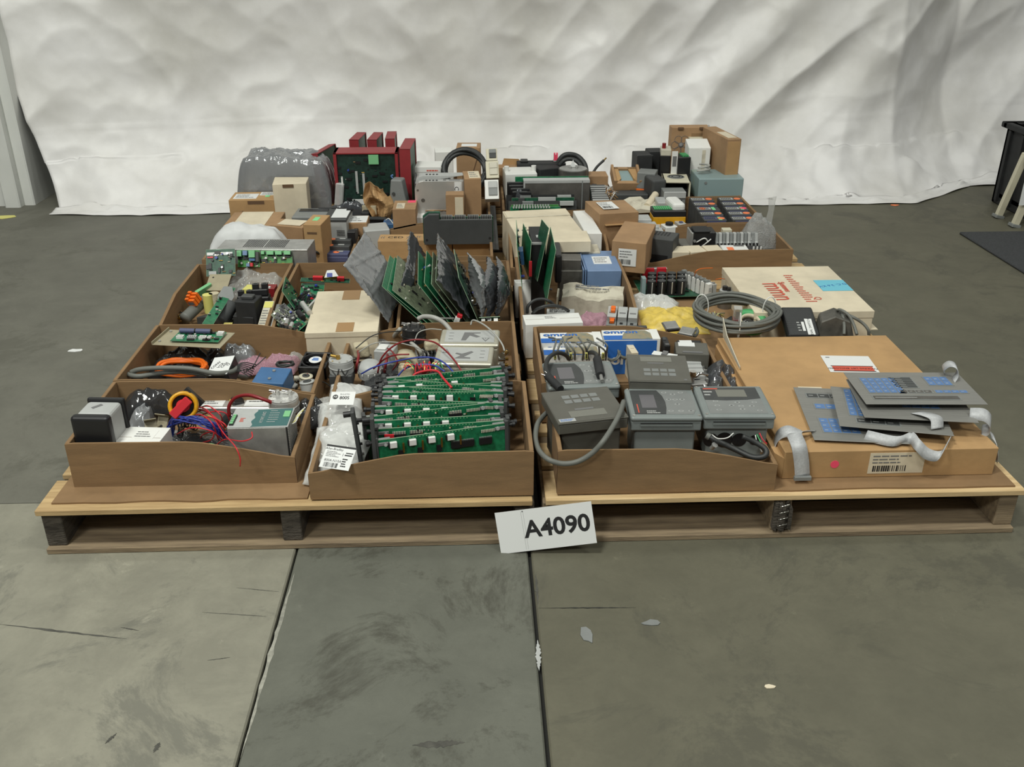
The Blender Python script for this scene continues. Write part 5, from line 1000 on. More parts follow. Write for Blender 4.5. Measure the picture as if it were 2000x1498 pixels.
# ================================================================= cream carton, coil, router and adapter
P = blk(.946, 2.640, .338, .385, .216); t = carton('cream_carton', 'large flat cream carton with red lettering and a cyan sticker', P, SZ, m_pale, flap=.0, lid=.02)
w, d, h = P.w, P.d, P.z-SZ; X = face(w, d, h+.0016, 'T')
MB().text('Matrix', w*.40, d*.48, .060, m_rink, X, R(-90), 'CENTER', .0012).text('Systems', w*.49, d*.66, .028, m_rink, X, R(-90), 'CENTER', .0012).build('printed_marking', t) if False else MB().text('mmn', w*.33, d*.42, .090, m_rink, X, R(-88), 'CENTER', .0012, 0, .8).text('Systems', w*.42, d*.52, .026, m_rink, X, R(-90), 'CENTER', .0012, .02).build('printed_marking', t)
MB().lines(w*.50, d*.18, w*.60, d*.80, m_rink, X, 14, .0012, 5, .3).text('Q', w*.62, d*.26, .03, m_rink, X, R(-90), 'CENTER', .0012).build('small_print', t)
Ps = fit(qD(775, 222), qD(878, 210), qD(685, 152), z=.2195); t2 = MB().box(w*.73, d*.42, 0, w*1.0, d*.66, .0008, m_cyan, X).text('D.C. 3.6 KV', w*.86, d*.54, .019, m_bprint, X, R(-165), 'CENTER', .0012).build('cyan_sticker', t)
MB().box(w/2, -d/2, h*.3, w/2+.02, -d*.2, h*.3+.002, m_pale).build('side_flap', t)
t = coil('grey_cable_coil', 'big coil of grey cable with plastic ties lying behind the flat carton', tuple(at(qH(912, 1010), .205)+Vector((0, 0, 0))), .116, .0048, 14, m_gcab, seed=2, sq=1.0, ties=(-92, 20, 160), tilt=(0, 0, -8), seg=44)
c = at(qH(750, 970), .235); t = empty('cable_tails', (c.x, c.y, .215), 'splayed yellow and grey wire tails inside the cable coil', 'wires'); mb = MB(); r = random.Random(7)
for k in range(12): a = R(r.uniform(30, 170)); mb.tube([(0, 0, 0), (.02*math.cos(a), .02*math.sin(a), .014), (.045*math.cos(a), .045*math.sin(a), r.uniform(-.02, .015))], .0014, r.choice((m_lyel, m_gcab, m_grey)), 5, 4)
mb.build('tails', t)
c = at(qH(1045, 1015), .20); t = empty('green_tape_roll', (c.x-.01, c.y, .185), 'green tape reel half hidden inside the cable coil', 'tape roll', (R(20), 0, 0)); MB().ring((0, 0, 0), .028, .046, .018, m_grn, 36).build('tape', t); MB().ring((0, 0, .001), .024, .028, .016, m_pale, 30).build('core', t)
c = at(qH(920, 1000), .228); t = empty('cube_relay', (c.x, c.y, .218), 'clear cube relay standing on the cable coil', 'relay', (R(8), 0, R(-10))); MB().box(-.011, -.011, .006, .011, .011, .042, m_clear).build('clear_cover', t, .001); MB().box(-.011, -.011, 0, .011, .011, .008, m_dred).build('socket_base', t); MB().cyl((0, 0, .01), (0, 0, .032), .0065, m_brass, 12).build('winding', t)
c = at(qH(950, 1040), .18); bag('black_polythene_bag', 'dark bundled connector inside the cable coil', (c.x, c.y, .168), (.09, .06, .04), (0, 0, 0), m_blackf, 68)
P = fit(qD(478, 470), qD(680, 470), qD(372, 288), z=.215); P.z = .21
p1, p2, p3 = aty(qD(478, 470), 2.325), aty(qD(672, 470), 2.325), None; X = None
a, b_, c_ = aty(qD(478, 468), 2.335), aty(qD(672, 468), 2.335), aty(qD(385, 292), 2.435); X0, w, d = frame3(a, b_, c_); X0 = X0 @ Matrix.Translation((w/2, d/2, 0))
t = from_matrix('network_router', X0, 'black perforated network router with white labels leaning by the cream carton', 'router')
MB().box(-w/2, -d/2, -.022, w/2, d/2, 0, m_blk).build('case', t, .009, 3); X = face(w, d, 0, 'T'); mb = MB()
for a in range(24):
    for b_ in range(26): mb.box(w*(.06+.037*a), d*(.05+.035*b_), -.0002, w*(.06+.037*a)+.0022, d*(.05+.035*b_)+.0028, .0003, m_dgrey, X)
mb.build('vent_holes', t); MB().box(w*.62, d*.04, .0002, w*.84, d*.56, .0009, m_paper, X).text('DIAL SWITCH', w*.74, d*.30, .0095, m_ink, X, R(90), 'CENTER', .0013).build('white_label', t)
MB().box(w*.50, d*.16, .0002, w*.58, d*.46, .0009, m_paper, X).lines(w*.36, d*.14, w*.48, d*.48, m_lgrey, X, 4, .0009, 3, .4).build('rating_label', t)
c = at(qD(760, 420), .20); t = empty('power_adapter', (aty(qD(765, 450), 2.38).x, 2.385, .165), 'dusty dark transformer adapter with grey looping cords', 'adapter', (0, R(-18), R(-14))); MB().prism([(-.045, 0), (.045, 0), (.045, .05), (.01, .075), (-.03, .068), (-.045, .04)], -.035, .035, m_trafo, 'y').build('case', t, .003)
for k, pts in enumerate(([(740, 350, .20), (775, 315, .245), (830, 345, .24), (860, 400, .22), (880, 460, .20)], [(755, 345, .20), (790, 335, .235), (805, 400, .22), (805, 460, .20)], [(780, 340, .21), (840, 350, .235), (910, 390, .22), (945, 430, .205), (950, 460, .19)])):
    cable('grey_power_cord', ('middle', 'shortest', 'longest')[k]+' of the grey looping cords on the dusty adapter', [W(qD(x, y), z) for x, y, z in pts], .0044, m_gcab, 'cord')
# capacitors board
a = at(qH(235, 860), .145); b_ = at(qH(640, 850), .145); c_ = at(qH(240, 700), .145); tb = board('capacitor_board', 'power board crowded with tall dark capacitors behind the yellow bag', (a.x-.01, a.y, .150), (b_.x, b_.y, .150), (a.x-.01, a.y+.16, .150), m_pcbd, 71, 20, both=False)
w = b_.x-a.x
for row, (yy, nn, off) in enumerate(((.022, 4, .030), (.057, 4, .038), (.092, 4, .046))):
    for k in range(nn):
        o = MB().cyl((0, 0, 0), (0, 0, .046), .0142, m_blk, 22).cyl((0, 0, .046), (0, 0, .0466), .0125, m_dgrey, 22).box(-.002, -.0148, .006, .0015, -.0140, .044, m_alu).build('capacitor', tb, .001)
        o.location = (off+.0315*k, yy, 0)
MB().box(.0, .02, 0, .013, .045, .055, m_tealg).build('relay', tb, .001); MB().box(.022, .125, 0, .06, .135, .05, m_red).box(.07, .128, 0, .10, .138, .05, m_red).build('film_capacitor', tb, .001); MB().box(.02, .14, 0, .105, .155, .045, m_alu).build('heat_sink', tb, .001)
# terminal strips with wires
tb = board('connector_board', 'board lined with white plug-in connectors beside the capacitors', at(qH(700, 860), .150), at(qH(790, 840), .150), at(qH(640, 700), .150), m_pcbd, 73, 14, both=False)
for k in range(6):
    o = MB().box(0, -.012, 0, .016, .004, .045, m_white).box(.001, .004, .030, .015, .016, .052, m_grey).box(.003, -.013, .02, .013, -.012, .034, m_lgrey).build('plug_connector', tb, .001); o.location = (.002, .016+.0215*k, 0)
    o = MB().box(0, -.008, 0, .014, .008, .040, m_lgrey).cyl((.007, 0, .04), (.007, 0, .045), .004, m_steel, 8).build('plug_connector', tb, .001); o.location = (.024, .014+.021*k, 0)
for k, pts in enumerate(([(600, 690, .20), (615, 650, .225), (660, 632, .228), (740, 628, .225)], [(760, 715, .205), (800, 708, .215), (828, 712, .2)])): cable('orange_wire', ('short orange wire arching over the white connectors', 'short orange wire poking out toward the cream carton')[k], [W(qH(x, y), z) for x, y, z in pts], .0012, m_or, 'wire')
c = at(qH(842, 770), .20); t = empty('filter_canister', (c.x, c.y, SZ), 'steel canister with black terminal caps beside the cream carton', 'canister'); MB().cyl((0, 0, 0), (0, 0, .052), .022, m_dsteel, 24).cyl((0, 0, .052), (0, 0, .056), .0195, m_lgrey, 24).build('can', t, .001); MB().cyl((-.004, 0, .056), (-.004, 0, .068), .008, m_blk, 14).cyl((.006, -.006, .056), (.006, -.006, .066), .007, m_blk, 14).build('terminal_cap', t)
# yellow bagged cord with D connectors
c = at(qH(400, 960), .17); bag('bagged_yellow_cord', 'clear bag of yellow cord with shiny connectors beside the coil', (c.x+.01, c.y+.005, SZ), (.215, .17, .055), (0, 0, -5), m_yelf, 91, cat='bagged cord', sq=2.6); bag('clear_bag', 'loose clear bag mouth folded behind the yellow cord', (c.x-.03, c.y+.10, SZ+.01), (.16, .10, .05), (5, 0, -15), m_clearw, 92, amp=.7)
for k, (p, rr) in enumerate((((430, 1040), 12), ((545, 1085), -30))):
    c = at(qH(*p), .215); t = empty('serial_connector', (c.x, c.y, .196), ('silver many-pin connector on the yellow bag', 'silver connector with thumbscrew beside the coil edge')[k], 'connector', (R(15), 0, R(rr))); MB().box(-.019, -.010, 0, .019, .022, .012, m_steel).build('hood', t, .002, 2); mb = MB().box(-.021, -.013, .001, .021, -.010, .011, m_chrome).box(-.015, -.0155, .003, .015, -.013, .009, m_blk)
    for q in range(9): mb.box(-.013+.003*q, -.0162, .005, -.0118+.003*q, -.0155, .0065, m_brass)
    mb.build('pin_face', t); MB().cyl((-.019, -.014, .006), (-.019, .024, .006), .0022, m_chrome, 8).build('thumbscrew', t); MB().cyl((.019, -.014, .006), (.019, .024, .006), .0022, m_chrome, 8).build('thumbscrew', t)
cable('black_lead', 'short dark lead from the serial connectors toward the coil', [W(qH(x, y), z) for x, y, z in ((560, 1105, .195), (600, 1140, .19), (625, 1110, .19), (615, 1080, .195))], .0045, m_gcab, 'lead')
# ================================================================= middle row, board side
def fb(p, z): return at(p, z)
# tray with the orange connector and relays
P = fit(qE(305, 985), qE(385, 1015), qE(350, 860), z=.235); c = at(qE(370, 930), .235); t = empty('orange_connector', (c.x, c.y, .205), 'bright orange pluggable terminal connector at the tray wall', 'connector', (R(25), R(-10), R(-28)))
mb = MB()
for k in range(3): mb.box(-.016, -.012+.011*k, 0, .014, -.003+.011*k, .022+.003*k, m_or).box(-.016, -.012+.011*k, .022+.003*k, -.004, -.004+.011*k, .028+.003*k, m_or)
mb.build('housing', t, .0008); MB().box(-.012, -.0125, .006, .010, -.0121, .016, m_gink).build('marking', t)
for k, (x, y) in enumerate(((505, 920), (572, 905))):
    c = at(qE(x, y), .235); t = empty('film_capacitor', (c.x, c.y, .175), ('olive', 'pale')[k]+' yellow glossy cylinder standing by the tan plate', 'capacitor'); MB().cyl((0, 0, 0), (0, 0, .055), .0145, (m_lyel, m_spng)[k], 24).build('sleeve', t, .002, 2)
P = fit(qE(470, 860), qE(700, 860), qE(500, 770), z=.225); t = root('mounting_plate', 'tan plate with a hole behind the yellow cylinders', 'plate', P, P.z, rx=R(20)); MB().box(-P.w/2, -P.d/2, 0, P.w/2, P.d/2, .002, m_fr4).build('sheet', t); MB().cyl((-P.w*.3, P.d*.3, .002), (-P.w*.3, P.d*.3, .0025), .003, m_blk, 10).build('hole', t)
c = at(qE(440, 830), .23); t = empty('green_plug', (c.x, c.y, .18), 'light green strip connector beside the orange connector', 'connector', (R(10), R(20), R(-30))); MB().box(-.005, -.03, 0, .005, .03, .05, m_lgrn).build('housing', t, .001)
board('circuit_board', 'long green board lying diagonally beside the tan plate', aty(qE(455, 1240), 2.42), aty(qE(560, 1260), 2.42), aty(qE(700, 850), 2.70), m_pcb, 101, 16)
for k, (a, b_, r_, m, lb) in enumerate((((270, 1190), (470, 1000), .017, m_gcab, 'thick grey duct tube lying along the tray wall'), ((640, 1230), (760, 1050), .020, m_dgrey, 'dark grey tube beside the diagonal green board'))):
    A_, B_ = at(qE(*a), .175), at(qE(*b_), .20); cable('duct_tube', lb, [tuple(A_), tuple((A_+B_)/2), tuple(B_)], r_, m, 'tube', n=14)
P = fit(qE(385, 1140), qE(490, 1180), qE(430, 1080), z=.185); t = root('wedge_block', 'dark grey wedge shaped block between the tube and green board', 'block', P, BZ); MB().prism([(-P.w/2, 0), (P.w/2, 0), (P.w/2, .05), (-P.w/2, .035)], -P.d/2, P.d/2, m_dgrey, 'y').build('body', t, .002)
t = empty('hexagonal_plate', aty(qE(700, 960), 2.62), 'grey six-sided plate resting against the green board', 'plate', (R(55), R(15), R(-10))); MB().prism([(.024*math.cos(R(60*k+10)), .036*math.sin(R(60*k+10))) for k in range(6)], -.001, .001, m_grey).build('sheet', t)
c = at(qE(300, 1090), .18); t = empty('white_clip', (c.x, c.y, .165), 'small white clip at the tray wall', 'clip', (R(20), 0, R(30))); MB().box(-.009, -.006, 0, .009, .006, .012, m_white).box(-.004, -.009, .004, .004, -.006, .010, m_lgrey).build('body', t, .001)
t = empty('wire_snarl', W(qE(210, 1200), .16), 'snarl of dark wires with brass tips in the tray corner', 'wires'); mb = MB(); r = random.Random(3)
for k in range(16): mb.tube([(r.uniform(-.02, .02), r.uniform(-.015, .015), 0), (r.uniform(-.025, .025), r.uniform(-.02, .02), .02), (r.uniform(-.03, .03), r.uniform(-.02, .02), .012), (r.uniform(-.035, .035), r.uniform(-.02, .01), 0)], .0016, r.choice((m_bcab, m_bcab, m_brass, m_tape)), 5, 5)
mb.build('wires', t)
c = at(qE(240, 1255), .165); MBo = MB().cyl((0, 0, 0), (.012, 0, 0), .004, m_yel, 10).build('brass_ferrule'); MBo.location = (c.x, c.y-.01, .15); tag(MBo, 'yellow ferrule at the foot of the wire snarl', 'ferrule')
c = at(qE(1010, 760), .20); bag('clear_bag', 'large clear bag spread behind the black relays', (c.x, c.y, .155), (.185, .19, .08), (14, 0, 0), m_clear, 104, amp=.6); 
P = fit(qE(870, 885), qE(985, 890), qE(880, 830), z=.215); t = root('yellow_note', 'pale yellow block inside the clear bag', 'block', P, .17); MB().box(-P.w/2, -P.d/2, 0, P.w/2, P.d/2, P.z-.17, m_lyel).build('body', t)
P = fit(qE(1095, 880), qE(1205, 880), qE(1100, 830), z=.215); t = root('red_relay', 'dark red relay block visible through the clear bag', 'relay', P, .17); MB().box(-P.w/2, -P.d/2, 0, P.w/2, P.d/2, P.z-.17, m_dred).cyl((0, -P.d*.3, P.z-.17), (0, -P.d*.3, P.z-.165), .004, m_white, 10).build('body', t)
for k, (x, y, s, z, lb) in enumerate(((895, 960, .024, .235, 'black contactor with a curved top in the orange connector tray'), (1050, 890, .026, .25, 'taller black contactor beside the yellow rated label'))):
    c = at(qE(x, y), z); t = empty('contactor', (c.x, c.y, BZ), lb, 'contactor', (R(-8), 0, R(6))); h = z-BZ
    MB().box(-s, -s, 0, s, s, h-.02, m_blk).box(-s*.9, -s*.5, h-.02, s*.9, s*.6, h, m_blk).build('body', t, .003); mb = MB()
    for q in range(2): mb.box(-s*.8+q*s, -s*.2, h, -s*.1+q*s, s*.5, h+.014, m_blk).cyl((-s*.45+q*s, s*.1, h+.014), (-s*.45+q*s, s*.1, h+.016), .004, m_dgrey, 10)
    mb.build('terminal_tower', t, .001)
P = fit(qE(770, 1160), qE(985, 1180), qE(790, 960), z=.20); t = root('relay_plinth', 'flat black relay base with red and yellow plugs', 'relay socket', P, BZ); w, d, h = P.w, P.d, P.z-BZ
MB().box(-w/2, -d/2, 0, w/2, d/2, h, m_blkm).box(-w*.3, -d*.1, h, w*.35, d*.4, h+.02, m_blk).build('base_block', t, .002); mb = MB()
for u in (.05, .32): mb.cyl((w*u, -d*.12, h), (w*u, -d*.12, h+.018), .0035, m_red, 8)
mb.build('red_plug', t); MB().box(-w*.32, -d*.45, h, -w*.05, -d*.12, h+.014, m_lyel).build('yellow_plug', t, .001); MB().cyl((-w*.38, d*.3, h), (-w*.38, d*.3, h+.001), .005, m_bkey, 12).build('blue_dot', t)
P = fit(qE(990, 1165), qE(1095, 1165), qE(995, 975), z=.235); t = root('rated_module', 'beige rated module with a yellow striped label', 'module', P, .19, rx=R(18)); w, d, h = P.w, P.d, .02
MB().box(-w/2, -d/2, 0, w/2, d/2, h, m_beige).build('case', t, .001); X = face(w, d, h, 'T'); MB().box(w*.05, d*.78, 0, w*.95, d*.97, .0008, m_lyel, X).lines(w*.1, d*.25, w*.9, d*.72, m_gink, X, 6, .0008, 3, .3).build('rating_label', t)
P = fit(qE(1105, 1200), qE(1150, 1200), qE(1110, 990), z=.235); t = root('slim_module', 'slim grey module standing beside the beige rated one', 'module', P, .18, rx=R(18)); MB().box(-P.w/2, -P.d/2, 0, P.w/2, P.d/2, .025, m_grey).build('case', t, .002); MB().box(-P.w*.3, -P.d*.4, .025, P.w*.3, P.d*.2, .026, m_lgrey).build('label', t)
c = at(qE(1150, 960), .22); t = empty('round_knob_block', (c.x, c.y, .17), 'dark block with round knobs behind the slim module', 'terminal block', (0, 0, R(-10))); mb = MB().box(-.028, -.014, 0, .028, .014, .04, m_dgrey)
for q in range(3): mb.cyl((-.018+.018*q, 0, .04), (-.018+.018*q, 0, .048), .007, m_gcab, 12)
mb.build('body', t, .001)
P = fit(qE(665, 1262), qE(750, 1262), qE(672, 1230), z=.185); t = root('yellow_socket', 'pale yellow nine-hole socket at the front of the tray', 'socket', P, .165); w, d = P.w, P.d; mb = MB().box(-w/2, -d/2, 0, w/2, d/2, .02, m_lyel)
for a in range(4):
    for b_ in range(2): mb.box(-w*.4+w*.22*a, -d*.3+d*.4*b_, .02, -w*.28+w*.22*a, -d*.1+d*.4*b_, .0204, m_tape)
mb.build('housing', t)
# boards standing at the rear of that tray
board('circuit_board', 'green board with two white labels standing at the rear of the tray', aty(qE(500, 750), 2.80), aty(qE(800, 740), 2.80), aty(qE(478, 470), 2.84), m_pcbd, 105, 26, chips=((.03, .78, .43, .11, .001, m_paper), (.50, .78, .42, .11, .001, m_paper), (.1, .04, .26, .14, .006, m_lgrey), (.05, .68, .2, .06, .003, m_red)))
board('circuit_board', 'bright green board with blue and green connectors', aty(qE(830, 650), 2.86), aty(qE(1055, 650), 2.86), aty(qE(830, 475), 2.88), m_pcbb, 106, 16, chips=((.0, .62, .2, .34, .016, m_lgrn), (.27, .68, .2, .28, .016, m_blueg), (.55, .55, .28, .42, .018, m_lgrn), (.56, .35, .26, .15, .014, m_blue), (.85, .3, .14, .6, .012, m_dgrey), (.42, .02, .15, .18, .014, m_blueg), (.6, .02, .12, .22, .014, m_red)))
board('circuit_board', 'bright green board with a row of pale green connectors', aty(qE(1070, 640), 2.87), aty(qE(1395, 640), 2.87), aty(qE(1070, 480), 2.89), m_pcbb, 107, 30, chips=((.02, .75, .1, .2, .012, m_lgrn), (.20, .72, .22, .24, .014, m_lgrn), (.48, .72, .2, .24, .014, m_lgrn), (.76, .72, .2, .24, .014, m_lgrn), (.15, .45, .06, .12, .012, m_white), (.44, .45, .06, .12, .012, m_white), (.72, .45, .06, .12, .012, m_white)))
# tray of loose boards and the taped cream carton
board('circuit_board', 'dark board edge-on with a red connector at the tray rear', aty(qE(1480, 800), 2.74), aty(qE(1990, 815), 2.74), aty(qE(1490, 760), 2.76), m_pcbd, 111, 12, chips=((.25, .3, .2, .5, .012, m_red), (.75, .3, .14, .5, .012, m_red), (.35, .8, .4, .2, .010, m_brass)))
board('circuit_board', 'green board lying flat beneath the copper wound coil', at(qE(1475, 940), .20), at(qE(1720, 930), .20), at(qE(1450, 820), .21), m_pcb, 112, 12)
c = at(qE(1790, 880), .20); t = empty('copper_choke', (c.x, c.y, .165), 'tangled copper wound choke coil over the boards', 'choke', (R(-60), R(10), 0)); mb = MB(); r = random.Random(2)
for k in range(30): a = r.uniform(0, 6.28); q = r.uniform(.030, .042); mb.tube([((q)*math.cos(a+b_*.5)*(1+.05*r.random()), q*math.sin(a+b_*.5)*.8, r.uniform(-.01, .012)) for b_ in range(6)], .0013, m_cop, 5, 3)
mb.ring((0, 0, -.008), .026, .038, .016, m_cop, 24); mb.build('winding', t)
board('circuit_board', 'green board tilted upright at the divider with silver traces', aty(qE(1420, 1090), 2.50), aty(qE(1450, 930), 2.66), aty(qE(1290, 900), 2.50), m_pcb, 113, 20)
board('circuit_board', 'dense brown and green board crossing the divider of the trays', aty(qE(1170, 1150), 2.46), aty(qE(1340, 1310), 2.42), aty(qE(1240, 960), 2.50), m_pcbo, 114, 60)
board('circuit_board', 'green board with large silver capacitors in the loose board tray', aty(qE(1370, 1290), 2.43), aty(qE(1520, 1350), 2.42), aty(qE(1480, 1060), 2.56), m_pcb, 115, 40, chips=((.1, .3, .12, .3, .014, m_alu), (.5, .6, .12, .3, .014, m_alu), (.5, .1, .2, .25, .01, m_blk)))
board('circuit_board', 'olive board with ribbed edge leaning toward the cream carton', aty(qE(1400, 1180), 2.52), aty(qE(1600, 1210), 2.50), aty(qE(1540, 920), 2.66), m_pcbo, 116, 30, chips=((.4, .2, .1, .5, .014, m_alu), (.7, .3, .1, .5, .014, m_alu), (.1, .7, .5, .08, .01, m_red)))
for k, (a, b_) in enumerate((((1500, 1030), (1575, 1130)), ((1455, 1120), (1510, 1180)), ((1345, 1200), (1330, 1250)), ((1395, 1235), (1375, 1280)))):
    A_, B_ = at(qE(*a), .238), at(qE(*b_), .232); t = empty('can_capacitor', A_, ('large silver capacitor on the olive board', 'dark sleeved capacitor beside the large silver one', 'small silver capacitor on the dense board', 'smallest silver capacitor near the tray front')[k], 'capacitor'); MB().cyl((0, 0, 0), B_-A_, .008 if k < 2 else .0055, m_alu if k != 1 else m_blk, 16).build('can', t, .001)
P = fit(q0(596, 651), q0(737, 647), q0(626, 570), z=.226)
t = carton('cream_carton', 'cream carton with two brown tape patches on its lid', P, BZ, m_pale, flap=0, lid=.014, rx=0)
X = face(P.w, P.d, P.z-BZ+.0014, 'T'); MB().box(P.w*.40, P.d*.76, .0002, P.w*.66, P.d*1.0, .001, m_tape, X).build('tape_patch', t); MB().box(P.w*.42, 0, .0002, P.w*.66, P.d*.20, .001, m_tape, X).build('tape_patch', t)
for k, (a, b_, c_, m, n, lb) in enumerate((((1190, 1230), (1420, 1340), (1330, 1080), m_pcbo, 60, 'brownish board packed with small parts at the tray front'), ((1280, 1100), (1420, 1180), (1400, 960), m_pcbd, 40, 'dark green board leaning at the middle of the loose board tray'),
        ((1440, 1000), (1560, 1060), (1560, 900), m_pcbd, 36, 'small dark board beside the copper coil'), ((1240, 1260), (1400, 1370), (1480, 1200), m_pcb, 50, 'green board lying flat in front of the loose board tray'))):
    board('circuit_board', lb, at(qE(*a), .20), at(qE(*b_), .20), at(qE(*c_), .225), m, 250+k, n)
c = at(qE(1010, 1090), .17); bag('black_polythene_bag', 'black bag beneath the contactors on the tray floor', (c.x, c.y+.03, .141), (.20, .26, .04), (0, 0, 0), m_blackf, 108, flat=.2)
P = fit(qE(790, 1010), qE(1000, 1020), qE(800, 930), z=.245); t = root('relay_block', 'wide black relay block with a grey screw top between the contactors', 'relay', P, BZ); MB().box(-P.w/2, -P.d/2, 0, P.w/2, P.d/2, P.z-BZ, m_blkm).box(-P.w*.3, -P.d*.2, P.z-BZ, P.w*.3, P.d*.2, P.z-BZ+.01, m_dgrey).build('case', t, .002)
t = empty('white_tag', aty(qE(1800, 720), 2.70), 'white and blue folded tag on the rear board', 'tag', (R(60), 0, 0)); MB().prism([(-.02, -.012), (.022, -.008), (.01, .012), (-.012, .010)], 0, .001, m_paper).box(-.012, -.01, .001, .004, .002, .002, m_bluew).build('paper', t)
# fan of bagged boards
fan = [((560, 835), (640, 520), (880, 1130), m_pcb, 10, 'first bare green board of the leaning fan'), ((615, 870), (690, 535), (950, 1150), m_pcb, 8, 'second bare green board of the leaning fan'), ((668, 870), (720, 515), (1010, 1150), m_pcbo, 30, 'pale olive board third in the leaning fan'),
  ((930, 805), (935, 470), (1210, 1160), m_pcb, 14, 'green board in the middle of the leaning fan'), ((995, 795), (1020, 470), (1270, 1160), m_pcb, 22, 'green board with dense parts just past the middle of the fan'), ((1068, 810), (1085, 480), (1330, 1165), m_pcbo, 24, 'olive board squeezed beside the dense green one'),
  ((1112, 790), (1130, 470), (1420, 1190), m_pcbo, 14, 'long olive board leaning in front of the dark bag'), ((1350, 745), (1300, 450), (1530, 1150), m_pcbd, 50, 'crowded dark board near the end of the fan')]
for k, (a, b_, c, m, n, lb) in enumerate(fan):
    p0 = aty(qF(*c), 2.42); p1 = aty(qF(*a), 2.42); p2 = at(qF(*b_), p1.z); p0 = p0+(p0-p1)*max(0, (p0.z-.152)/(p1.z-p0.z)); X0 = p0+(p2-p1)
    board('circuit_board', lb, p0, X0, p1, m, 120+k, n, both=True, grp=None)
sb = [((190, 600), (400, 270), (660, 1195), m_antil, 'big silvery antistatic bag flopping over the first of the fanned boards', .016), ((790, 800), (890, 245), (1000, 1150), m_anti, 'dark antistatic bag rising behind the third fanned board', .022), ((1112, 770), (1110, 290), (1440, 1180), m_anti, 'tall dark antistatic bag in the middle of the fan', .022),
  ((1540, 820), (1420, 480), (1560, 1180), m_antil, 'shiny bag with bluish glints near the fan end', .02), ((1600, 850), (1610, 520), (1620, 1180), m_anti, 'dark antistatic bag second from the fan end', .024), ((1720, 860), (1720, 520), (1700, 1180), m_anti, 'dark antistatic bag standing against the tray wall', .024)]
for k, (a, b_, c, m, lb, th) in enumerate(sb):
    YY = (2.40, 2.50, 2.395, 2.40, 2.41, 2.41)[k]; p0 = aty(qF(*c), YY); p1 = aty(qF(*a), YY); p2 = at(qF(*b_), p1.z+.012); X0 = p0+(p2-p1); sheetbag('antistatic_bag', lb, p0, X0, p1, m, 140+k, th=th*(.6 if k < 3 else 2), off=-.012 if k < 2 else .004)
c = at(qF(1330, 1160), .235); t = empty('red_white_plug', (aty(qF(1330, 1160), 2.39).x, 2.400, aty(qF(1330, 1180), 2.40).z), 'small red and white plug at the fan tray front', 'plug', (0, R(20), 0)); MB().box(-.007, -.006, -.01, .007, .006, .008, m_white).box(-.004, -.006, .008, .010, .006, .018, m_red).build('housing', t, .001)
board('circuit_board', 'small green board with three silver parts on the fan tray front edge', aty(qF(1560, 1195), 2.385), aty(qF(1770, 1185), 2.385), at(qF(1590, 1160), .243), m_pcbd, 150, 4, both=False, chips=((.1, .3, .18, .4, .008, m_alu), (.4, .3, .18, .4, .008, m_lgrey), (.7, .3, .2, .4, .010, m_white)))
cable('grey_rod', 'thin grey rod lying along the fan tray front edge', [W(qF(1110, 1165), .24), W(qF(1200, 1168), .24), W(qF(1300, 1168), .24)], .003, m_gcab, 'rod')
# ================================================================= middle row, carton side
bd = [((190, 730), (230, 200), (210, 560), m_pcb, 'leaning green board with blue parts against the tray wall'),]
board('circuit_board', 'green board with a blue potentiometer block against the tray wall', aty(qG(215, 880), 2.50), aty(qG(205, 600), 2.75), aty(qG(160, 410), 2.50), m_pcb, 160, 24, chips=((.3, .35, .2, .3, .012, m_blue),))
fanboard('tall green board with silver solder points and a red switch', qG, (285, 770), (312, 385), (228, 195), 2.60, m_pcb, 161, 12)
t = empty('heat_sink_module', (0, 0, 0), 'large black heat sink block with a bright top edge between the boards', 'heat sink'); a, b_, c_ = aty(qG(312, 395), 2.62), aty(qG(460, 405), 2.62), at(qG(285, 262), aty(qG(312, 395), 2.62).z); t.location = ((a.x+b_.x)/2, a.y, BZ)
w = (b_-a).length; h = a.z-BZ; d = .16; MB().box(-w/2, 0, 0, w/2, d, h-.006, m_blk).build('block', t, .002); MB().box(-w/2, -.002, h-.006, w/2, .004, h, m_alu).build('top_edge', t); MB().box(-w/2, .004, h-.006, w/2, d, h, m_blkm).box(-w*.1, d*.3, h, w*.1, d*.45, h+.0006, m_lgrey).build('cover', t)
for k in range(4): MB().box(-w*.2, -.001, h*.6, 0, 0, h*.63, m_bluew).build('marking', t) if k == 0 else None
o = MB().box(0, 0, 0, .008, .006, .045, m_red).box(-.0006, -.0008, .002, 0, 0, .043, m_rink).build('red_switch_bank'); q = aty(qG(285, 750), 2.585); o.location = q; mb = 0; tag(o, 'red switch bank on the edge of the tall green board', 'switch')
fanboard('dark board standing just past the heat sink block', qG, (375, 800), (500, 250), (425, 158), 2.58, m_pcbd, 162, 30)
fanboard('green edged board with pale solder points beside the cream carton', qG, (470, 1040), (568, 470), (512, 232), 2.47, m_pcb, 163, 30)
P = fit(qG(560, 530), qG(630, 530), qG(545, 325), z=.29); t = root('inverter_block', 'black rounded block topping the green edged board', 'module', P, .2); MB().box(-P.w/2, -P.d/2, 0, P.w/2, P.d/2, .09, m_blk).build('case', t, .006, 2)
P = fit(qG(200, 860), qG(365, 830), qG(210, 775), z=.245); P.d = .05; t = carton('long_carton', 'tall narrow white carton standing in the tray corner', blk(P.c.x, P.c.y, P.w, .05, P.z, 2), BZ-.0, m_whitec)
t.rotation_euler = (R(-9), R(0), R(2)); t.location.y -= .0
P = fit(qG(250, 1255), qG(850, 1230), qG(245, 1150), z=.232); t = carton('white_carton', 'long low white carton at the front of the transformer tray', P, SZ, m_whitec, marks=[('T', .35, .45, .62, .8, m_whitec, 'box')])
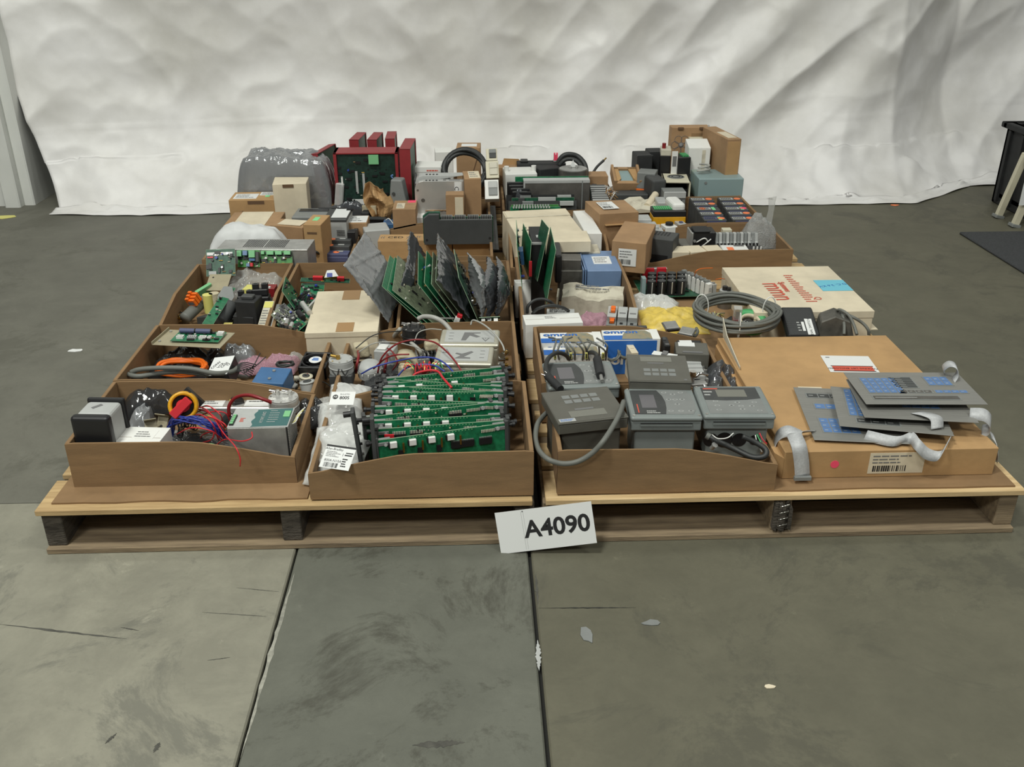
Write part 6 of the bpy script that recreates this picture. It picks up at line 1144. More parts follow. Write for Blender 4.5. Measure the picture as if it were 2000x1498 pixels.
P = fit(qG(885, 690), qG(1255, 685), qG(850, 482), z=.245); t = root('blue_transformer', 'blue steel transformer box with a white rating plate', 'transformer', P, BZ); w, d, h = P.w, P.d, P.z-BZ
MB().box(-w/2+.003, -d/2, 0, w/2, d/2, h, m_blueg).build('case', t, .002); MB().box(-w/2-.004, -d/2-.001, 0, -w/2, d/2+.001, h+.004, m_blueg).box(-w/2-.010, -d/2, 0, -w/2-.007, d/2, h+.002, m_blueg).build('side_flange', t)
label_part(t, face(w, d, h, 'T'), w*.28, d*.32, w*.80, d*.70, m_paper, 'box', 6, 'rating_plate')
P = fit(qG(600, 690), qG(880, 690), qG(585, 600), z=.238); t = root('grey_enclosure', 'dark grey box with a pale rating plate beside the blue transformer', 'enclosure', P, BZ); w, d, h = P.w, P.d, P.z-BZ
MB().box(-w/2, -d/2, 0, w/2, d/2, h, m_trafo).build('case', t, .002); label_part(t, face(w, d, h, 'T'), w*.03, d*.2, w*.95, d*.85, m_lgrey, 'box', 7, 'rating_plate')
P = fit(qG(600, 575), qG(830, 578), qG(610, 510), z=.27); t = root('steel_cover', 'brownish steel cover behind the grey enclosure', 'cover', P, BZ); MB().box(-P.w/2, -P.d/2, 0, P.w/2, P.d/2, P.z-BZ, m_dsteel).build('sheet', t, .001)
P = fit(qG(640, 1060), qG(1270, 1065), qG(680, 740), z=.205)
a, b_, c_ = at(qG(640, 985), .225), at(qG(1290, 935), .225), at(qG(680, 730), .225); t = root('crushed_carton', 'crushed pale carton with faded print lying askew in the transformer tray', 'carton', P, BZ); w, d = (b_-a).length*.95, .10; t.location = ((a+b_)/2).x, ((a+b_)/2).y+.05, BZ; t.rotation_euler = (R(3), R(2), R(-8))
mb = MB(); r = random.Random(4); gx, gy = 10, 4; vs = []
for j in range(gy+1):
    for i in range(gx+1): vs.append((-w/2+w*i/gx+r.uniform(-.002, .002), -d/2+d*j/gy+r.uniform(-.002, .002), .082+.006*math.sin(i*.9)+r.uniform(-.003, .003)))
n = len(vs); vs += [(x*1.0, y, 0) for x, y, z in vs]; W_ = gx+1; fs = [(j*W_+i, j*W_+i+1, (j+1)*W_+i+1, (j+1)*W_+i) for j in range(gy) for i in range(gx)]
sd = [(i, n+i, n+i+1, i+1) for i in range(gx)]+[(gy*W_+i+1, n+gy*W_+i+1, n+gy*W_+i, gy*W_+i) for i in range(gx)]+[(j*W_, (j+1)*W_, n+(j+1)*W_, n+j*W_) for j in range(gy)]+[(j*W_+gx, n+j*W_+gx, n+(j+1)*W_+gx, (j+1)*W_+gx) for j in range(gy)]
mb.add(vs, fs+sd+[tuple(n+k for k in f[::-1]) for f in fs], m_pgrey).build('body', t); MB().prism([(-d/2, 0), (d/2, .01), (d/2+.01, .06), (0, .088), (-d/2, .082)], -w/2-.016, -w/2-.012, m_pgrey, 'x').build('end_flap', t); MB().lines(-w*.3, d*.0, w*.3, d*.35, m_gink, Matrix.Translation((0, 0, .09)), 2, .001, 3, .5).build('faded_print', t)
c = at(qG(960, 1150), .20); bag('pink_bubble_wrap', 'bright pink bubble wrap beside the grey and orange contactor', (c.x, c.y, .155), (.115, .085, .065), (8, 0, 5), m_pinkf, 165, cat='bubble wrap', amp=.5)
P = fit(qG(1095, 1110), qG(1425, 1130), qG(1130, 1000), z=.235); t = root('modular_contactor', 'grey modular contactor with orange clips', 'contactor', P, .160, rx=R(14)); w, d = P.w, .085; h = .05
for k in range(3):
    o = MB().box(-w/2+k*w/3+.001, -d/2, 0, -w/2+(k+1)*w/3-.001, d/2, h, m_grey).box(-w/2+k*w/3+.002, -d*.25, h, -w/2+(k+1)*w/3-.002, d*.35, h+.014, m_lgrey).box(-w/2+(k+.3)*w/3, -d*.42, h, -w/2+(k+.6)*w/3, -d*.32, h+.001, m_blk).box(-w/2+(k+.2)*w/3, -d*.05, h+.014, -w/2+(k+.8)*w/3, d*.02, h+.0145, m_gink).build('pole_module', t, .001)
for k in range(2): MB().box(-w*.38, -d*(.42-.38*k), h+.001+.013*k, -w*.24, -d*(.14-.38*k), h+.010+.013*k, m_or).box(-w*.40, -d*(.3-.38*k), h+.010+.013*k, -w*.22, -d*(.26-.38*k), h+.012+.013*k, m_or).build('orange_clip', t, .001)
P = blk(aty(qG(1300, 1255), 2.385).x, 2.375, .11, .012, .212, 0); t = root('mounting_rail', 'dark mounting rail lying along the tray front edge', 'rail', P, .205); MB().box(-.055, -.006, 0, .055, .006, .006, m_dgrey).build('bar', t, .001)
cable('black_cable_loop', 'pair of black cables looping between the white cartons', [W(qG(x, y), z) for x, y, z in ((265, 1130, .225), (275, 1060, .245), (340, 1000, .26), (430, 985, .262), (500, 1010, .255), (540, 1040, .24))], .0045, m_bcab)
cable('black_cable_loop', 'lower black cable looping over the long white carton', [W(qG(x, y), z) for x, y, z in ((320, 1140, .23), (370, 1090, .25), (460, 1058, .26), (560, 1055, .258), (650, 1080, .248), (700, 1110, .235))], .0045, m_bcab)
P = fit(qG(470, 1130), qG(760, 1135), qG(490, 1085), z=.215); t = root('silver_connector', 'silver printed connector strip under the black cables', 'connector', P, .17); MB().box(-P.w/2, -P.d/2, 0, P.w/2, P.d/2, P.z-.17, m_lgrey).lines(-P.w*.4, -P.d*.4, P.w*.4, P.d*.4, m_ink, Matrix.Translation((0, 0, P.z-.17)), 3, .001, 4).build('body', t)
P = fit(qG(370, 1060), qG(440, 1060), qG(375, 830), z=.20); t = root('olive_bracket', 'olive bracket standing beside the narrow white carton', 'bracket', P, BZ); MB().box(-P.w/2, -.002, 0, P.w/2, 0, .09, m_pcbo).box(-P.w/2, 0, .088, P.w/2, .03, .09, m_pcbo).build('sheet', t)
# ================================================================= rear pallet, brown cartons side
P = fit(qE(600, 462), qE(1550, 470), qE(640, 418), Y=2.905); P.d = .11; P.c = P.o+P.e*P.w/2+P.n*P.d/2
t = root('slotted_power_supply', 'long steel power supply with rows of vent slots behind the green boards', 'power supply', P, DZ); w, d, h = P.w, P.d, P.z-DZ
MB().box(-w/2, -d/2, 0, w/2, d/2, h, m_steel).box(-w/2, -d/2-.001, h-.004, w/2, -d/2, h, m_alu).build('case', t, .001); X = face(w, d, h, 'T'); mb = MB()
for k in range(12):
    for j in range(2): mb.box(w*(.27+.019*k+.24*j), d*.2, 0, w*(.278+.019*k+.24*j), d*.9, .0006, m_ink, X)
mb.build('vent_slots', t)
cable('black_lead', 'black lead leaving the end of the slotted power supply', [W(qE(1590, 500), .20), W(qE(1640, 490), .21), W(qE(1690, 530), .19), W(qE(1700, 580), .17)], .004, m_bcab, 'lead')
P = fit(qE(750, 258), qE(1215, 262), qE(770, 80), z=.27)
P = fit(qE(670, 220), qE(1225, 215), qE(740, 78), z=.255); t = carton('carton', 'brown carton wrapped with a wide cream paper band behind the white foam', P, DZ+.005, m_kraft, marks=[('T', .17, 0, .78, 1, m_pale, 'tab'), ('F', .17, 0, .78, 1, m_pale, 'tab')], flap=2)
P = fit(qE(1160, 215), qE(1500, 240), qE(1190, 140), z=.262); t = carton('carton', 'brown carton with a pale label and green sticker on its lid', P, DZ+.005, m_kraft, marks=[('T', .18, .15, .88, .9, m_pale, 'tab'), ('T', .6, .2, .78, .6, m_grs, 'plain')], wob=.002, flap=2, sd=3, rx=0)
P = fit(qE(1505, 205), qE(1690, 210), qE(1535, 100), z=.30); t = carton('carton', 'tall slim brown carton with handwritten marks and a green sticker', P, DZ+.005, m_kraftb, marks=[('T', .3, .4, .6, .75, m_grs, 'plain')], flap=2)
X = face(P.w, P.d, P.z-DZ-.005, 'F'); MB().text('80515', P.w*.45, (P.z-DZ)*.45, .026, m_ink, X, R(90), 'CENTER', .001).box(P.w*.2, (P.z-DZ)*.78, .0002, P.w*.75, (P.z-DZ)*.82, .001, m_kdark, X).build('handwriting', t)
c = at(qE(950, 330), .23); bag('foam_wrapped_part', 'part wrapped in crumpled white foam lying on the slotted power supply', (aty(qE(935, 330), 3.05).x, 3.055, .20), (.26, .12, .125), (0, 8, 3), m_wfoam, 170, cat='wrapped part', amp=.15, flat=.3, sq=3.5)
P = fit(qI(265, 870), qI(890, 862), qI(310, 780), z=.275); t = carton('carton', 'large brown carton with a hand slot and white labels behind the banded one', P, DZ+.005, m_kraftb, marks=[('T', .06, .15, .48, .75, m_paper, 'box'), ('T', .5, .55, .88, .95, m_paper, 'box'), ('T', .62, .35, .70, .55, m_grs, 'plain'), ('F', .34, .88, .64, .97, m_kdark, 'slot')], flap=2, sd=8)
P = fit(qI(755, 690), qI(1140, 680), qI(800, 612), z=.335); P.d = min(P.d, .1); t = carton('carton', 'tall cream carton with a torn slot in front of the bagged unit', P, DZ+.005, m_pale, wob=.002, marks=[('F', .30, .93, .62, .985, m_kdark, 'slot')], flap=2, sd=9)
P = fit(qI(1180, 850), qI(1370, 850), qI(1190, 795), z=.235); t = carton('small_carton', 'small cream carton beside the tall slotted one', P, DZ+.005, m_pale, marks=[('F', .1, .15, .7, .75, m_pgrey, 'tab')], flap=2)
c = aty(qI(930, 700), 3.62); bag('antistatic_wrapped_unit', 'long unit wrapped in shiny antistatic film behind the cream carton', (c.x-.02, 3.70, .19), (.37, .17, .175), (0, 4, -3), m_antil, 171, cat='wrapped unit', amp=.2, flat=.65, sq=9)
P = fit(qI(970, 1000), qI(1570, 1000), qI(985, 960), z=.25)
# drive units
P = fit(qI(1330, 1085), qI(1590, 1085), qI(1345, 965), z=.262); t = root('motor_drive', 'grey vented motor drive unit with a white card on top', 'motor drive', P, DZ); w, d, h = P.w, P.d, P.z-DZ
MB().box(-w/2, -d/2, 0, w/2, d/2, h-.008, m_lgrey).build('case', t, .002); MB().box(-w/2-.001, -d/2-.002, h-.010, w/2+.001, d/2, h, m_dgrey).build('top_cover', t, .002); X = face(w, d, h, 'F'); mb = MB()
for j in range(3):
    for k in range(5): mb.box(w*.55, h*(.68-.28*j-.035*k), -.001, w*.9, h*(.695-.28*j-.035*k), .0006, m_ink, X)
mb.build('vent_slots', t); MB().box(w*.3, d*.15, 0, w*.98, d*.95, .001, m_paper, face(w, d, h, 'T')).box(w*.8, d*.8, 0, w*1.1, d*.9, .004, m_blk, face(w, d, h, 'T')).build('white_card', t)
P = fit(qI(975, 1060), qI(1370, 1060), qI(1000, 960), z=.25); t = root('motor_drive', 'dark topped drive unit lying behind the slim brown carton', 'motor drive', P, DZ); w, d, h = P.w, P.d, P.z-DZ
MB().box(-w/2, -d/2, 0, w/2, d/2, h, m_grey).build('case', t, .002); MB().box(w*.1, d*.45, h, w*.97-w/2+w*.4, d*.49, h+.004, m_blk).box(-w*.4, d*.1, h, w*.45, d*.35, h+.003, m_blk).build('black_rail', t, .001)
P = fit(qI(1600, 1230), qI(1690, 1230), qI(1590, 1090), z=.235); t = root('relay_socket', 'dark grey socket stack beside the vented motor drive', 'socket', P, DZ); mb = MB()
for k in range(4): mb.box(-P.w/2+.004*k, -P.d/2+P.d*.25*k, 0, P.w/2-.002*k, -P.d/2+P.d*.22*(k+1), P.z-DZ-.008*k, m_dgrey if k % 2 else m_blk)
mb.build('body', t, .001)
for k, (y0, y1, z) in enumerate(((1490, 1445, .185), (1405, 1375, .20), (1335, 1310, .212))):
    P = fit(qI(1318+k*28, y0-15), qI(1610+k*14, y0-12), qI(1350+k*20, y1-15), z=z); t = root('battery_module', ('blue-violet module with an orange dot at the front of the short stack', 'grey violet module in the middle of the short stack', 'grey module with a pinkish dot at the back of the short stack')[k], 'module', P, DZ, 'modules beside the motor drive')
    w, d, h = P.w, P.d, P.z-DZ; MB().box(-w/2, -d/2, 0, w/2, d/2, h, m_purp if k == 0 else m_dgrey).box(-w/2, -d/2-.002, h*.5, w/2, -d/2, h*.8, m_purp).build('case', t, .001); X = face(w, d, h, 'T'); MB().cyl((w*(.5 if k == 0 else .2), d*.5, 0), (w*(.5 if k == 0 else .2), d*.5, .0008), .011, m_ors, 16, X=X).build('round_sticker', t); MB().box(w*.5, d*.6, 0, w*.75, d*.9, .0008, m_lgrey, X).build('label', t)
P = fit(qI(1395, 945), qI(1740, 950), qI(1410, 930), z=.235); P = fit(qI(1480, 1075), qI(1720, 1010), qI(1500, 945), z=.235); t = carton('carton', 'brown carton with a large white printed label beside the black brackets', blk(aty(qI(1600, 990), 3.30).x, 3.36, .13, .10, .235), DZ+.005, m_kraft, marks=[('T', .25, .1, .98, .95, m_paper, 'box')], flap=2)
P = fit(qI(1330, 965), qI(1560, 965), qI(1350, 940), z=.21); t = carton('carton', 'low brown carton behind the drive units', blk(aty(qI(1400, 950), 3.38).x, 3.42, .11, .08, .215), DZ+.005, m_kraft)
c = aty(qI(1600, 860), 3.55); bag('antistatic_bag', 'grey silvery roll bag lying before the brown carton under the cage', (c.x, 3.56, .20), (.15, .06, .055), (0, 0, 3), m_anti, 173, flat=.2)
c = aty(qI(1460, 740), 3.62); t = empty('translucent_sleeve', (c.x, 3.62, DZ+.005), 'narrow pale translucent sleeve beside the bagged unit', 'sleeve', (0, R(8), 0)); MB().box(-.016, -.016, 0, .016, .016, c.z-DZ+.02, m_clearw).build('film', t, .004)
P = fit(qI(1500, 735), qI(1830, 745), qI(1540, 662), z=.27); t = carton('carton', 'flat brown carton in front of the red card cage', P, DZ+.005, m_kraft, marks=[('T', .1, .5, .3, .8, m_pgrey, 'tab')], flap=2, h=None)
# crumpled brown paper
a = aty(qJ(65, 530), 3.50)
mb = MB(); vs = []; nx, ny = 16, 18
for j in range(ny+1):
    for i in range(nx+1):
        u, v = i/nx, j/ny; x = -.05+.11*u+.012*noise.noise(Vector((u*4, v*3, 1))); z = .17*v; wgt = .55+.45*abs(math.cos(v*4.2+.6)); x = (x)*wgt+.012*math.sin(v*5)
        if v > .75 and u > .55: z -= .05*(u-.55)
        vs.append((x, .03*math.sin(u*7)+.025*noise.noise(Vector((u*5, v*5, 7))), z))
mb.add(vs, [(j*(nx+1)+i, j*(nx+1)+i+1, (j+1)*(nx+1)+i+1, (j+1)*(nx+1)+i) for j in range(ny) for i in range(nx)], m_kraftb); o = mb.build('crumpled_kraft_paper'); o.location = (a.x+.04, 3.50, DZ+.03)
so = o.modifiers.new('s', 'SOLIDIFY'); so.thickness = .0012; tag(o, 'crumpled brown kraft paper standing up in front of the red card cage', 'crumpled paper')
# red card cages
def cage(name, c, w, d, h, lab, rz=0, rx=0, openf=False, ry=0):
    t = empty('red_card_cage', c, lab, 'card cage', (R(rx), R(ry), R(rz)), 'red card cages'); mb = MB(); th = .003
    if openf:
        mb.box(-w/2, -d/2, h-.006, w/2, d/2, h, m_redp).box(-w/2, -d/2, 0, -w/2+.012, d/2, h, m_redp).box(w/2-.012, -d/2, 0, w/2, d/2, h, m_redp).build('frame', t, .001)
        b = MB().box(-w/2+.012, -d/2+.008, 0, w/2-.012, -d/2+.010, h-.006, m_pcbk).build('circuit_board', t); cc = MB(); X = Matrix.Translation((-w/2+.012, -d/2+.008, 0)) @ Matrix.Rotation(R(90), 4, 'X'); comps(cc, w-.024, h-.01, X, 5, 80)
        W_ = w-.024; cc.box(W_*.30, h*.45, 0, W_*.34, h*.75, .004, m_lgrey, X).box(W_*.42, h*.45, 0, W_*.46, h*.72, .004, m_lgrey, X).box(W_*.22, h*.30, 0, W_*.5, h*.37, .003, m_paper, X).box(W_*.05, h*.55, 0, W_*.08, h*.68, .003, m_white, X).build('components', t); MB().box(W_*.55, h*.85, .001, W_*.72, h*.97, .014, m_lgrn, X).build('green_connector', t)
    else:
        mb.box(-w/2, -d/2, 0, w/2, -d/2+th, h, m_redp).box(-w/2, -d/2, h-th, w/2, d/2, h, m_redp).box(-w/2, d/2-th, 0, w/2, d/2, h, m_redp).box(-w/2, -d/2, 0, -w/2+.001, d/2, h, m_redp).build('frame', t, .0006); MB().box(w/2-.006, -d/2+th, 0, w/2-.004, d/2-th, h-th, m_pcbd).build('circuit_board', t)
    return t
q = aty(qI(1360, 350), 3.62); z1 = aty(qI(1440, 345), 3.60).z; xa, xb = aty(qI(1435, 350), 3.60).x, aty(qJ(440, 340), 3.60).x
cage('c', ((xa+xb)/2, 3.66, DZ+.005), xb-xa, .10, z1-DZ-.005, 'wide red card cage facing the front with its dark board showing', openf=True)
q = aty(qI(1350, 360), 3.66); cage('c', (q.x+.015, 3.76, DZ+.005), .030, .19, .27, 'red card cage tilted outward with a pale label on its top', rz=-14, ry=-8)
for k, (p0, pz, lb) in enumerate(((qI(1680, 330), 6, 'narrow red card cage standing second in the row behind the wide one'), (qJ(150, 330), 5, 'narrow red card cage in the middle behind the wide one'), (qJ(330, 320), -1, 'narrow red card cage with a white sticker on its top'))):
    q = aty(p0, 3.79); cage('c', (q.x+.01, 3.86, DZ+.005), .038, .15, q.z-DZ+.045, lb, rz=-pz)
q = aty(qJ(535, 310), 3.60); t = cage('c', (q.x, 3.70, DZ+.005), .042, .20, q.z-DZ, 'tall red card cage at the end of the row beside the white carton', rz=-3)
q2 = aty(qJ(380, 250), 3.84); MB().box(-.012, -.03, 0, .012, .02, .0008, m_pgrey).build('cage_sticker').location = q2+Vector((0, 0, .008)); tag(bpy.data.objects['cage_sticker'], 'pale sticker on top of a narrow red cage', 'sticker')
c = aty(qJ(450, 760), 3.52); t = empty('grey_limit_switch', (c.x, 3.53, DZ+.005), 'grey cast switch housing with a blue lead before the tall red cage', 'switch', (0, 0, R(-12))); h = aty(qJ(460, 640), 3.53).z-DZ
MB().prism([(-.03, 0), (.03, 0), (.034, h*.6), (.02, h), (-.022, h), (-.034, h*.5)], -.025, .025, m_grey, 'y').build('housing', t, .005, 2); MB().cyl((-.012, -.026, h*.75), (-.012, -.03, h*.75), .006, m_dgrey, 14).build('screw', t); MB().tube([(-.02, 0, h), (-.026, 0, h+.008), (-.018, 0, h+.012)], .003, m_bkey, 6, 4).build('lead', t)
# perforated chassis
a, b_ = aty(qJ(640, 920), 3.42), aty(qJ(1190, 920), 3.42); zt = aty(qJ(700, 665), 3.42).z; w = b_.x-a.x; h = zt-DZ-.005
t = empty('perforated_chassis', ((a.x+b_.x)/2, 3.46, DZ+.005), 'silver metal chassis with round holes and vented top rails', 'chassis')
pr_ = [(-w/2, 0), (w/2, 0), (w/2, h)]+[(-w/2+.03-.03*math.sin(R(a_)), h-.03+.03*math.cos(R(a_))) for a_ in (0, 30, 60, 90)]
MB().prism(pr_, -.03, .0, m_alu, 'y').build('front_plate', t, .001); MB().prism([(x, z+.012) for x, z in pr_ if z > .01]+[(-w/2, .02)][:0], .004, .05, m_lgrey, 'y').build('rear_plate', t, .001); mb = MB()
for u, v, rr in ((.16, .68, .007), (.17, .32, .007), (.58, .32, .007), (.26, .48, .009), (.06, .85, .004), (.28, .06, .006)): mb.cyl((-w/2+w*u, -.0312, h*v), (-w/2+w*u, -.0298, h*v), rr, m_dsteel if rr < .0085 else m_lgrey, 16)
mb.build('punched_hole', t); mb = MB()
for k in range(4):
    mb.box(-w*.28+w*.07*k, -.025, h, -w*.24+w*.07*k, -.010, h+.0005, m_ink).box(-w*.28+w*.07*k, .015, h+.012, -w*.24+w*.07*k, .03, h+.0125, m_ink)
mb.box(w*.08, -.02, h, w*.14, -.012, h+.0005, m_ink).box(w*.2, -.024, h, w*.42, -.012, h+.0005, m_gink); mb.build('rail_slot', t)
MB().box(w*.31, -.0312, h*.45, w*.46, -.030, h*.98, m_paper).build('label_plate', t); 
MB().text('CE', 0, 0, .022, m_ink, Matrix.Translation((-w/2+w*.85, -.0315, h*.85)) @ Matrix.Rotation(R(90), 4, 'X'), R(-90), 'CENTER', .0003).build('marking', t)
P = fit(qJ(1200, 655), qJ(1390, 650), qJ(1205, 520), Y=3.36); P.d = min(P.d, .12); t = carton('carton', 'tall brown carton with a paper label on its lid beside the chassis', P, DZ+.005, m_kraft, marks=[('T', .3, .08, .97, .95, m_pale, 'box')], flap=2)
P = fit(qJ(990, 880), qJ(1180, 880), qJ(990, 800), z=.23); a, b_ = aty(qJ(985, 935), 3.33), aty(qJ(1190, 935), 3.33); t = carton('small_carton', 'small brown carton with a torn paper seal in front of the chassis', blk((a.x+b_.x)/2, 3.36, b_.x-a.x, .05, aty(qJ(985, 808), 3.335).z), DZ+.005, m_kraft, marks=[('F', .5, .35, .95, .95, m_pale, 'tab')], flap=2)
P = fit(qJ(385, 985), qJ(500, 985), qJ(400, 895), z=.235); a = aty(qJ(380, 985), 3.30); b_ = aty(qJ(640, 985), 3.30); t = carton('carton', 'brown carton with a paper label beside the crumpled kraft paper', blk((a.x+b_.x)/2, 3.37, b_.x-a.x, .12, aty(qJ(385, 975), 3.31).z), DZ+.005, m_kraft, marks=[('T', .15, .1, .5, .7, m_pale, 'box'), ('T', .6, .75, .95, 1, m_pinkd, 'plain')])
P = fit(qJ(470, 1065), qJ(735, 1065), qJ(510, 925), z=.235); t = carton('white_carton', 'white carton with faint print behind the rack module', P, DZ+.005, m_whitec, marks=[('T', .15, .5, .5, .9, m_whitec, 'box')], flap=2)
t2 = carton('white_carton', 'flat white carton lid lying under the chassis', blk(P.c.x+.09, P.c.y+.12, .16, .06, .215), DZ+.005, m_whitec)
P = fit(qJ(755, 985), qJ(1205, 975), qJ(760, 945), z=.245); P.d = .12; P.c = P.o+P.e*P.w/2+P.n*P.d/2; t = carton('carton', 'brown carton with a ragged torn lid edge behind the rack module', P, DZ+.005, m_kraft, flap=2); mb = MB(); r = random.Random(6)
mb.prism([(-P.w/2, 0)]+[(-P.w/2+P.w*k/20, -.010+r.uniform(-.003, .003)) for k in range(21)]+[(P.w/2, 0)], P.z-DZ-.005, P.z-DZ-.003, m_kraft, 'z', Matrix.Translation((0, -P.d/2, 0))).build('torn_flap', t)
# rack module (dark grey green)
a, b_ = aty(qJ(735, 1235), 3.06), aty(qJ(1510, 1235), 3.06); w = b_.x-a.x; h = .085; zt = aty(qJ(1200, 1100), 3.06).z
t = empty('rack_module', ((a.x+b_.x)/2, 3.10, zt-h), 'dark grey green rack module with rows of contacts along its top', 'rack module')
MB().prism([(-w/2, 0), (w/2, 0), (w/2, h), (-w*.27, h), (-w*.27, h+.018), (-w*.42, h+.018), (-w/2, h+.004)], -.03, -.01, m_dgrey, 'y').build('front_shell', t, .001); MB().prism([(-w/2-.003, 0), (w/2+.003, 0), (w/2+.003, h+.004), (-w*.26, h+.004), (-w*.26, h+.022), (-w*.43, h+.022), (-w/2-.003, h+.008)], -.010, .0, m_tealg if False else m_pcbd, 'y').build('rear_shell', t, .001)
for k in range(4):
    mb = MB().box(-w*.24+w*.19*k, -.029, h, -w*.08+w*.19*k, -.004, h+.010, m_grey)
    for q in range(6): mb.box(-w*.235+w*.19*k+w*.025*q, -.0292, h+.002, -w*.218+w*.19*k+w*.025*q, -.010, h+.0104, m_ink)
    mb.build('contact_block', t)
mb = MB(); mb.cyl((-w*.46, -.031, h*.2), (-w*.46, -.0295, h*.2), .004, m_ink, 12).cyl((w*.46, -.031, h*.25), (w*.46, -.0295, h*.25), .004, m_ink, 12).build('screw_hole', t)
for k, (p, q, b_, lb) in enumerate(((qJ(215, 1330), qJ(560, 1330), qJ(190, 1255), 'printed brown carton at the bag end of the row of three'), (qJ(570, 1320), qJ(1050, 1322), qJ(600, 1248), 'printed brown carton in the middle of the row of three'), (qJ(1060, 1320), qJ(1500, 1318), qJ(1070, 1225), 'printed brown carton at the gap end of the row of three'))):
    P = fit(p, q, b_, z=.232); t = carton('printed_carton', lb, P, DZ+.005, m_kraftb, grp='row of three printed brown cartons', flap=2); X = face(P.w, P.d, P.z-DZ-.005, 'T'); cx, cy = P.w*(.5 if k else .55), P.d*.52
    MB().text('CED', cx, cy, .028, m_ink, X, 0, 'CENTER', .0008).text('((', cx-.044, cy, .024, m_gink, X, 0, 'CENTER', .0008).text('))', cx+.044, cy, .024, m_gink, X, 0, 'CENTER', .0008).build('printed_marking', t)
# perforated rail, wall switches, hose coil, cartons at the very back
a, b_ = at(qJ(1500, 1420), .20), at(qJ(1500, 930), .20); t = empty('perforated_rail', ((a.x+b_.x)/2+.002, (a.y+b_.y)/2, .20), 'long grey perforated rail lying in the gap between the pallets', 'rail', (0, 0, R(0))); L_ = (b_-a).length
MB().box(-.018, -L_/2, -.005, .018, L_/2, 0, m_dgrey).build('channel', t, .001); mb = MB()
for k in range(34):
    for s in (-.010, .006): mb.box(s, -L_/2+.012+k*(L_-.03)/34, 0, s+.003, -L_/2+.018+k*(L_-.03)/34, .0006, m_ink)
mb.build('slots', t); MB().box(-.03, -.4, -.07, .03, .4, -.005, m_kdark).build('support', t) if False else None
for k, (p, q, b_, z, lb, m) in enumerate(((qJ(1425, 860), qJ(1585, 855), qJ(1425, 640), .29, 'white framed grey rocker switch plate nearest the perforated rail', m_white), (qJ(1440, 625), qJ(1585, 618), qJ(1435, 430), .33, 'cream framed rocker switch plate in the middle of the three', m_ivory), (qJ(1440, 425), qJ(1565, 420), qJ(1435, 290), .365, 'cream framed dark rocker switch plate at the back of the three', m_ivory))):
    Y = (3.40, 3.56, 3.72)[k]; a, b_, c_ = aty(p, Y), aty(q, Y), aty(b_, Y+.045); X0, w, d = frame3(a, b_, c_); t = from_matrix('rocker_switch_plate', X0 @ Matrix.Translation((w/2, d/2, 0)), lb, 'switch', 'rocker switch plates'); MB().box(-w/2, -d/2, (-.03, -.03, -.16)[k], w/2, d/2, 0, m).build('frame', t, .002, 2)
    n = 2 if k == 1 else 1
    MB().box(-w*.22, -d*.32, 0, w*.40, d*.40, .004, (m_grey, m_beige, m_dgrey)[k]).box(-w*.22, d*.05, .004, w*.40, d*.38, .006, (m_lgrey, m_beige, m_grey)[k]).build('rocker', t, .001)
c = aty(qJ(1200, 520), 3.62); coil('black_hose_coil', 'coiled black cable standing on edge behind the tall brown carton', (c.x, 3.66, c.z-.02), .085, .0085, 6, m_bcab, seed=12, tilt=(62, 0, 0), sq=.95)
P = fit(qJ(1100, 280), qJ(1370, 280), qJ(1120, 200), Y=3.86); P.d = .10; P.c = P.o+P.e*P.w/2+P.n*P.d/2; t = carton('carton', 'brown carton with a pale label rising behind the cable coil', P, DZ+.005, m_kraft, marks=[('T', .2, .25, .85, .75, m_paper, 'plain')], flap=2); mb = MB(); X = face(P.w, P.d, P.z-DZ-.005, 'F'); h = P.z-DZ-.005
mb.prism([(P.w*.55, h*.45), (P.w*.57, h*.42), (P.w*.98, h*.93), (P.w*.96, h*.96)], 0, .0008, m_kdark, 'z', X).build('torn_line', t)
P = fit(qJ(865, 330), qJ(1065, 325), qJ(880, 258), Y=3.88); P.d = .09; P.c = P.o+P.e*P.w/2+P.n*P.d/2; t = carton('white_carton', 'small white carton with a curved red print behind the cable coil', P, DZ+.005, m_whitec, flap=2); MB().ring((0, 0, 0), .016, .026, .001, m_rink, 24, X=face(P.w, P.d, P.z-DZ-.005, 'F') @ Matrix.Translation((P.w*.5, .06, 0))).build('printed_marking', t)
P = fit(qJ(640, 500), qJ(975, 500), qJ(650, 440), Y=3.66); P.d = .10; P.c = P.o+P.e*P.w/2+P.n*P.d/2; t = carton('white_carton', 'white carton with small red lettering beside the tall red cage', P, DZ+.005, m_whitec, flap=2, lid=.02); X = face(P.w, P.d, P.z-DZ-.005, 'F'); h = P.z-DZ-.005; MB().lines(P.w*.38, h*.86, P.w*.85, h*.97, m_rink, X, 2, .0022, 5, .4).build('small_print', t)
P = blk(aty(qJ(630, 600), 3.50).x, 3.56, .03, .10, aty(qJ(600, 640), 3.51).z); t = root('dark_card', 'dark ribbed card edge between the red cage and the chassis', 'circuit card', P, DZ+.005); MB().box(-.003, -.05, 0, .003, .05, P.z-DZ-.005, m_dgrey).build('sheet', t)
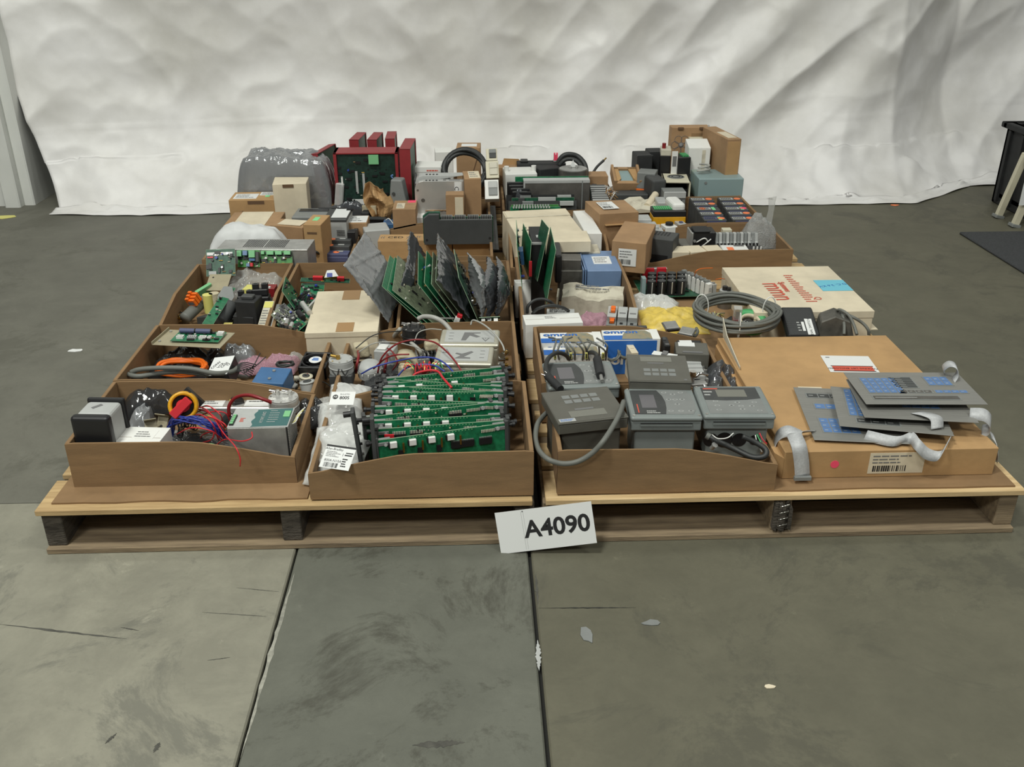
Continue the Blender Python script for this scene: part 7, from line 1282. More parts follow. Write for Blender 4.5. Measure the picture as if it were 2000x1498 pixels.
# black bracket bundle and little parts
c = at(qJ(190, 1040), .21); t = empty('black_bracket_bundle', (c.x, c.y, DZ+.005), 'bundle of matte black brackets in front of the crumpled kraft paper', 'brackets', (0, 0, R(-8))); mb = MB(); h = .06
mb.box(-.065, -.03, 0, .055, .03, h, m_blkm).box(-.05, -.02, h, -.02, .02, h+.03, m_blkm).box(.0, -.03, h, .05, .0, h+.012, m_blkm).cyl((-.03, -.03, h+.01), (.05, -.03, h+.01), .008, m_blkm, 12).build('brackets', t, .003); MB().box(-.055, .02, h+.01, .0, .03, h+.045, m_spng).build('foam_strip', t, .002)
P = fit(qF(560, 200), qF(690, 200), qF(570, 150), z=.215); t = root('blue_connector', 'small blue connector block with white wires', 'connector', P, DZ+.005); MB().box(-P.w/2, -P.d/2, 0, P.w/2, P.d/2, P.z-DZ-.005, m_blue).build('body', t, .001); MB().tube([(-P.w*.3, 0, P.z-DZ), (0, -.01, P.z-DZ+.01), (P.w*.4, -.02, P.z-DZ-.01)], .002, m_white, 6, 4).build('white_wire', t)
P = fit(qF(380, 270), qF(640, 250), qF(420, 190), z=.222); t = root('grey_flat_case', 'flat grey case leaning at the corner behind the big antistatic bag', 'case', P, DZ+.005); MB().box(-P.w/2, -P.d/2, 0, P.w/2, P.d/2, P.z-DZ-.005, m_lgrey).build('shell', t, .003)
P = fit(qJ(420, 1140), qJ(470, 1150), qJ(440, 1070), z=.225); t = root('perforated_angle', 'small dark perforated angle beside the white carton', 'bracket', P, DZ+.005); mb = MB().box(-P.w/2, -P.d/2, 0, P.w/2, P.d/2, P.z-DZ-.005, m_dgrey)
for k in range(4): mb.cbox(0, -P.d*.35+P.d*.22*k, P.z-DZ-.005, .006, .005, .001, m_ink)
mb.build('angle', t)
# ================================================================= rear pallet, module side: white cartons and boards tray
P = fit(qG(130, 140), qG(790, 130), qG(110, 55), z=.295); 
a, b_, c_ = at(qG(530, 385), .262), at(qG(930, 378), .262), 0
Pm = fit(qG(150, 320), qG(860, 285), qG(105, 60), z=.285); t = carton('large_cream_carton', 'large cream carton with creased lid panels behind the upright boards', Pm, DZ+.005, m_pale, flap=2, wob=.0015); X = face(Pm.w, Pm.d, Pm.z-DZ-.005, 'T')
MB().box(0, Pm.d*.68, 0, Pm.w*.96, Pm.d*.70, .0016, m_pgrey, X).box(Pm.w*.02, Pm.d*.70, 0, Pm.w, Pm.d*.97, .0012, m_pale, X).box(Pm.w*.12, Pm.d*.16, .0002, Pm.w*.30, Pm.d*.18, .0014, m_ink, X).build('lid_panel', t)
P = fit(qG(545, 385), qG(935, 378), qG(540, 275), z=.292); t = carton('flat_cream_carton', 'flat cream carton on top of the soiled one behind the blue transformer', P, .255, m_pale, flap=2)
P = fit(qG(560, 500), qG(1045, 480), qG(560, 385), z=.252); t = carton('soiled_carton', 'grimy white carton under the flat cream one', blk(P.c.x, 2.945, P.w, .085, .250), DZ+.005, m_pgrey, flap=2)
P = fit(qG(880, 300), qG(1050, 295), qG(790, 58), z=.28); t = carton('long_white_carton', 'long clean white carton lying away beside the cream one', P, DZ+.005, m_whitec, flap=2, wob=.0015)
P = fit(qG(1150, 375), qG(1510, 405), qG(1090, 155), z=.295); h = P.z-.135; t = carton('carton', 'dented brown carton with a white barcode label facing the tray edge', P, .195, m_kraft, wob=.003, flap=2, marks=[('F', .22, .22, .74, .78, m_paper, 'bar')], sd=12)
P = fit(qG(1020, 110), qG(1440, 85), qG(1000, 5), z=.32); P = fit(qK(1310, 1110), qK(1800, 1080), qK(1330, 945), z=.315); t = carton('carton', 'open brown carton with a white label behind the dented one', P, DZ+.02, m_kraft, wob=.003, flap=2, marks=[('T', .2, .25, .6, .8, m_paper, 'bar')], sd=13); MB().box(-P.w*.35, -P.d/2-.012, P.z-DZ-.06, P.w*.45, -P.d/2, P.z-DZ-.058, m_kraftb).build('torn_flap', t)
for k, (x0, x1, y, z, m, lb) in enumerate(((230, 840, 1035, .262, m_pcb, 'green board edge-on just behind the cream carton'), (240, 820, 1010, .268, m_pcbb, 'brighter green board edge-on with pale connectors'), (210, 1040, 965, .275, m_dgrey, 'dark grey card edge-on in the boards tray'), (250, 1010, 925, .28, m_pcbd, 'dark board edge-on with a white label strip'), (180, 1010, 890, .285, m_blkm, 'black card edge-on behind the label strip'))):
    Y = 3.30+.045*k; a, b_ = aty(qK(x0, y), Y), aty(qK(x1, y), Y); t = board('circuit_board', lb, (a.x, Y, DZ+.01), (b_.x, Y, DZ+.01), (a.x, Y+.01, a.z), m, 180+k, 20, both=False, edge=m if m in (m_dgrey, m_blkm) else m_pcbe)
    w, h = b_.x-a.x, a.z-DZ-.01
    mb = MB(); r = random.Random(k)
    if k < 2:
        for q in range(14): mb.box(w*(.05+.055*q), h-.004, 0, w*(.08+.055*q), h+.002, .006, m_lgrey)
    elif k == 3: mb.box(w*.42, h-.012, 0, w*.7, h+.003, .012, m_lgrey).box(w*.1, h-.01, 0, w*.2, h+.001, .012, m_dgrey)
    else: mb.box(w*.2, h-.016, 0, w*.36, h+.001, .02, m_grey).box(w*.75, h-.014, 0, w*.95, h, .016, m_lgrey)
    mb.build('edge_connector', t)
c = aty(qK(1120, 1030), 3.30); bag('clear_bag', 'clear bubble bag squeezed beside the long white carton', (c.x, 3.33, .205), (.11, .08, .06), (0, 0, -10), m_bub, 188)
# grey panel chassis and green board behind
a, b_ = aty(qK(390, 870), 3.52), aty(qK(1195, 870), 3.52); zt = aty(qK(400, 715), 3.52).z; w = b_.x-a.x; h = zt-DZ-.005; t = empty('sheet_metal_chassis', ((a.x+b_.x)/2, 3.545, DZ+.005), 'weathered grey sheet metal chassis panel standing across the tray', 'chassis')
MB().box(-w/2, -.02, 0, w/2, .02, h, m_dsteel).build('panel', t, .001); MB().box(-w/2, -.022, h-.008, w/2, .022, h+.002, m_lgrey).box(-w/2, -.0225, 0, -w/2+.006, -.020, h, m_lgrey).box(w/2-.03, -.0225, 0, w/2-.026, -.020, h, m_grey).build('rim', t)
a = aty(qK(290, 665), 3.60); b_ = aty(qK(1185, 665), 3.60); board('circuit_board', 'long green board edge rising behind the weathered chassis panel', (a.x, 3.60, DZ+.01), (b_.x, 3.60, DZ+.01), (a.x, 3.61, a.z), m_pcb, 190, 20, both=False)
for k in range(4):
    q = aty(qK(190+20*k, 745+28*k), 3.58-.02*k); t = empty('black_module', (q.x+.035, 3.585-.032*k, DZ+.005), ('black slim module at the back of the stack by the chassis', 'black slim module second in the stack by the chassis', 'black slim module third in the stack by the chassis', 'black slim module nearest the board edges')[k], 'module', group='black slim modules'); MB().box(-.035, -.010, 0, .035, .010, q.z-DZ, m_blk).build('case', t, .001); MB().box(-.028, -.008, q.z-DZ, .02, .004, q.z-DZ+.0015, m_dgrey).build('label', t)
c = aty(qK(335, 760), 3.49); bag('antistatic_bag', 'narrow antistatic bag upright at the chassis end', (c.x, 3.49, .18), (.04, .04, .13), (0, 0, 0), m_anti, 191, flat=.4)
# white moulded housing with open kraft carton flap
P = fit(qK(170, 600), qK(560, 590), qK(180, 545), Y=3.74); P.d = .12; P.c = P.o+P.e*P.w/2+P.n*P.d/2; t = root('white_housing', 'white moulded housing with rounded corner posts in front of an open kraft carton', 'housing', P, DZ+.005); w, d, h = P.w, P.d, P.z-DZ-.005
MB().box(-w/2, -d/2, 0, w/2, d/2, h-.008, m_white).build('shell', t, .004, 2); mb = MB()
for s in (-1, 1): MB().cyl((s*w*.43, -d*.1, h-.01), (s*w*.43, -d*.1, h+.012), .010, m_white, 16).build('corner_post', t)
NONE = 0; MB().box(w/2, -d*.4, 0, w/2+.04, -d*.1, h*.62, m_white).box(w/2+.012, -d*.41, h*.35, w/2+.028, -d*.40, h*.58, m_blk).build('side_box', t, .002); mb = MB(); r = random.Random(3)
for k in range(24): mb.cbox(-w*.45+w*.6*r.random(), -d/2-.0005, h*.5+h*.3*r.random(), .004, .001, .003, r.choice((m_gink, m_ink)))
mb.build('vent_marks', t)
q = aty(qK(130, 520), 3.86); z1 = aty(qK(300, 450), 3.90).z
t = empty('open_kraft_carton', (P.c.x+.0, 3.90, DZ+.005), 'open kraft carton with a raised flap behind the white housing', 'carton'); MB().box(-.115, -.03, 0, .105, .03, z1-DZ-.03, m_kraft).build('body', t, .001); MB().prism([(-.07, 0), (-.06, .035), (.0, .032), (.02, .012), (.08, .012), (.105, 0)], .028, .030, m_kraftb, 'y', Matrix.Translation((0, 0, z1-DZ-.04))).build('raised_flap', t)
# black adapter, disc and hose
c = aty(qK(820, 480), 3.92); t = empty('black_drill_case', (aty(qK(600, 490), 3.92).x, 3.90, DZ+.005), 'long black housing with a bright pink plug on top', 'housing'); h = aty(qK(600, 490), 3.90).z-DZ; MB().box(-.10, -.03, 0, .10, .03, h, m_blkm).box(-.085, -.02, h, -.055, .02, h+.010, m_blk).box(.05, -.01, h, .075, .02, h+.006, m_grey).build('case', t, .004, 2); MB().box(.052, -.006, h+.006, .058, .006, h+.036, m_pinkd).box(.062, -.006, h+.006, .068, .006, h+.036, m_pinkd).box(.052, -.004, h+.008, .068, .004, h+.028, m_pinkd).build('pink_plug', t)
P = fit(qK(590, 570), qK(860, 540), qK(600, 510), Y=3.78); P.d = .09; P.c = P.o+P.e*P.w/2+P.n*P.d/2; t = root('black_box', 'matte black box between the white housing and the steel disc', 'box', P, DZ+.005); MB().box(-P.w/2, -P.d/2, 0, P.w/2, P.d/2, P.z-DZ-.005, m_blkm).build('case', t, .003)
c = aty(qK(1000, 600), 3.74); h = aty(qK(1000, 575), 3.74).z-DZ-.005; t = empty('steel_disc_motor', (c.x, 3.76, DZ+.005), 'dull steel round motor with a red cap on its side', 'motor'); MB().cyl((0, 0, 0), (0, 0, h), .058, m_dsteel, 40).cyl((0, 0, h), (0, 0, h+.003), .055, m_steel, 40).build('body', t, .001); MB().cyl((-.012, 0, h+.003), (-.012, 0, h+.010), .006, m_steel, 12).cyl((.014, 0, h+.003), (.014, 0, h+.010), .006, m_steel, 12).build('stud', t); MB().cyl((-.056, -.02, h*.68), (-.068, -.024, h*.68), .013, m_red, 18).build('red_cap', t); MB().prism([(-.012, 0), (.012, 0), (0, .03)], -.001, .001, m_paper, 'y', Matrix.Translation((0, .01, h+.005))).build('paper_tag', t)
cable('black_hose', 'thick black hose arching over the steel round motor', [tuple(aty(qK(x, y), Y)) for x, y, Y in ((800, 560, 3.88), (820, 470, 3.88), (880, 400, 3.88), (960, 385, 3.88), (1050, 410, 3.88), (1120, 480, 3.86), (1150, 560, 3.84), (1150, 660, 3.82))], .0105, m_bcab, 'hose', n=12)
cable('black_hose', 'thinner black hose arching inside the thick one', [tuple(aty(qK(x, y), Y)) for x, y, Y in ((830, 520, 3.84), (880, 460, 3.84), (950, 440, 3.84), (1020, 455, 3.83), (1080, 510, 3.82), (1090, 560, 3.80))], .008, m_bcab, 'hose', n=12)
cable('black_cord_end', 'black cord with a frayed copper end reaching toward the sheet', [tuple(aty(qK(x, y), Y)) for x, y, Y in ((1180, 670, 3.90), (1240, 600, 3.92), (1290, 530, 3.94), (1370, 455, 3.95))], .0055, m_bcab, 'cord', ends=((tuple(aty(qK(1370, 455), 3.95)), tuple(aty(qK(1400, 425), 3.95)), .003, m_brass, 'frayed_copper'),))
t = carton('low_carton', 'low brown carton at the foot of the frayed cord', blk(aty(qK(1250, 650), 3.80).x, 3.86, .12, .09, aty(qK(1250, 650), 3.82).z), DZ+.005, m_kraft)
# stack of grey modules with blue film
for k in range(7):
    y = 780+k*27; q = aty(qK(1205+5*k, y), 3.66-.045*k); q2 = aty(qK(1390+8*k, y), 3.66-.045*k); w = q2.x-q.x; t = empty('slim_grey_module', ((q.x+q2.x)/2, 3.68-.045*k, DZ+.005), ('slim grey module at the blue film end of the stepped row', 'second slim grey module from the blue film', 'third slim grey module from the blue film', 'fourth slim grey module, middle of the stepped row', 'fifth slim grey module of the stepped row', 'sixth slim grey module, before the last', 'last slim grey module by the brown cartons')[k], 'module', group='stepped row of slim grey modules')
    h = q.z-DZ-.005; MB().box(-w/2, -.016, 0, w/2, .016, h, m_dgrey).box(-w/2, -.017, h-.006, w/2, -.008, h+.001, m_lgrey).build('case', t, .001)
c = aty(qK(1330, 700), 3.78); bag('blue_bagged_part', 'blue and clear bagged part behind the stepped grey modules', (c.x, 3.78, .20), (.13, .08, .06), (0, 0, 0), m_clear, 193); q = aty(qK(1280, 690), 3.77); t = empty('blue_clamp', (q.x, 3.76, q.z-.035), 'small blue clamp on the bagged part', 'clamp', (0, 0, R(-10))); MB().box(-.03, -.006, 0, .03, .006, .012, m_blue).box(-.02, -.01, .012, .0, .01, .018, m_blk).build('body', t, .002)
t = empty('wire_tails', tuple(aty(qK(1430, 870), 3.52)), 'copper and white wire tails beside the stepped grey modules', 'wires'); mb = MB(); r = random.Random(9)
for k in range(14): mb.tube([(r.uniform(-.02, .01), r.uniform(-.05, .05), -.02), (r.uniform(-.01, .02), r.uniform(-.05, .05), .015), (r.uniform(.0, .04), r.uniform(-.05, .05), r.uniform(-.01, .01))], .0018, r.choice((m_cop, m_white, m_lgrey, m_tape)), 5, 5)
mb.build('tails', t)
# ================================================================= long trays: terminals, batteries, enclosure
P = fit(qL(450, 1310), qL(560, 1390), qL(500, 1210), z=.27)
a, b_, c_ = at(qL(545, 1345), .262), at(qL(685, 1330), .262), at(qL(490, 1225), .262); w, d = .10, .085; t = empty('grey_vented_box', (aty(qL(570, 1300), 3.02).x, 3.03, DZ+.005), 'dark grey vented box askew at the end of the terminal tray', 'box', (0, 0, R(-24))); h = .13
MB().box(-.045, -.045, 0, .045, .045, h, m_dgrey).build('case', t, .003, 2); mb = MB()
for k in range(5):
    for j in range(2): mb.box(-.03+.011*k, -.005+.022*j, h, -.025+.011*k, .012+.022*j, h+.0006, m_ink)
mb.build('vent_slots', t); MB().box(-.035, -.0462, .015, .03, -.045, .075, m_blk).build('window', t)
for k, (p, q, b_, lb) in enumerate(((qL(665, 1308), qL(830, 1308), qL(668, 1272), 'cream carton first in the row beside the dark vented box'), (qL(850, 1308), qL(1005, 1295), qL(850, 1268), 'cream carton second in the row with a rounded lid'), (qL(1010, 1305), qL(1165, 1300), qL(1000, 1262), 'cream carton third in the row beside the orange label'))):
    P = fit(p, q, b_, Y=2.972); P.d = .065; P.c = P.o+P.e*P.w/2+P.n*P.d/2; carton('small_cream_carton', lb, P, DZ+.005, m_pale, grp='row of small cream cartons', flap=2, wob=.0015, sd=20+k)
P = fit(qL(1170, 1300), qL(1425, 1300), qL(1165, 1240), Y=2.972); t = root('white_relay_module', 'white relay module with an orange label in the terminal tray', 'module', P, DZ+.005); w, d, h = P.w, P.d, P.z-DZ-.005; MB().box(-w/2, -d/2, 0, w/2, d/2, h, m_white).build('case', t, .002); X = face(w, d, h, 'T'); MB().box(w*.18, d*.15, 0, w*.42, d*.6, .001, m_ors, X).build('orange_label', t); mb = MB()
for k in range(8): mb.box(w*(.5+.05*k), d*.75, 0, w*(.53+.05*k), d*.9, .003, m_gink, X)
mb.build('terminals', t)
P = fit(qL(1430, 1300), qL(1570, 1300), qL(1425, 1245), Y=2.972); t = root('black_connector', 'black connector with white jacks beside the orange-labelled module', 'connector', P, DZ+.005); MB().box(-P.w/2, -P.d/2, 0, P.w/2, P.d/2, P.z-DZ-.005, m_blk).build('body', t, .002); mb = MB()
for k in range(3): mb.cyl((-.012+.012*k, -P.d*.3, P.z-DZ-.005), (-.012+.012*k, -P.d*.3, P.z-DZ+.006), .003, m_white, 8)
mb.build('white_jack', t); q = at(qL(1620, 1260), .20); t = empty('grey_clip', (q.x, q.y, DZ+.005), 'grey curved clip at the tray end', 'clip'); MB().box(-.02, -.035, 0, .02, .03, .055, m_dgrey).build('body', t, .008, 2)
a = aty(qL(850, 1250), 3.10); b_ = aty(qL(1085, 1250), 3.10); w = b_.x-a.x; h = aty(qL(850, 1125), 3.10).z-DZ-.005; t = empty('black_transformer', ((a.x+b_.x)/2, 3.14, DZ+.005), 'black wound transformer with white leads in the terminal tray', 'transformer'); MB().box(-w/2, -.035, 0, w/2, .035, h, m_blk).box(-w/2-.002, -.037, 0, -w/2+.006, .037, h, m_steel).build('core', t, .002); MB().box(-w*.42, -.04, h, w*.25, .02, h+.008, m_blkm).build('top_coil', t, .003); MB().tube([(-w*.3, -.037, h*.7), (0, -.045, h*.85), (w*.2, -.037, h*.7)], .0025, m_white, 6, 5).tube([(-w*.1, -.037, h*.55), (w*.1, -.044, h*.7), (w*.3, -.037, h*.8)], .002, m_white, 6, 5).build('white_lead', t); MB().cyl((-w*.38, -.037, h*.75), (-w*.38, -.042, h*.75), .005, m_steel, 10).build('screw', t)
P = fit(qL(745, 1240), qL(835, 1240), qL(750, 1175), z=.22); t = root('brown_relay', 'brownish relay block behind the cream cartons', 'relay', P, DZ+.005); MB().box(-P.w/2, -P.d/2, 0, P.w/2, P.d/2, P.z-DZ-.005, m_tdark).build('case', t, .002)
cable('antenna_wire', 'thin wire sticking up behind the black transformer', [tuple(aty(qL(x, y), 3.2)) for x, y in ((970, 1100), (985, 1060), (1010, 1040))], .0012, m_cop, 'wire')
a = aty(qL(1100, 1240), 3.08); b_ = aty(qL(1520, 1240), 3.08); pitch = (b_.x-a.x)/12; t0 = None; h = aty(qL(1110, 1150), 3.10).z-DZ-.01
t = empty('terminal_block_row', ((a.x+b_.x)/2, 3.12, DZ+.005), 'row of twelve grey terminal blocks clipped on a rail', 'terminal blocks'); MB().box(-pitch*6, -.015, 0, pitch*6, .02, .012, m_steel).build('rail', t)
for k in range(12):
    o = MB().prism([(-.04, 0), (.03, 0), (.03, h*.55), (.016, h*.6), (.016, h*.8), (.006, h*1.0), (-.010, h), (-.018, h*.72), (-.032, h*.66), (-.04, h*.3)], 0, pitch*.84, m_lgrey if k % 2 else m_grey, 'x').cyl((pitch*.42, -.030, h*.60), (pitch*.42, -.030, h*.70), .004, m_blk, 8).build('terminal_block', t, .001); o.location = (-pitch*6+pitch*k, 0, .01)
q = aty(qL(1190, 1130), 3.2); t = empty('cream_block', (q.x, 3.20, DZ+.005), 'cream block standing behind the terminal block row', 'block'); MB().box(-.016, -.014, 0, .016, .014, aty(qL(1190, 1095), 3.2).z-DZ, m_ivory).build('body', t, .001)
c = aty(qL(1530, 1090), 3.13); bag('bubble_wrap_bag', 'clear bubble wrap bundle with an upright neck at the tray corner', (c.x, 3.15, .175), (.13, .10, .125), (0, 0, 10), m_bub, 200, cat='bubble wrap', amp=.45, flat=.3, sq=2.2); q = aty(qL(1612, 960), 3.15)
t = empty('bag_neck', (q.x, 3.15, q.z-.03), 'twisted clear film sticking up from the bubble wrap', 'film'); MB().prism([(-.014, 0), (.010, 0), (.014, .08), (.016, .10), (-.010, .095), (-.006, .05)], -.002, .002, m_clear, 'y').build('film', t)
# tray of battery modules
PB = fit(qL(500, 930), qL(815, 920), qL(520, 890), z=.262); 
t = root('yellow_black_unit', 'yellow unit with a black and green terminal strip on top', 'unit', blk(PB.c.x, PB.c.y+.03, PB.w, .075, .262), DZ+.005); w, d, h = PB.w, .075, .127; MB().box(-w/2, -d/2, 0, w/2, d/2, h-.022, m_lyel if False else m_yel).build('yellow_base', t, .002); MB().box(-w/2, -d/2, h-.022, w/2, d/2, h, m_blk).build('black_cover', t, .002); X = face(w, d, h, 'T'); mb = MB()
for k in range(13): mb.box(w*(.05+.065*k), d*.3, 0, w*(.10+.065*k), d*.85, .003, m_grn, X)
mb.build('green_terminals', t); MB().box(w*.12, -.001, h*.42, w*.22, .0, h*.62, m_white, Matrix.Translation((-w/2, -d/2, 0))).build('white_tag', t)
def batt(P, z0, lb, kind):
    t = root('battery_module', lb, 'battery module', P, z0, 'stacked dark battery modules'); w, d, h = P.w, P.d, P.z-z0
    MB().box(-w/2, -d/2, 0, w/2, d/2, h, m_dgrey).build('case', t, .0015); MB().box(-w/2+.01, -d/2-.0015, h*.72, w/2-.004, -d/2, h*.97, m_purp).build('front_strip', t); X = face(w, d, h, 'T')
    MB().box(w*.05, d*.25, 0, w*.62, d*.80, .0006, m_lgrey if kind != 3 else m_purp, X).build('label', t)
    for k in range(6): pass
    mb = MB()
    for k in range(6): mb.box(w*(.1+.075*k), d*.35, .0006, w*(.14+.075*k), d*.65, .0012, m_ink, X)
    mb.build('gauge_marks', t); MB().cyl((w*(.80 if kind != 1 else .25), d*.5, 0), (w*(.80 if kind != 1 else .25), d*.5, .0008), .013, (m_ors, m_ors, m_pinkd, m_ors)[kind], 16, X=X).build('round_sticker', t)
    if kind != 0: MB().box(w*.66, d*.05, 0, w*.80, d*.9, .0007, m_grs, X).build('green_sticker', t)
    return t
ls = ['battery module at the back of the stack nearer the yellow unit', 'second battery module from the back nearer the yellow unit', 'third battery module with an orange dot nearer the yellow unit', 'fourth battery module nearer the yellow unit', 'front battery module of the stack nearer the yellow unit']
for k in range(5): x0 = 850+k*32; y = 845+k*37; P = fit(qL(x0, y), qL(x0+240, y), qL(x0-20, y-26), z=.240); batt(blk(P.c.x+.005, 3.555-.052*k, P.w*.95, .046, .244-.004*k, 0), DZ+.005, ls[k], (0, 0, 1, 0, 3)[k])
ls = ['battery module at the back of the outer stack', 'second battery module from the back of the outer stack', 'third battery module of the outer stack with a pink sticker', 'fourth battery module of the outer stack with green and orange stickers', 'front battery module of the outer stack half behind the tray wall']
for k in range(5): x0 = 1115+k*32; y = 845+k*37; P = fit(qL(x0, y), qL(x0+240, y), qL(x0-20, y-26), z=.240); batt(blk(P.c.x+.012, 3.555-.052*k, P.w*.95, .046, .244-.004*k, 0), DZ+.005, ls[k], (0, 0, 2, 0, 0)[k])
q = at(qL(870, 990), .22); t = empty('black_latch', (q.x, 3.31, DZ+.005), 'black handle shaped connector with silver contacts in front of the yellow unit', 'connector', (0, 0, R(-20))); MB().box(-.045, -.02, 0, .045, .02, .05, m_blk).cyl((-.02, -.02, .05), (.03, .02, .075), .010, m_blkm, 12).build('body', t, .003); MB().cyl((.02, -.022, .03), (.02, -.028, .03), .007, m_chrome, 12).cyl((.038, -.022, .03), (.038, -.028, .03), .006, m_chrome, 12).build('contact', t)
P = fit(qL(605, 1070), qL(720, 1060), qL(590, 1030), z=.225); t = root('white_dial_unit', 'white unit with a black round dial in the battery tray', 'dial unit', P, DZ+.005); MB().box(-P.w/2, -P.d/2, 0, P.w/2, P.d/2, P.z-DZ-.005, m_white).build('case', t, .002); MB().cyl((0, 0, P.z-DZ-.005), (0, 0, P.z-DZ+.005), .014, m_blk, 20).build('dial', t)
P = fit(qL(740, 1050), qL(820, 1045), qL(730, 1000), z=.225); t = root('jack_board', 'small pale board with a black jack beside the dial', 'board', P, DZ+.005); MB().box(-P.w/2, -P.d/2, 0, P.w/2, P.d/2, P.z-DZ-.005, m_lgrey).cbox(0, 0, P.z-DZ-.003, .012, .012, .006, m_purp).build('body', t, .001)
for k, (y, lb) in enumerate(((1130, 'long pale controller module with black slots nearest the vented box'), (1070, 'pale controller module behind the slotted one'), (1000, 'pale controller module half hidden by the dented carton'))):
    P = fit(qL(345, y), qL(600-60*k, y-8), qL(345, y-60), z=.235+.01*k); t = root('controller_module', lb, 'controller', blk(P.c.x, P.c.y, P.w, P.d*.9, P.z), DZ+.005, 'pale controller modules'); w, d, h = P.w, P.d*.9, P.z-DZ-.005; MB().box(-w/2, -d/2, 0, w/2, d/2, h, m_lgrey).build('case', t, .002); mb = MB(); X = face(w, d, h, 'F')
    for q in range(12): mb.box(w*(.1+.06*q), h*.80, 0, w*(.14+.06*q), h*.92, .0006, m_ink, X)
    mb.build('vent_slots', t)
P = fit(qL(430, 1230), qL(590, 1215), qL(425, 1160), z=.245); t = root('terminal_housing', 'grey housing with yellowish corner terminals behind the vented box', 'housing', blk(P.c.x, P.c.y, P.w, .06, .235), DZ+.005); MB().box(-P.w/2, -.03, 0, P.w/2, .03, .10, m_lgrey).box(-P.w/2, -.031, .085, -P.w/2+.02, .0, .102, m_lyel).build('case', t, .002)
P = fit(qL(705, 870), qL(835, 865), qL(690, 790), z=.29); t = root('white_cover', 'white moulded cover lying on the battery modules tray edge', 'cover', P, .250); t.location.y += .06; MB().box(-P.w/2, -P.d/2, 0, P.w/2, P.d/2, .035, m_white).build('shell', t, .012, 3)
# tray with the enclosure
a, b_ = aty(qL(910, 790), 3.64), aty(qL(1345, 785), 3.64); w = b_.x-a.x; h = aty(qL(930, 595), 3.64).z-.215; t = empty('teal_enclosure', ((a.x+b_.x)/2, 3.72, .215), 'teal grey painted steel enclosure with a yellowed corner', 'enclosure'); MB().box(-w/2, -.08, 0, w/2, .08, h, m_tealg).build('case', t, .004, 2); MB().cyl((-w*.35, -.081, h*.82), (-w*.35, -.083, h*.82), .005, m_grey, 12).build('screw', t)
MB().box(-w*.1, 0, -.078, w*.45, .07, 0, m_dsteel).build('stand', t)
P = fit(qL(640, 640), qL(870, 610), qL(580, 535), z=.335); a, b_ = aty(qL(650, 690), 3.66), aty(qL(860, 660), 3.66); zt = aty(qL(650, 625), 3.66).z; w = b_.x-a.x; t = empty('white_fan_box', ((a.x+b_.x)/2-.01, 3.73, .20), 'white metal box with a round fan grille on top and an open front', 'fan box', (0, 0, R(-6))); h = zt-.20; hw = w*.62
MB().box(-hw, -.07, h-.006, hw, .07, h, m_ivory).box(-hw, -.07, 0, -hw+.006, .07, h, m_ivory).box(hw-.006, -.07, 0, hw, .07, h, m_ivory).box(-hw, .064, 0, hw, .07, h, m_ivory).box(-hw, -.07, 0, hw, .07, .006, m_ivory).build('case', t, .001); MB().box(-hw+.01, -.05, .006, hw-.01, .06, h*.6, m_blk).build('interior_parts', t); MB().ring((0, .01, h), .0, .034, .0012, m_grey, 26).ring((0, .01, h+.001), .014, .018, .001, m_ink, 24).ring((0, .01, h+.001), .026, .029, .001, m_ink, 24).build('fan_grille', t)
MB().box(-hw, -.06, -.062, hw, .06, 0, m_kdark).build('tray_contents', t) if False else None
a, b_ = aty(qL(575, 745), 3.60), aty(qL(790, 740), 3.60); t = empty('grey_din_module', ((a.x+b_.x)/2, 3.62, DZ+.005), 'grey module with ridged front before the white fan box', 'module'); h = aty(qL(580, 700), 3.60).z-DZ-.01; w = b_.x-a.x; MB().box(-w/2, -.035, 0, w/2, .03, h, m_grey).box(-w/2, -.04, h*.8, w/2, -.035, h, m_lgrey).build('case', t, .002); mb = MB()
for k in range(6): mb.box(-w*.42+w*.14*k, -.0355, h*.5, -w*.36+w*.14*k, -.035, h*.75, m_ink)
mb.build('slots', t)
P = fit(qL(525, 830), qL(620, 830), qL(530, 770), z=.245); t = root('small_grey_block', 'small pale grey block before the ridged module', 'block', P, DZ+.005); MB().box(-P.w/2, -P.d/2, 0, P.w/2, P.d/2, P.z-DZ-.005, m_lgrey).build('body', t, .002)
q = aty(qL(500, 700), 3.68); t = empty('dark_rounded_case', (q.x, 3.70, DZ+.005), 'dark grey rounded case standing beside the white fan box', 'case', (0, 0, R(10))); h = aty(qL(500, 600), 3.68).z-DZ; MB().box(-.030, -.05, 0, .030, .05, h, m_dgrey).build('shell', t, .010, 3); MB().box(.0, -.0505, h*.3, .022, -.05, h*.7, m_dsteel).build('panel', t)
for k, (x, y, rr, m, lb) in enumerate(((310, 780, 20, m_pgrey, 'grey folded manual lying on the tray edge'), (400, 800, -25, m_pgrey, 'second grey folded manual beneath the rolled paper'), (470, 780, -30, m_pale, 'rolled cream paper leaning by the grey manuals'))):
    q = at(qL(x, y), .24); t = empty('folded_manual', (q.x, q.y, .205), lb, 'manual', (R(8), R(-6), R(rr)))
    if k < 2: MB().prism([(-.05, 0), (.05, .006), (.05, .012), (0, .020), (-.05, .008)], -.05, .05, m, 'y').build('pages', t)
    else: MB().cyl((0, -.05, .02), (0, .05, .03), .014, m, 16).build('roll', t)
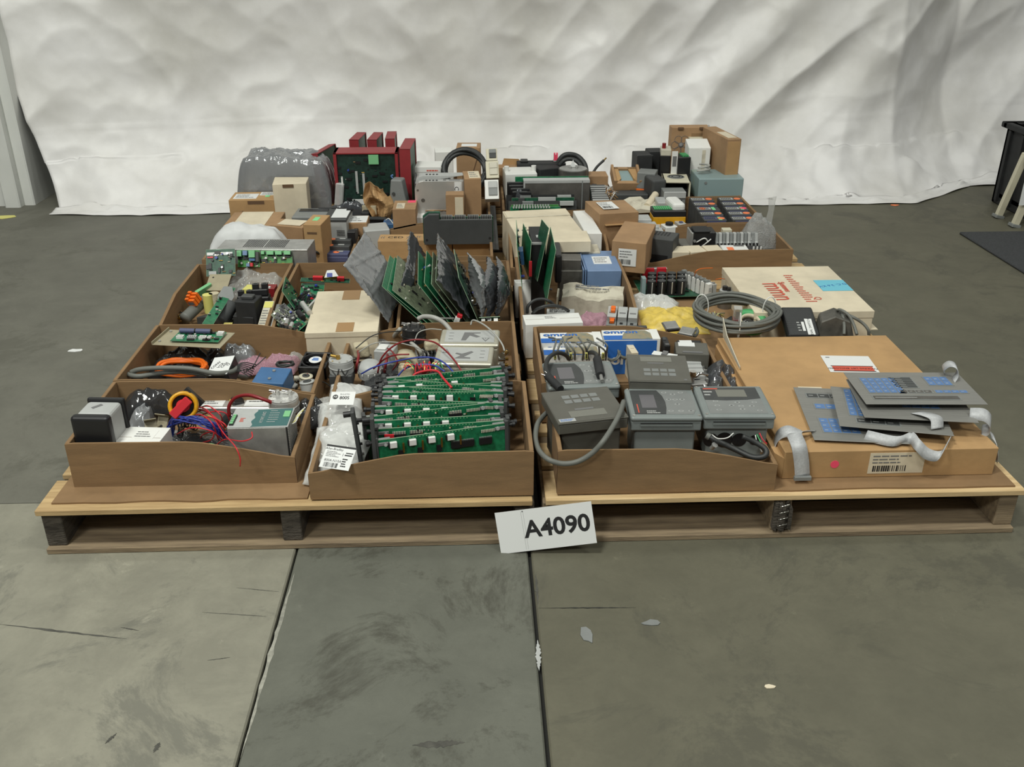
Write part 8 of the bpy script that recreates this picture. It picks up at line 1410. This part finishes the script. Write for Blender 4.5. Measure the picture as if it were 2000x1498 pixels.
# boxed gasket, black boxes, orange case
a, b_, c_ = aty(qL(120, 640), 3.74), aty(qL(345, 640), 3.74), aty(qL(95, 480), 3.86); X0, w, d = frame3(a, b_, c_); t = from_matrix('open_gasket_box', X0 @ Matrix.Translation((w/2, d/2, 0)), 'open brown carton tray showing a grey glass panel through its cut window', 'carton'); mb = MB().box(-w/2, -d/2, -.03, w/2, d/2, -.012, m_kraft).box(-w/2-.01, -d/2, -.03, -w/2, d/2, .012, m_kraft).box(w/2, -d/2, -.03, w/2+.01, d/2, .012, m_kraft)
mb.box(-w/2, -d/2, -.012, w/2, -d/2+.02, 0, m_kraft).box(-w/2, d/2-.015, -.012, w/2, d/2, 0, m_kraft).prism([(-w/2, -d/2), (-w*.25, -d*.2), (-w*.3, d/2), (-w/2, d/2)], -.010, 0, m_kraftb).prism([(w/2, -d/2), (w/2, d/2), (w*.12, d/2), (w*.3, -d*.2)], -.010, 0, m_kraftb).build('tray', t); MB().prism([(-w*.27, -d*.3), (w*.3, -d*.3), (w*.2, d*.38), (-w*.28, d*.38)], -.0115, -.008, m_tealg).build('grey_panel', t)
P = blk(aty(qL(240, 690), 3.66).x, 3.70, .16, .07, .235); t = root('dark_flat_box', 'dark flat box under the open gasket carton', 'box', P, DZ+.005); MB().box(-.08, -.035, 0, .08, .035, .10, m_dgrey).build('case', t, .002)
for k, (p, q, Y, D0, lb) in enumerate(((qL(315, 385), qL(470, 375), 3.86, .10, 'matte black box behind the grey and orange case'), (qL(440, 350), qL(590, 350), 3.93, .09, 'taller matte black box beside the upright meter'))):
    a, b_ = aty(p, Y), aty(q, Y); t = empty('black_box', ((a.x+b_.x)/2, Y+D0/2, DZ+.005), lb, 'box', (0, 0, R(4))); w, h = b_.x-a.x, a.z-DZ; MB().box(-w/2, -D0/2, 0, w/2, D0/2, h, m_blkm).build('case', t, .003); MB().box(-w/2, -D0/2, h, w/2, -D0/2+.004, h+.003, m_dgrey).build('lip', t)
q0_, q1_ = aty(qL(360, 610), 3.72), aty(qL(520, 570), 3.72); t = empty('grey_orange_case', ((q0_.x+q1_.x)/2, 3.77, DZ+.005), 'grey box with an orange lower half beside the gasket carton', 'case', (0, 0, R(-18))); h = aty(qL(400, 560), 3.72).z-DZ; MB().box(-.036, -.04, 0, .036, .04, h*.62, m_or).build('orange_half', t, .002); MB().box(-.035, -.039, h*.62, .037, .04, h, m_grey).build('grey_half', t, .002)
a, b_ = aty(qL(570, 330), 3.80), aty(qL(670, 330), 3.80); t = empty('upright_meter', ((a.x+b_.x)/2, 3.84, DZ+.005), 'tall black unit with a beige cap beside the brown back carton', 'unit', (0, 0, R(-8))); w, h = b_.x-a.x, a.z-DZ; MB().box(-w/2, -.03, 0, w/2, .05, h-.025, m_blk).build('body', t, .002); MB().box(-w/2, -.03, h-.025, w/2, .05, h, m_beige).cyl((-w*.2, 0, h), (-w*.2, 0, h+.02), .008, m_dred, 10).build('beige_cap', t, .002)
q = aty(qL(690, 430), 3.78); t = empty('printed_strip', (q.x, 3.79, DZ+.005), 'narrow white strip with black print beside the tall black unit', 'label strip'); h = aty(qL(690, 345), 3.78).z-DZ; MB().box(-.012, -.002, 0, .012, .002, h, m_white).box(-.008, -.0026, h*.75, .008, -.002, h*.92, m_gink).build('strip', t)
a, b_ = aty(qL(715, 400), 3.78), aty(qL(840, 400), 3.78); t = empty('green_terminal_unit', ((a.x+b_.x)/2, 3.82, DZ+.005), 'black unit with green terminals behind the white carton', 'unit', (0, 0, R(6))); w, h = b_.x-a.x, a.z-DZ; MB().box(-w/2, -.04, 0, w/2, .04, h, m_blk).build('case', t, .002); mb = MB()
for k in range(4): mb.box(-w*.1+w*.13*k, -.03, h, -w*.02+w*.13*k, .02, h+.006, m_grn)
mb.build('green_terminals', t); MB().cyl((-w*.3, -.045, 0), (-w*.3, -.045, h*.6), .005, m_steel, 10).build('steel_post', t)
P = blk(aty(qL(830, 230), 3.985).x, 4.0, aty(qL(1000, 200), 3.985).x-aty(qL(630, 200), 3.985).x, .06, aty(qL(640, 96), 3.97).z); t = carton('emblem_carton', 'brown carton with a petal emblem and two slots standing at the very back', P, DZ+.005, m_kraft, flap=2); w, d, h = P.w, P.d, P.z-DZ-.005; X = face(w, d, h, 'F') @ Matrix.Translation((w*.27, h*.76, 0)); mb = MB()
for k in range(6):
    Y_ = X @ Matrix.Rotation(R(60*k), 4, 'Z') @ Matrix.Translation((.026, 0, 0)); mb.ring((0, 0, 0), .0145, .016, .0008, m_gink, 20, X=Y_)
mb.ring((0, 0, 0), .0, .010, .0008, m_gink, 14, X=X).build('emblem', t); MB().box(w*.16, -.006, h-.008, w*.30, .0, h+.001, m_kdark, Matrix.Translation((-w/2, -d/2, 0))).box(w*.72, -.006, h-.008, w*.87, .0, h+.001, m_kdark, Matrix.Translation((-w/2, -d/2, 0))).build('slot', t); MB().box(w*.52, h*.3, 0, w*.86, h*.92, .0008, m_card, face(w, d, h, 'F')).build('plain_patch', t)
a, b_, c_ = aty(qL(1210, 210), 3.70), aty(qL(1350, 205), 3.70), 0; h = a.z-DZ-.005; w = b_.x-a.x; t = carton('tall_carton', 'tall brown carton with a yellowish taped end at the back corner', blk((a.x+b_.x)/2-.022, 3.83, w*1.0, .26, a.z), DZ+.005, m_kraft, flap=2); t.rotation_euler = (0, 0, R(9)); X = face(w, .26, h, 'F'); MB().box(w*.04, h*.28, 0, w*.94, h*.97, .0008, m_spng if False else m_kraftb, X).box(w*.0, h*.0, .0005, w, h*.12, .0012, m_tape, X).build('taped_end', t); MB().box(w*.2, .26*.1, 0, w*.85, .26*.55, .0008, m_pale, face(w, .26, h, 'T')).build('paper_label', t)
a, b_ = aty(qL(900, 360), 3.70), aty(qL(1095, 355), 3.70); w = (b_.x-a.x)*1.12; t = carton('white_tall_carton', 'tall white carton with an angled lid behind the teal enclosure', blk((a.x+b_.x)/2, 3.84, w, .08, a.z+.0), DZ+.005, m_pgrey if False else m_whitec, flap=2); t.location.y = 3.855; MB().prism([(-.04, 0), (.04, 0), (.04, .022)], -w/2, w/2, m_whitec, 'x', Matrix.Translation((0, 0, a.z-DZ-.005))).build('angled_lid', t); MB().box(w*.62, .10, 0, w*.78, .24, .0008, m_pgrey, face(w, .08, .3, 'F')).build('stain', t)
a, b_ = aty(qL(950, 270), 3.93), aty(qL(1050, 260), 3.93); t = empty('grey_cabinet', ((a.x+b_.x)/2-.02, 3.97, DZ+.005), 'pale grey cabinet box behind the tall white carton', 'cabinet'); h = aty(qL(930, 215), 3.93).z-DZ; MB().box(-.05, -.025, 0, .06, .025, h, m_ivory).build('case', t, .002); q = aty(qL(1010, 215), 3.95); o = empty('stack_light', (q.x, 3.955, DZ+.005+h), 'small grey beacon with a black base on the pale cabinet', 'beacon'); MB().cyl((0, 0, 0), (0, 0, .016), .013, m_blk, 18).build('base', o); MB().cyl((0, 0, .016), (0, 0, .03), .010, m_grey, 16).cyl((0, 0, .03), (0, 0, .05), .006, m_lgrey, 14, r1=.003).build('beacon', o)
q = aty(qL(980, 560), 3.70); t = empty('grey_cord_bundle', (q.x, 3.72, .215+aty(qL(930, 595), 3.64).z-.215), 'small bundled grey cord on the teal enclosure', 'cord bundle', (0, 0, R(20))); MB().tube([(.03*math.cos(a)*(1-.02*a), .012*math.sin(a), .008+.002*a) for a in [k*.6 for k in range(26)]], .004, m_lcab, 6, 2).build('cord', t)
# number sign leaning on the pallets
a, b_ = aty(q0(979, 1082), 1.615), aty(q0(1166, 1060), 1.600); c_ = aty(q0(973, 1001), 1.640)
X0, w, h = frame3(a, b_, c_); t = from_matrix('number_sign', X0, 'white paper sign with a bold black lot number leaning on the pallets', 'sign')
MB().box(0, 0, 0, w, h, .0009, m_paper).build('sheet', t); MB().text('A4090', w*.62, h*.50, .051, m_ink, None, R(0), 'CENTER', .0013, .025, 1.0).build('lettering', t); MB().box(w*.268, .004, .0009, w*.271, h*.97, .0011, m_lgrey).box(w*.290, .004, .0009, w*.293, h*.97, .0011, m_lgrey).cyl((w*.285, h*.96, .0009), (w*.285, h*.96, .0012), .0016, m_gink, 8).build('fold_line', t)
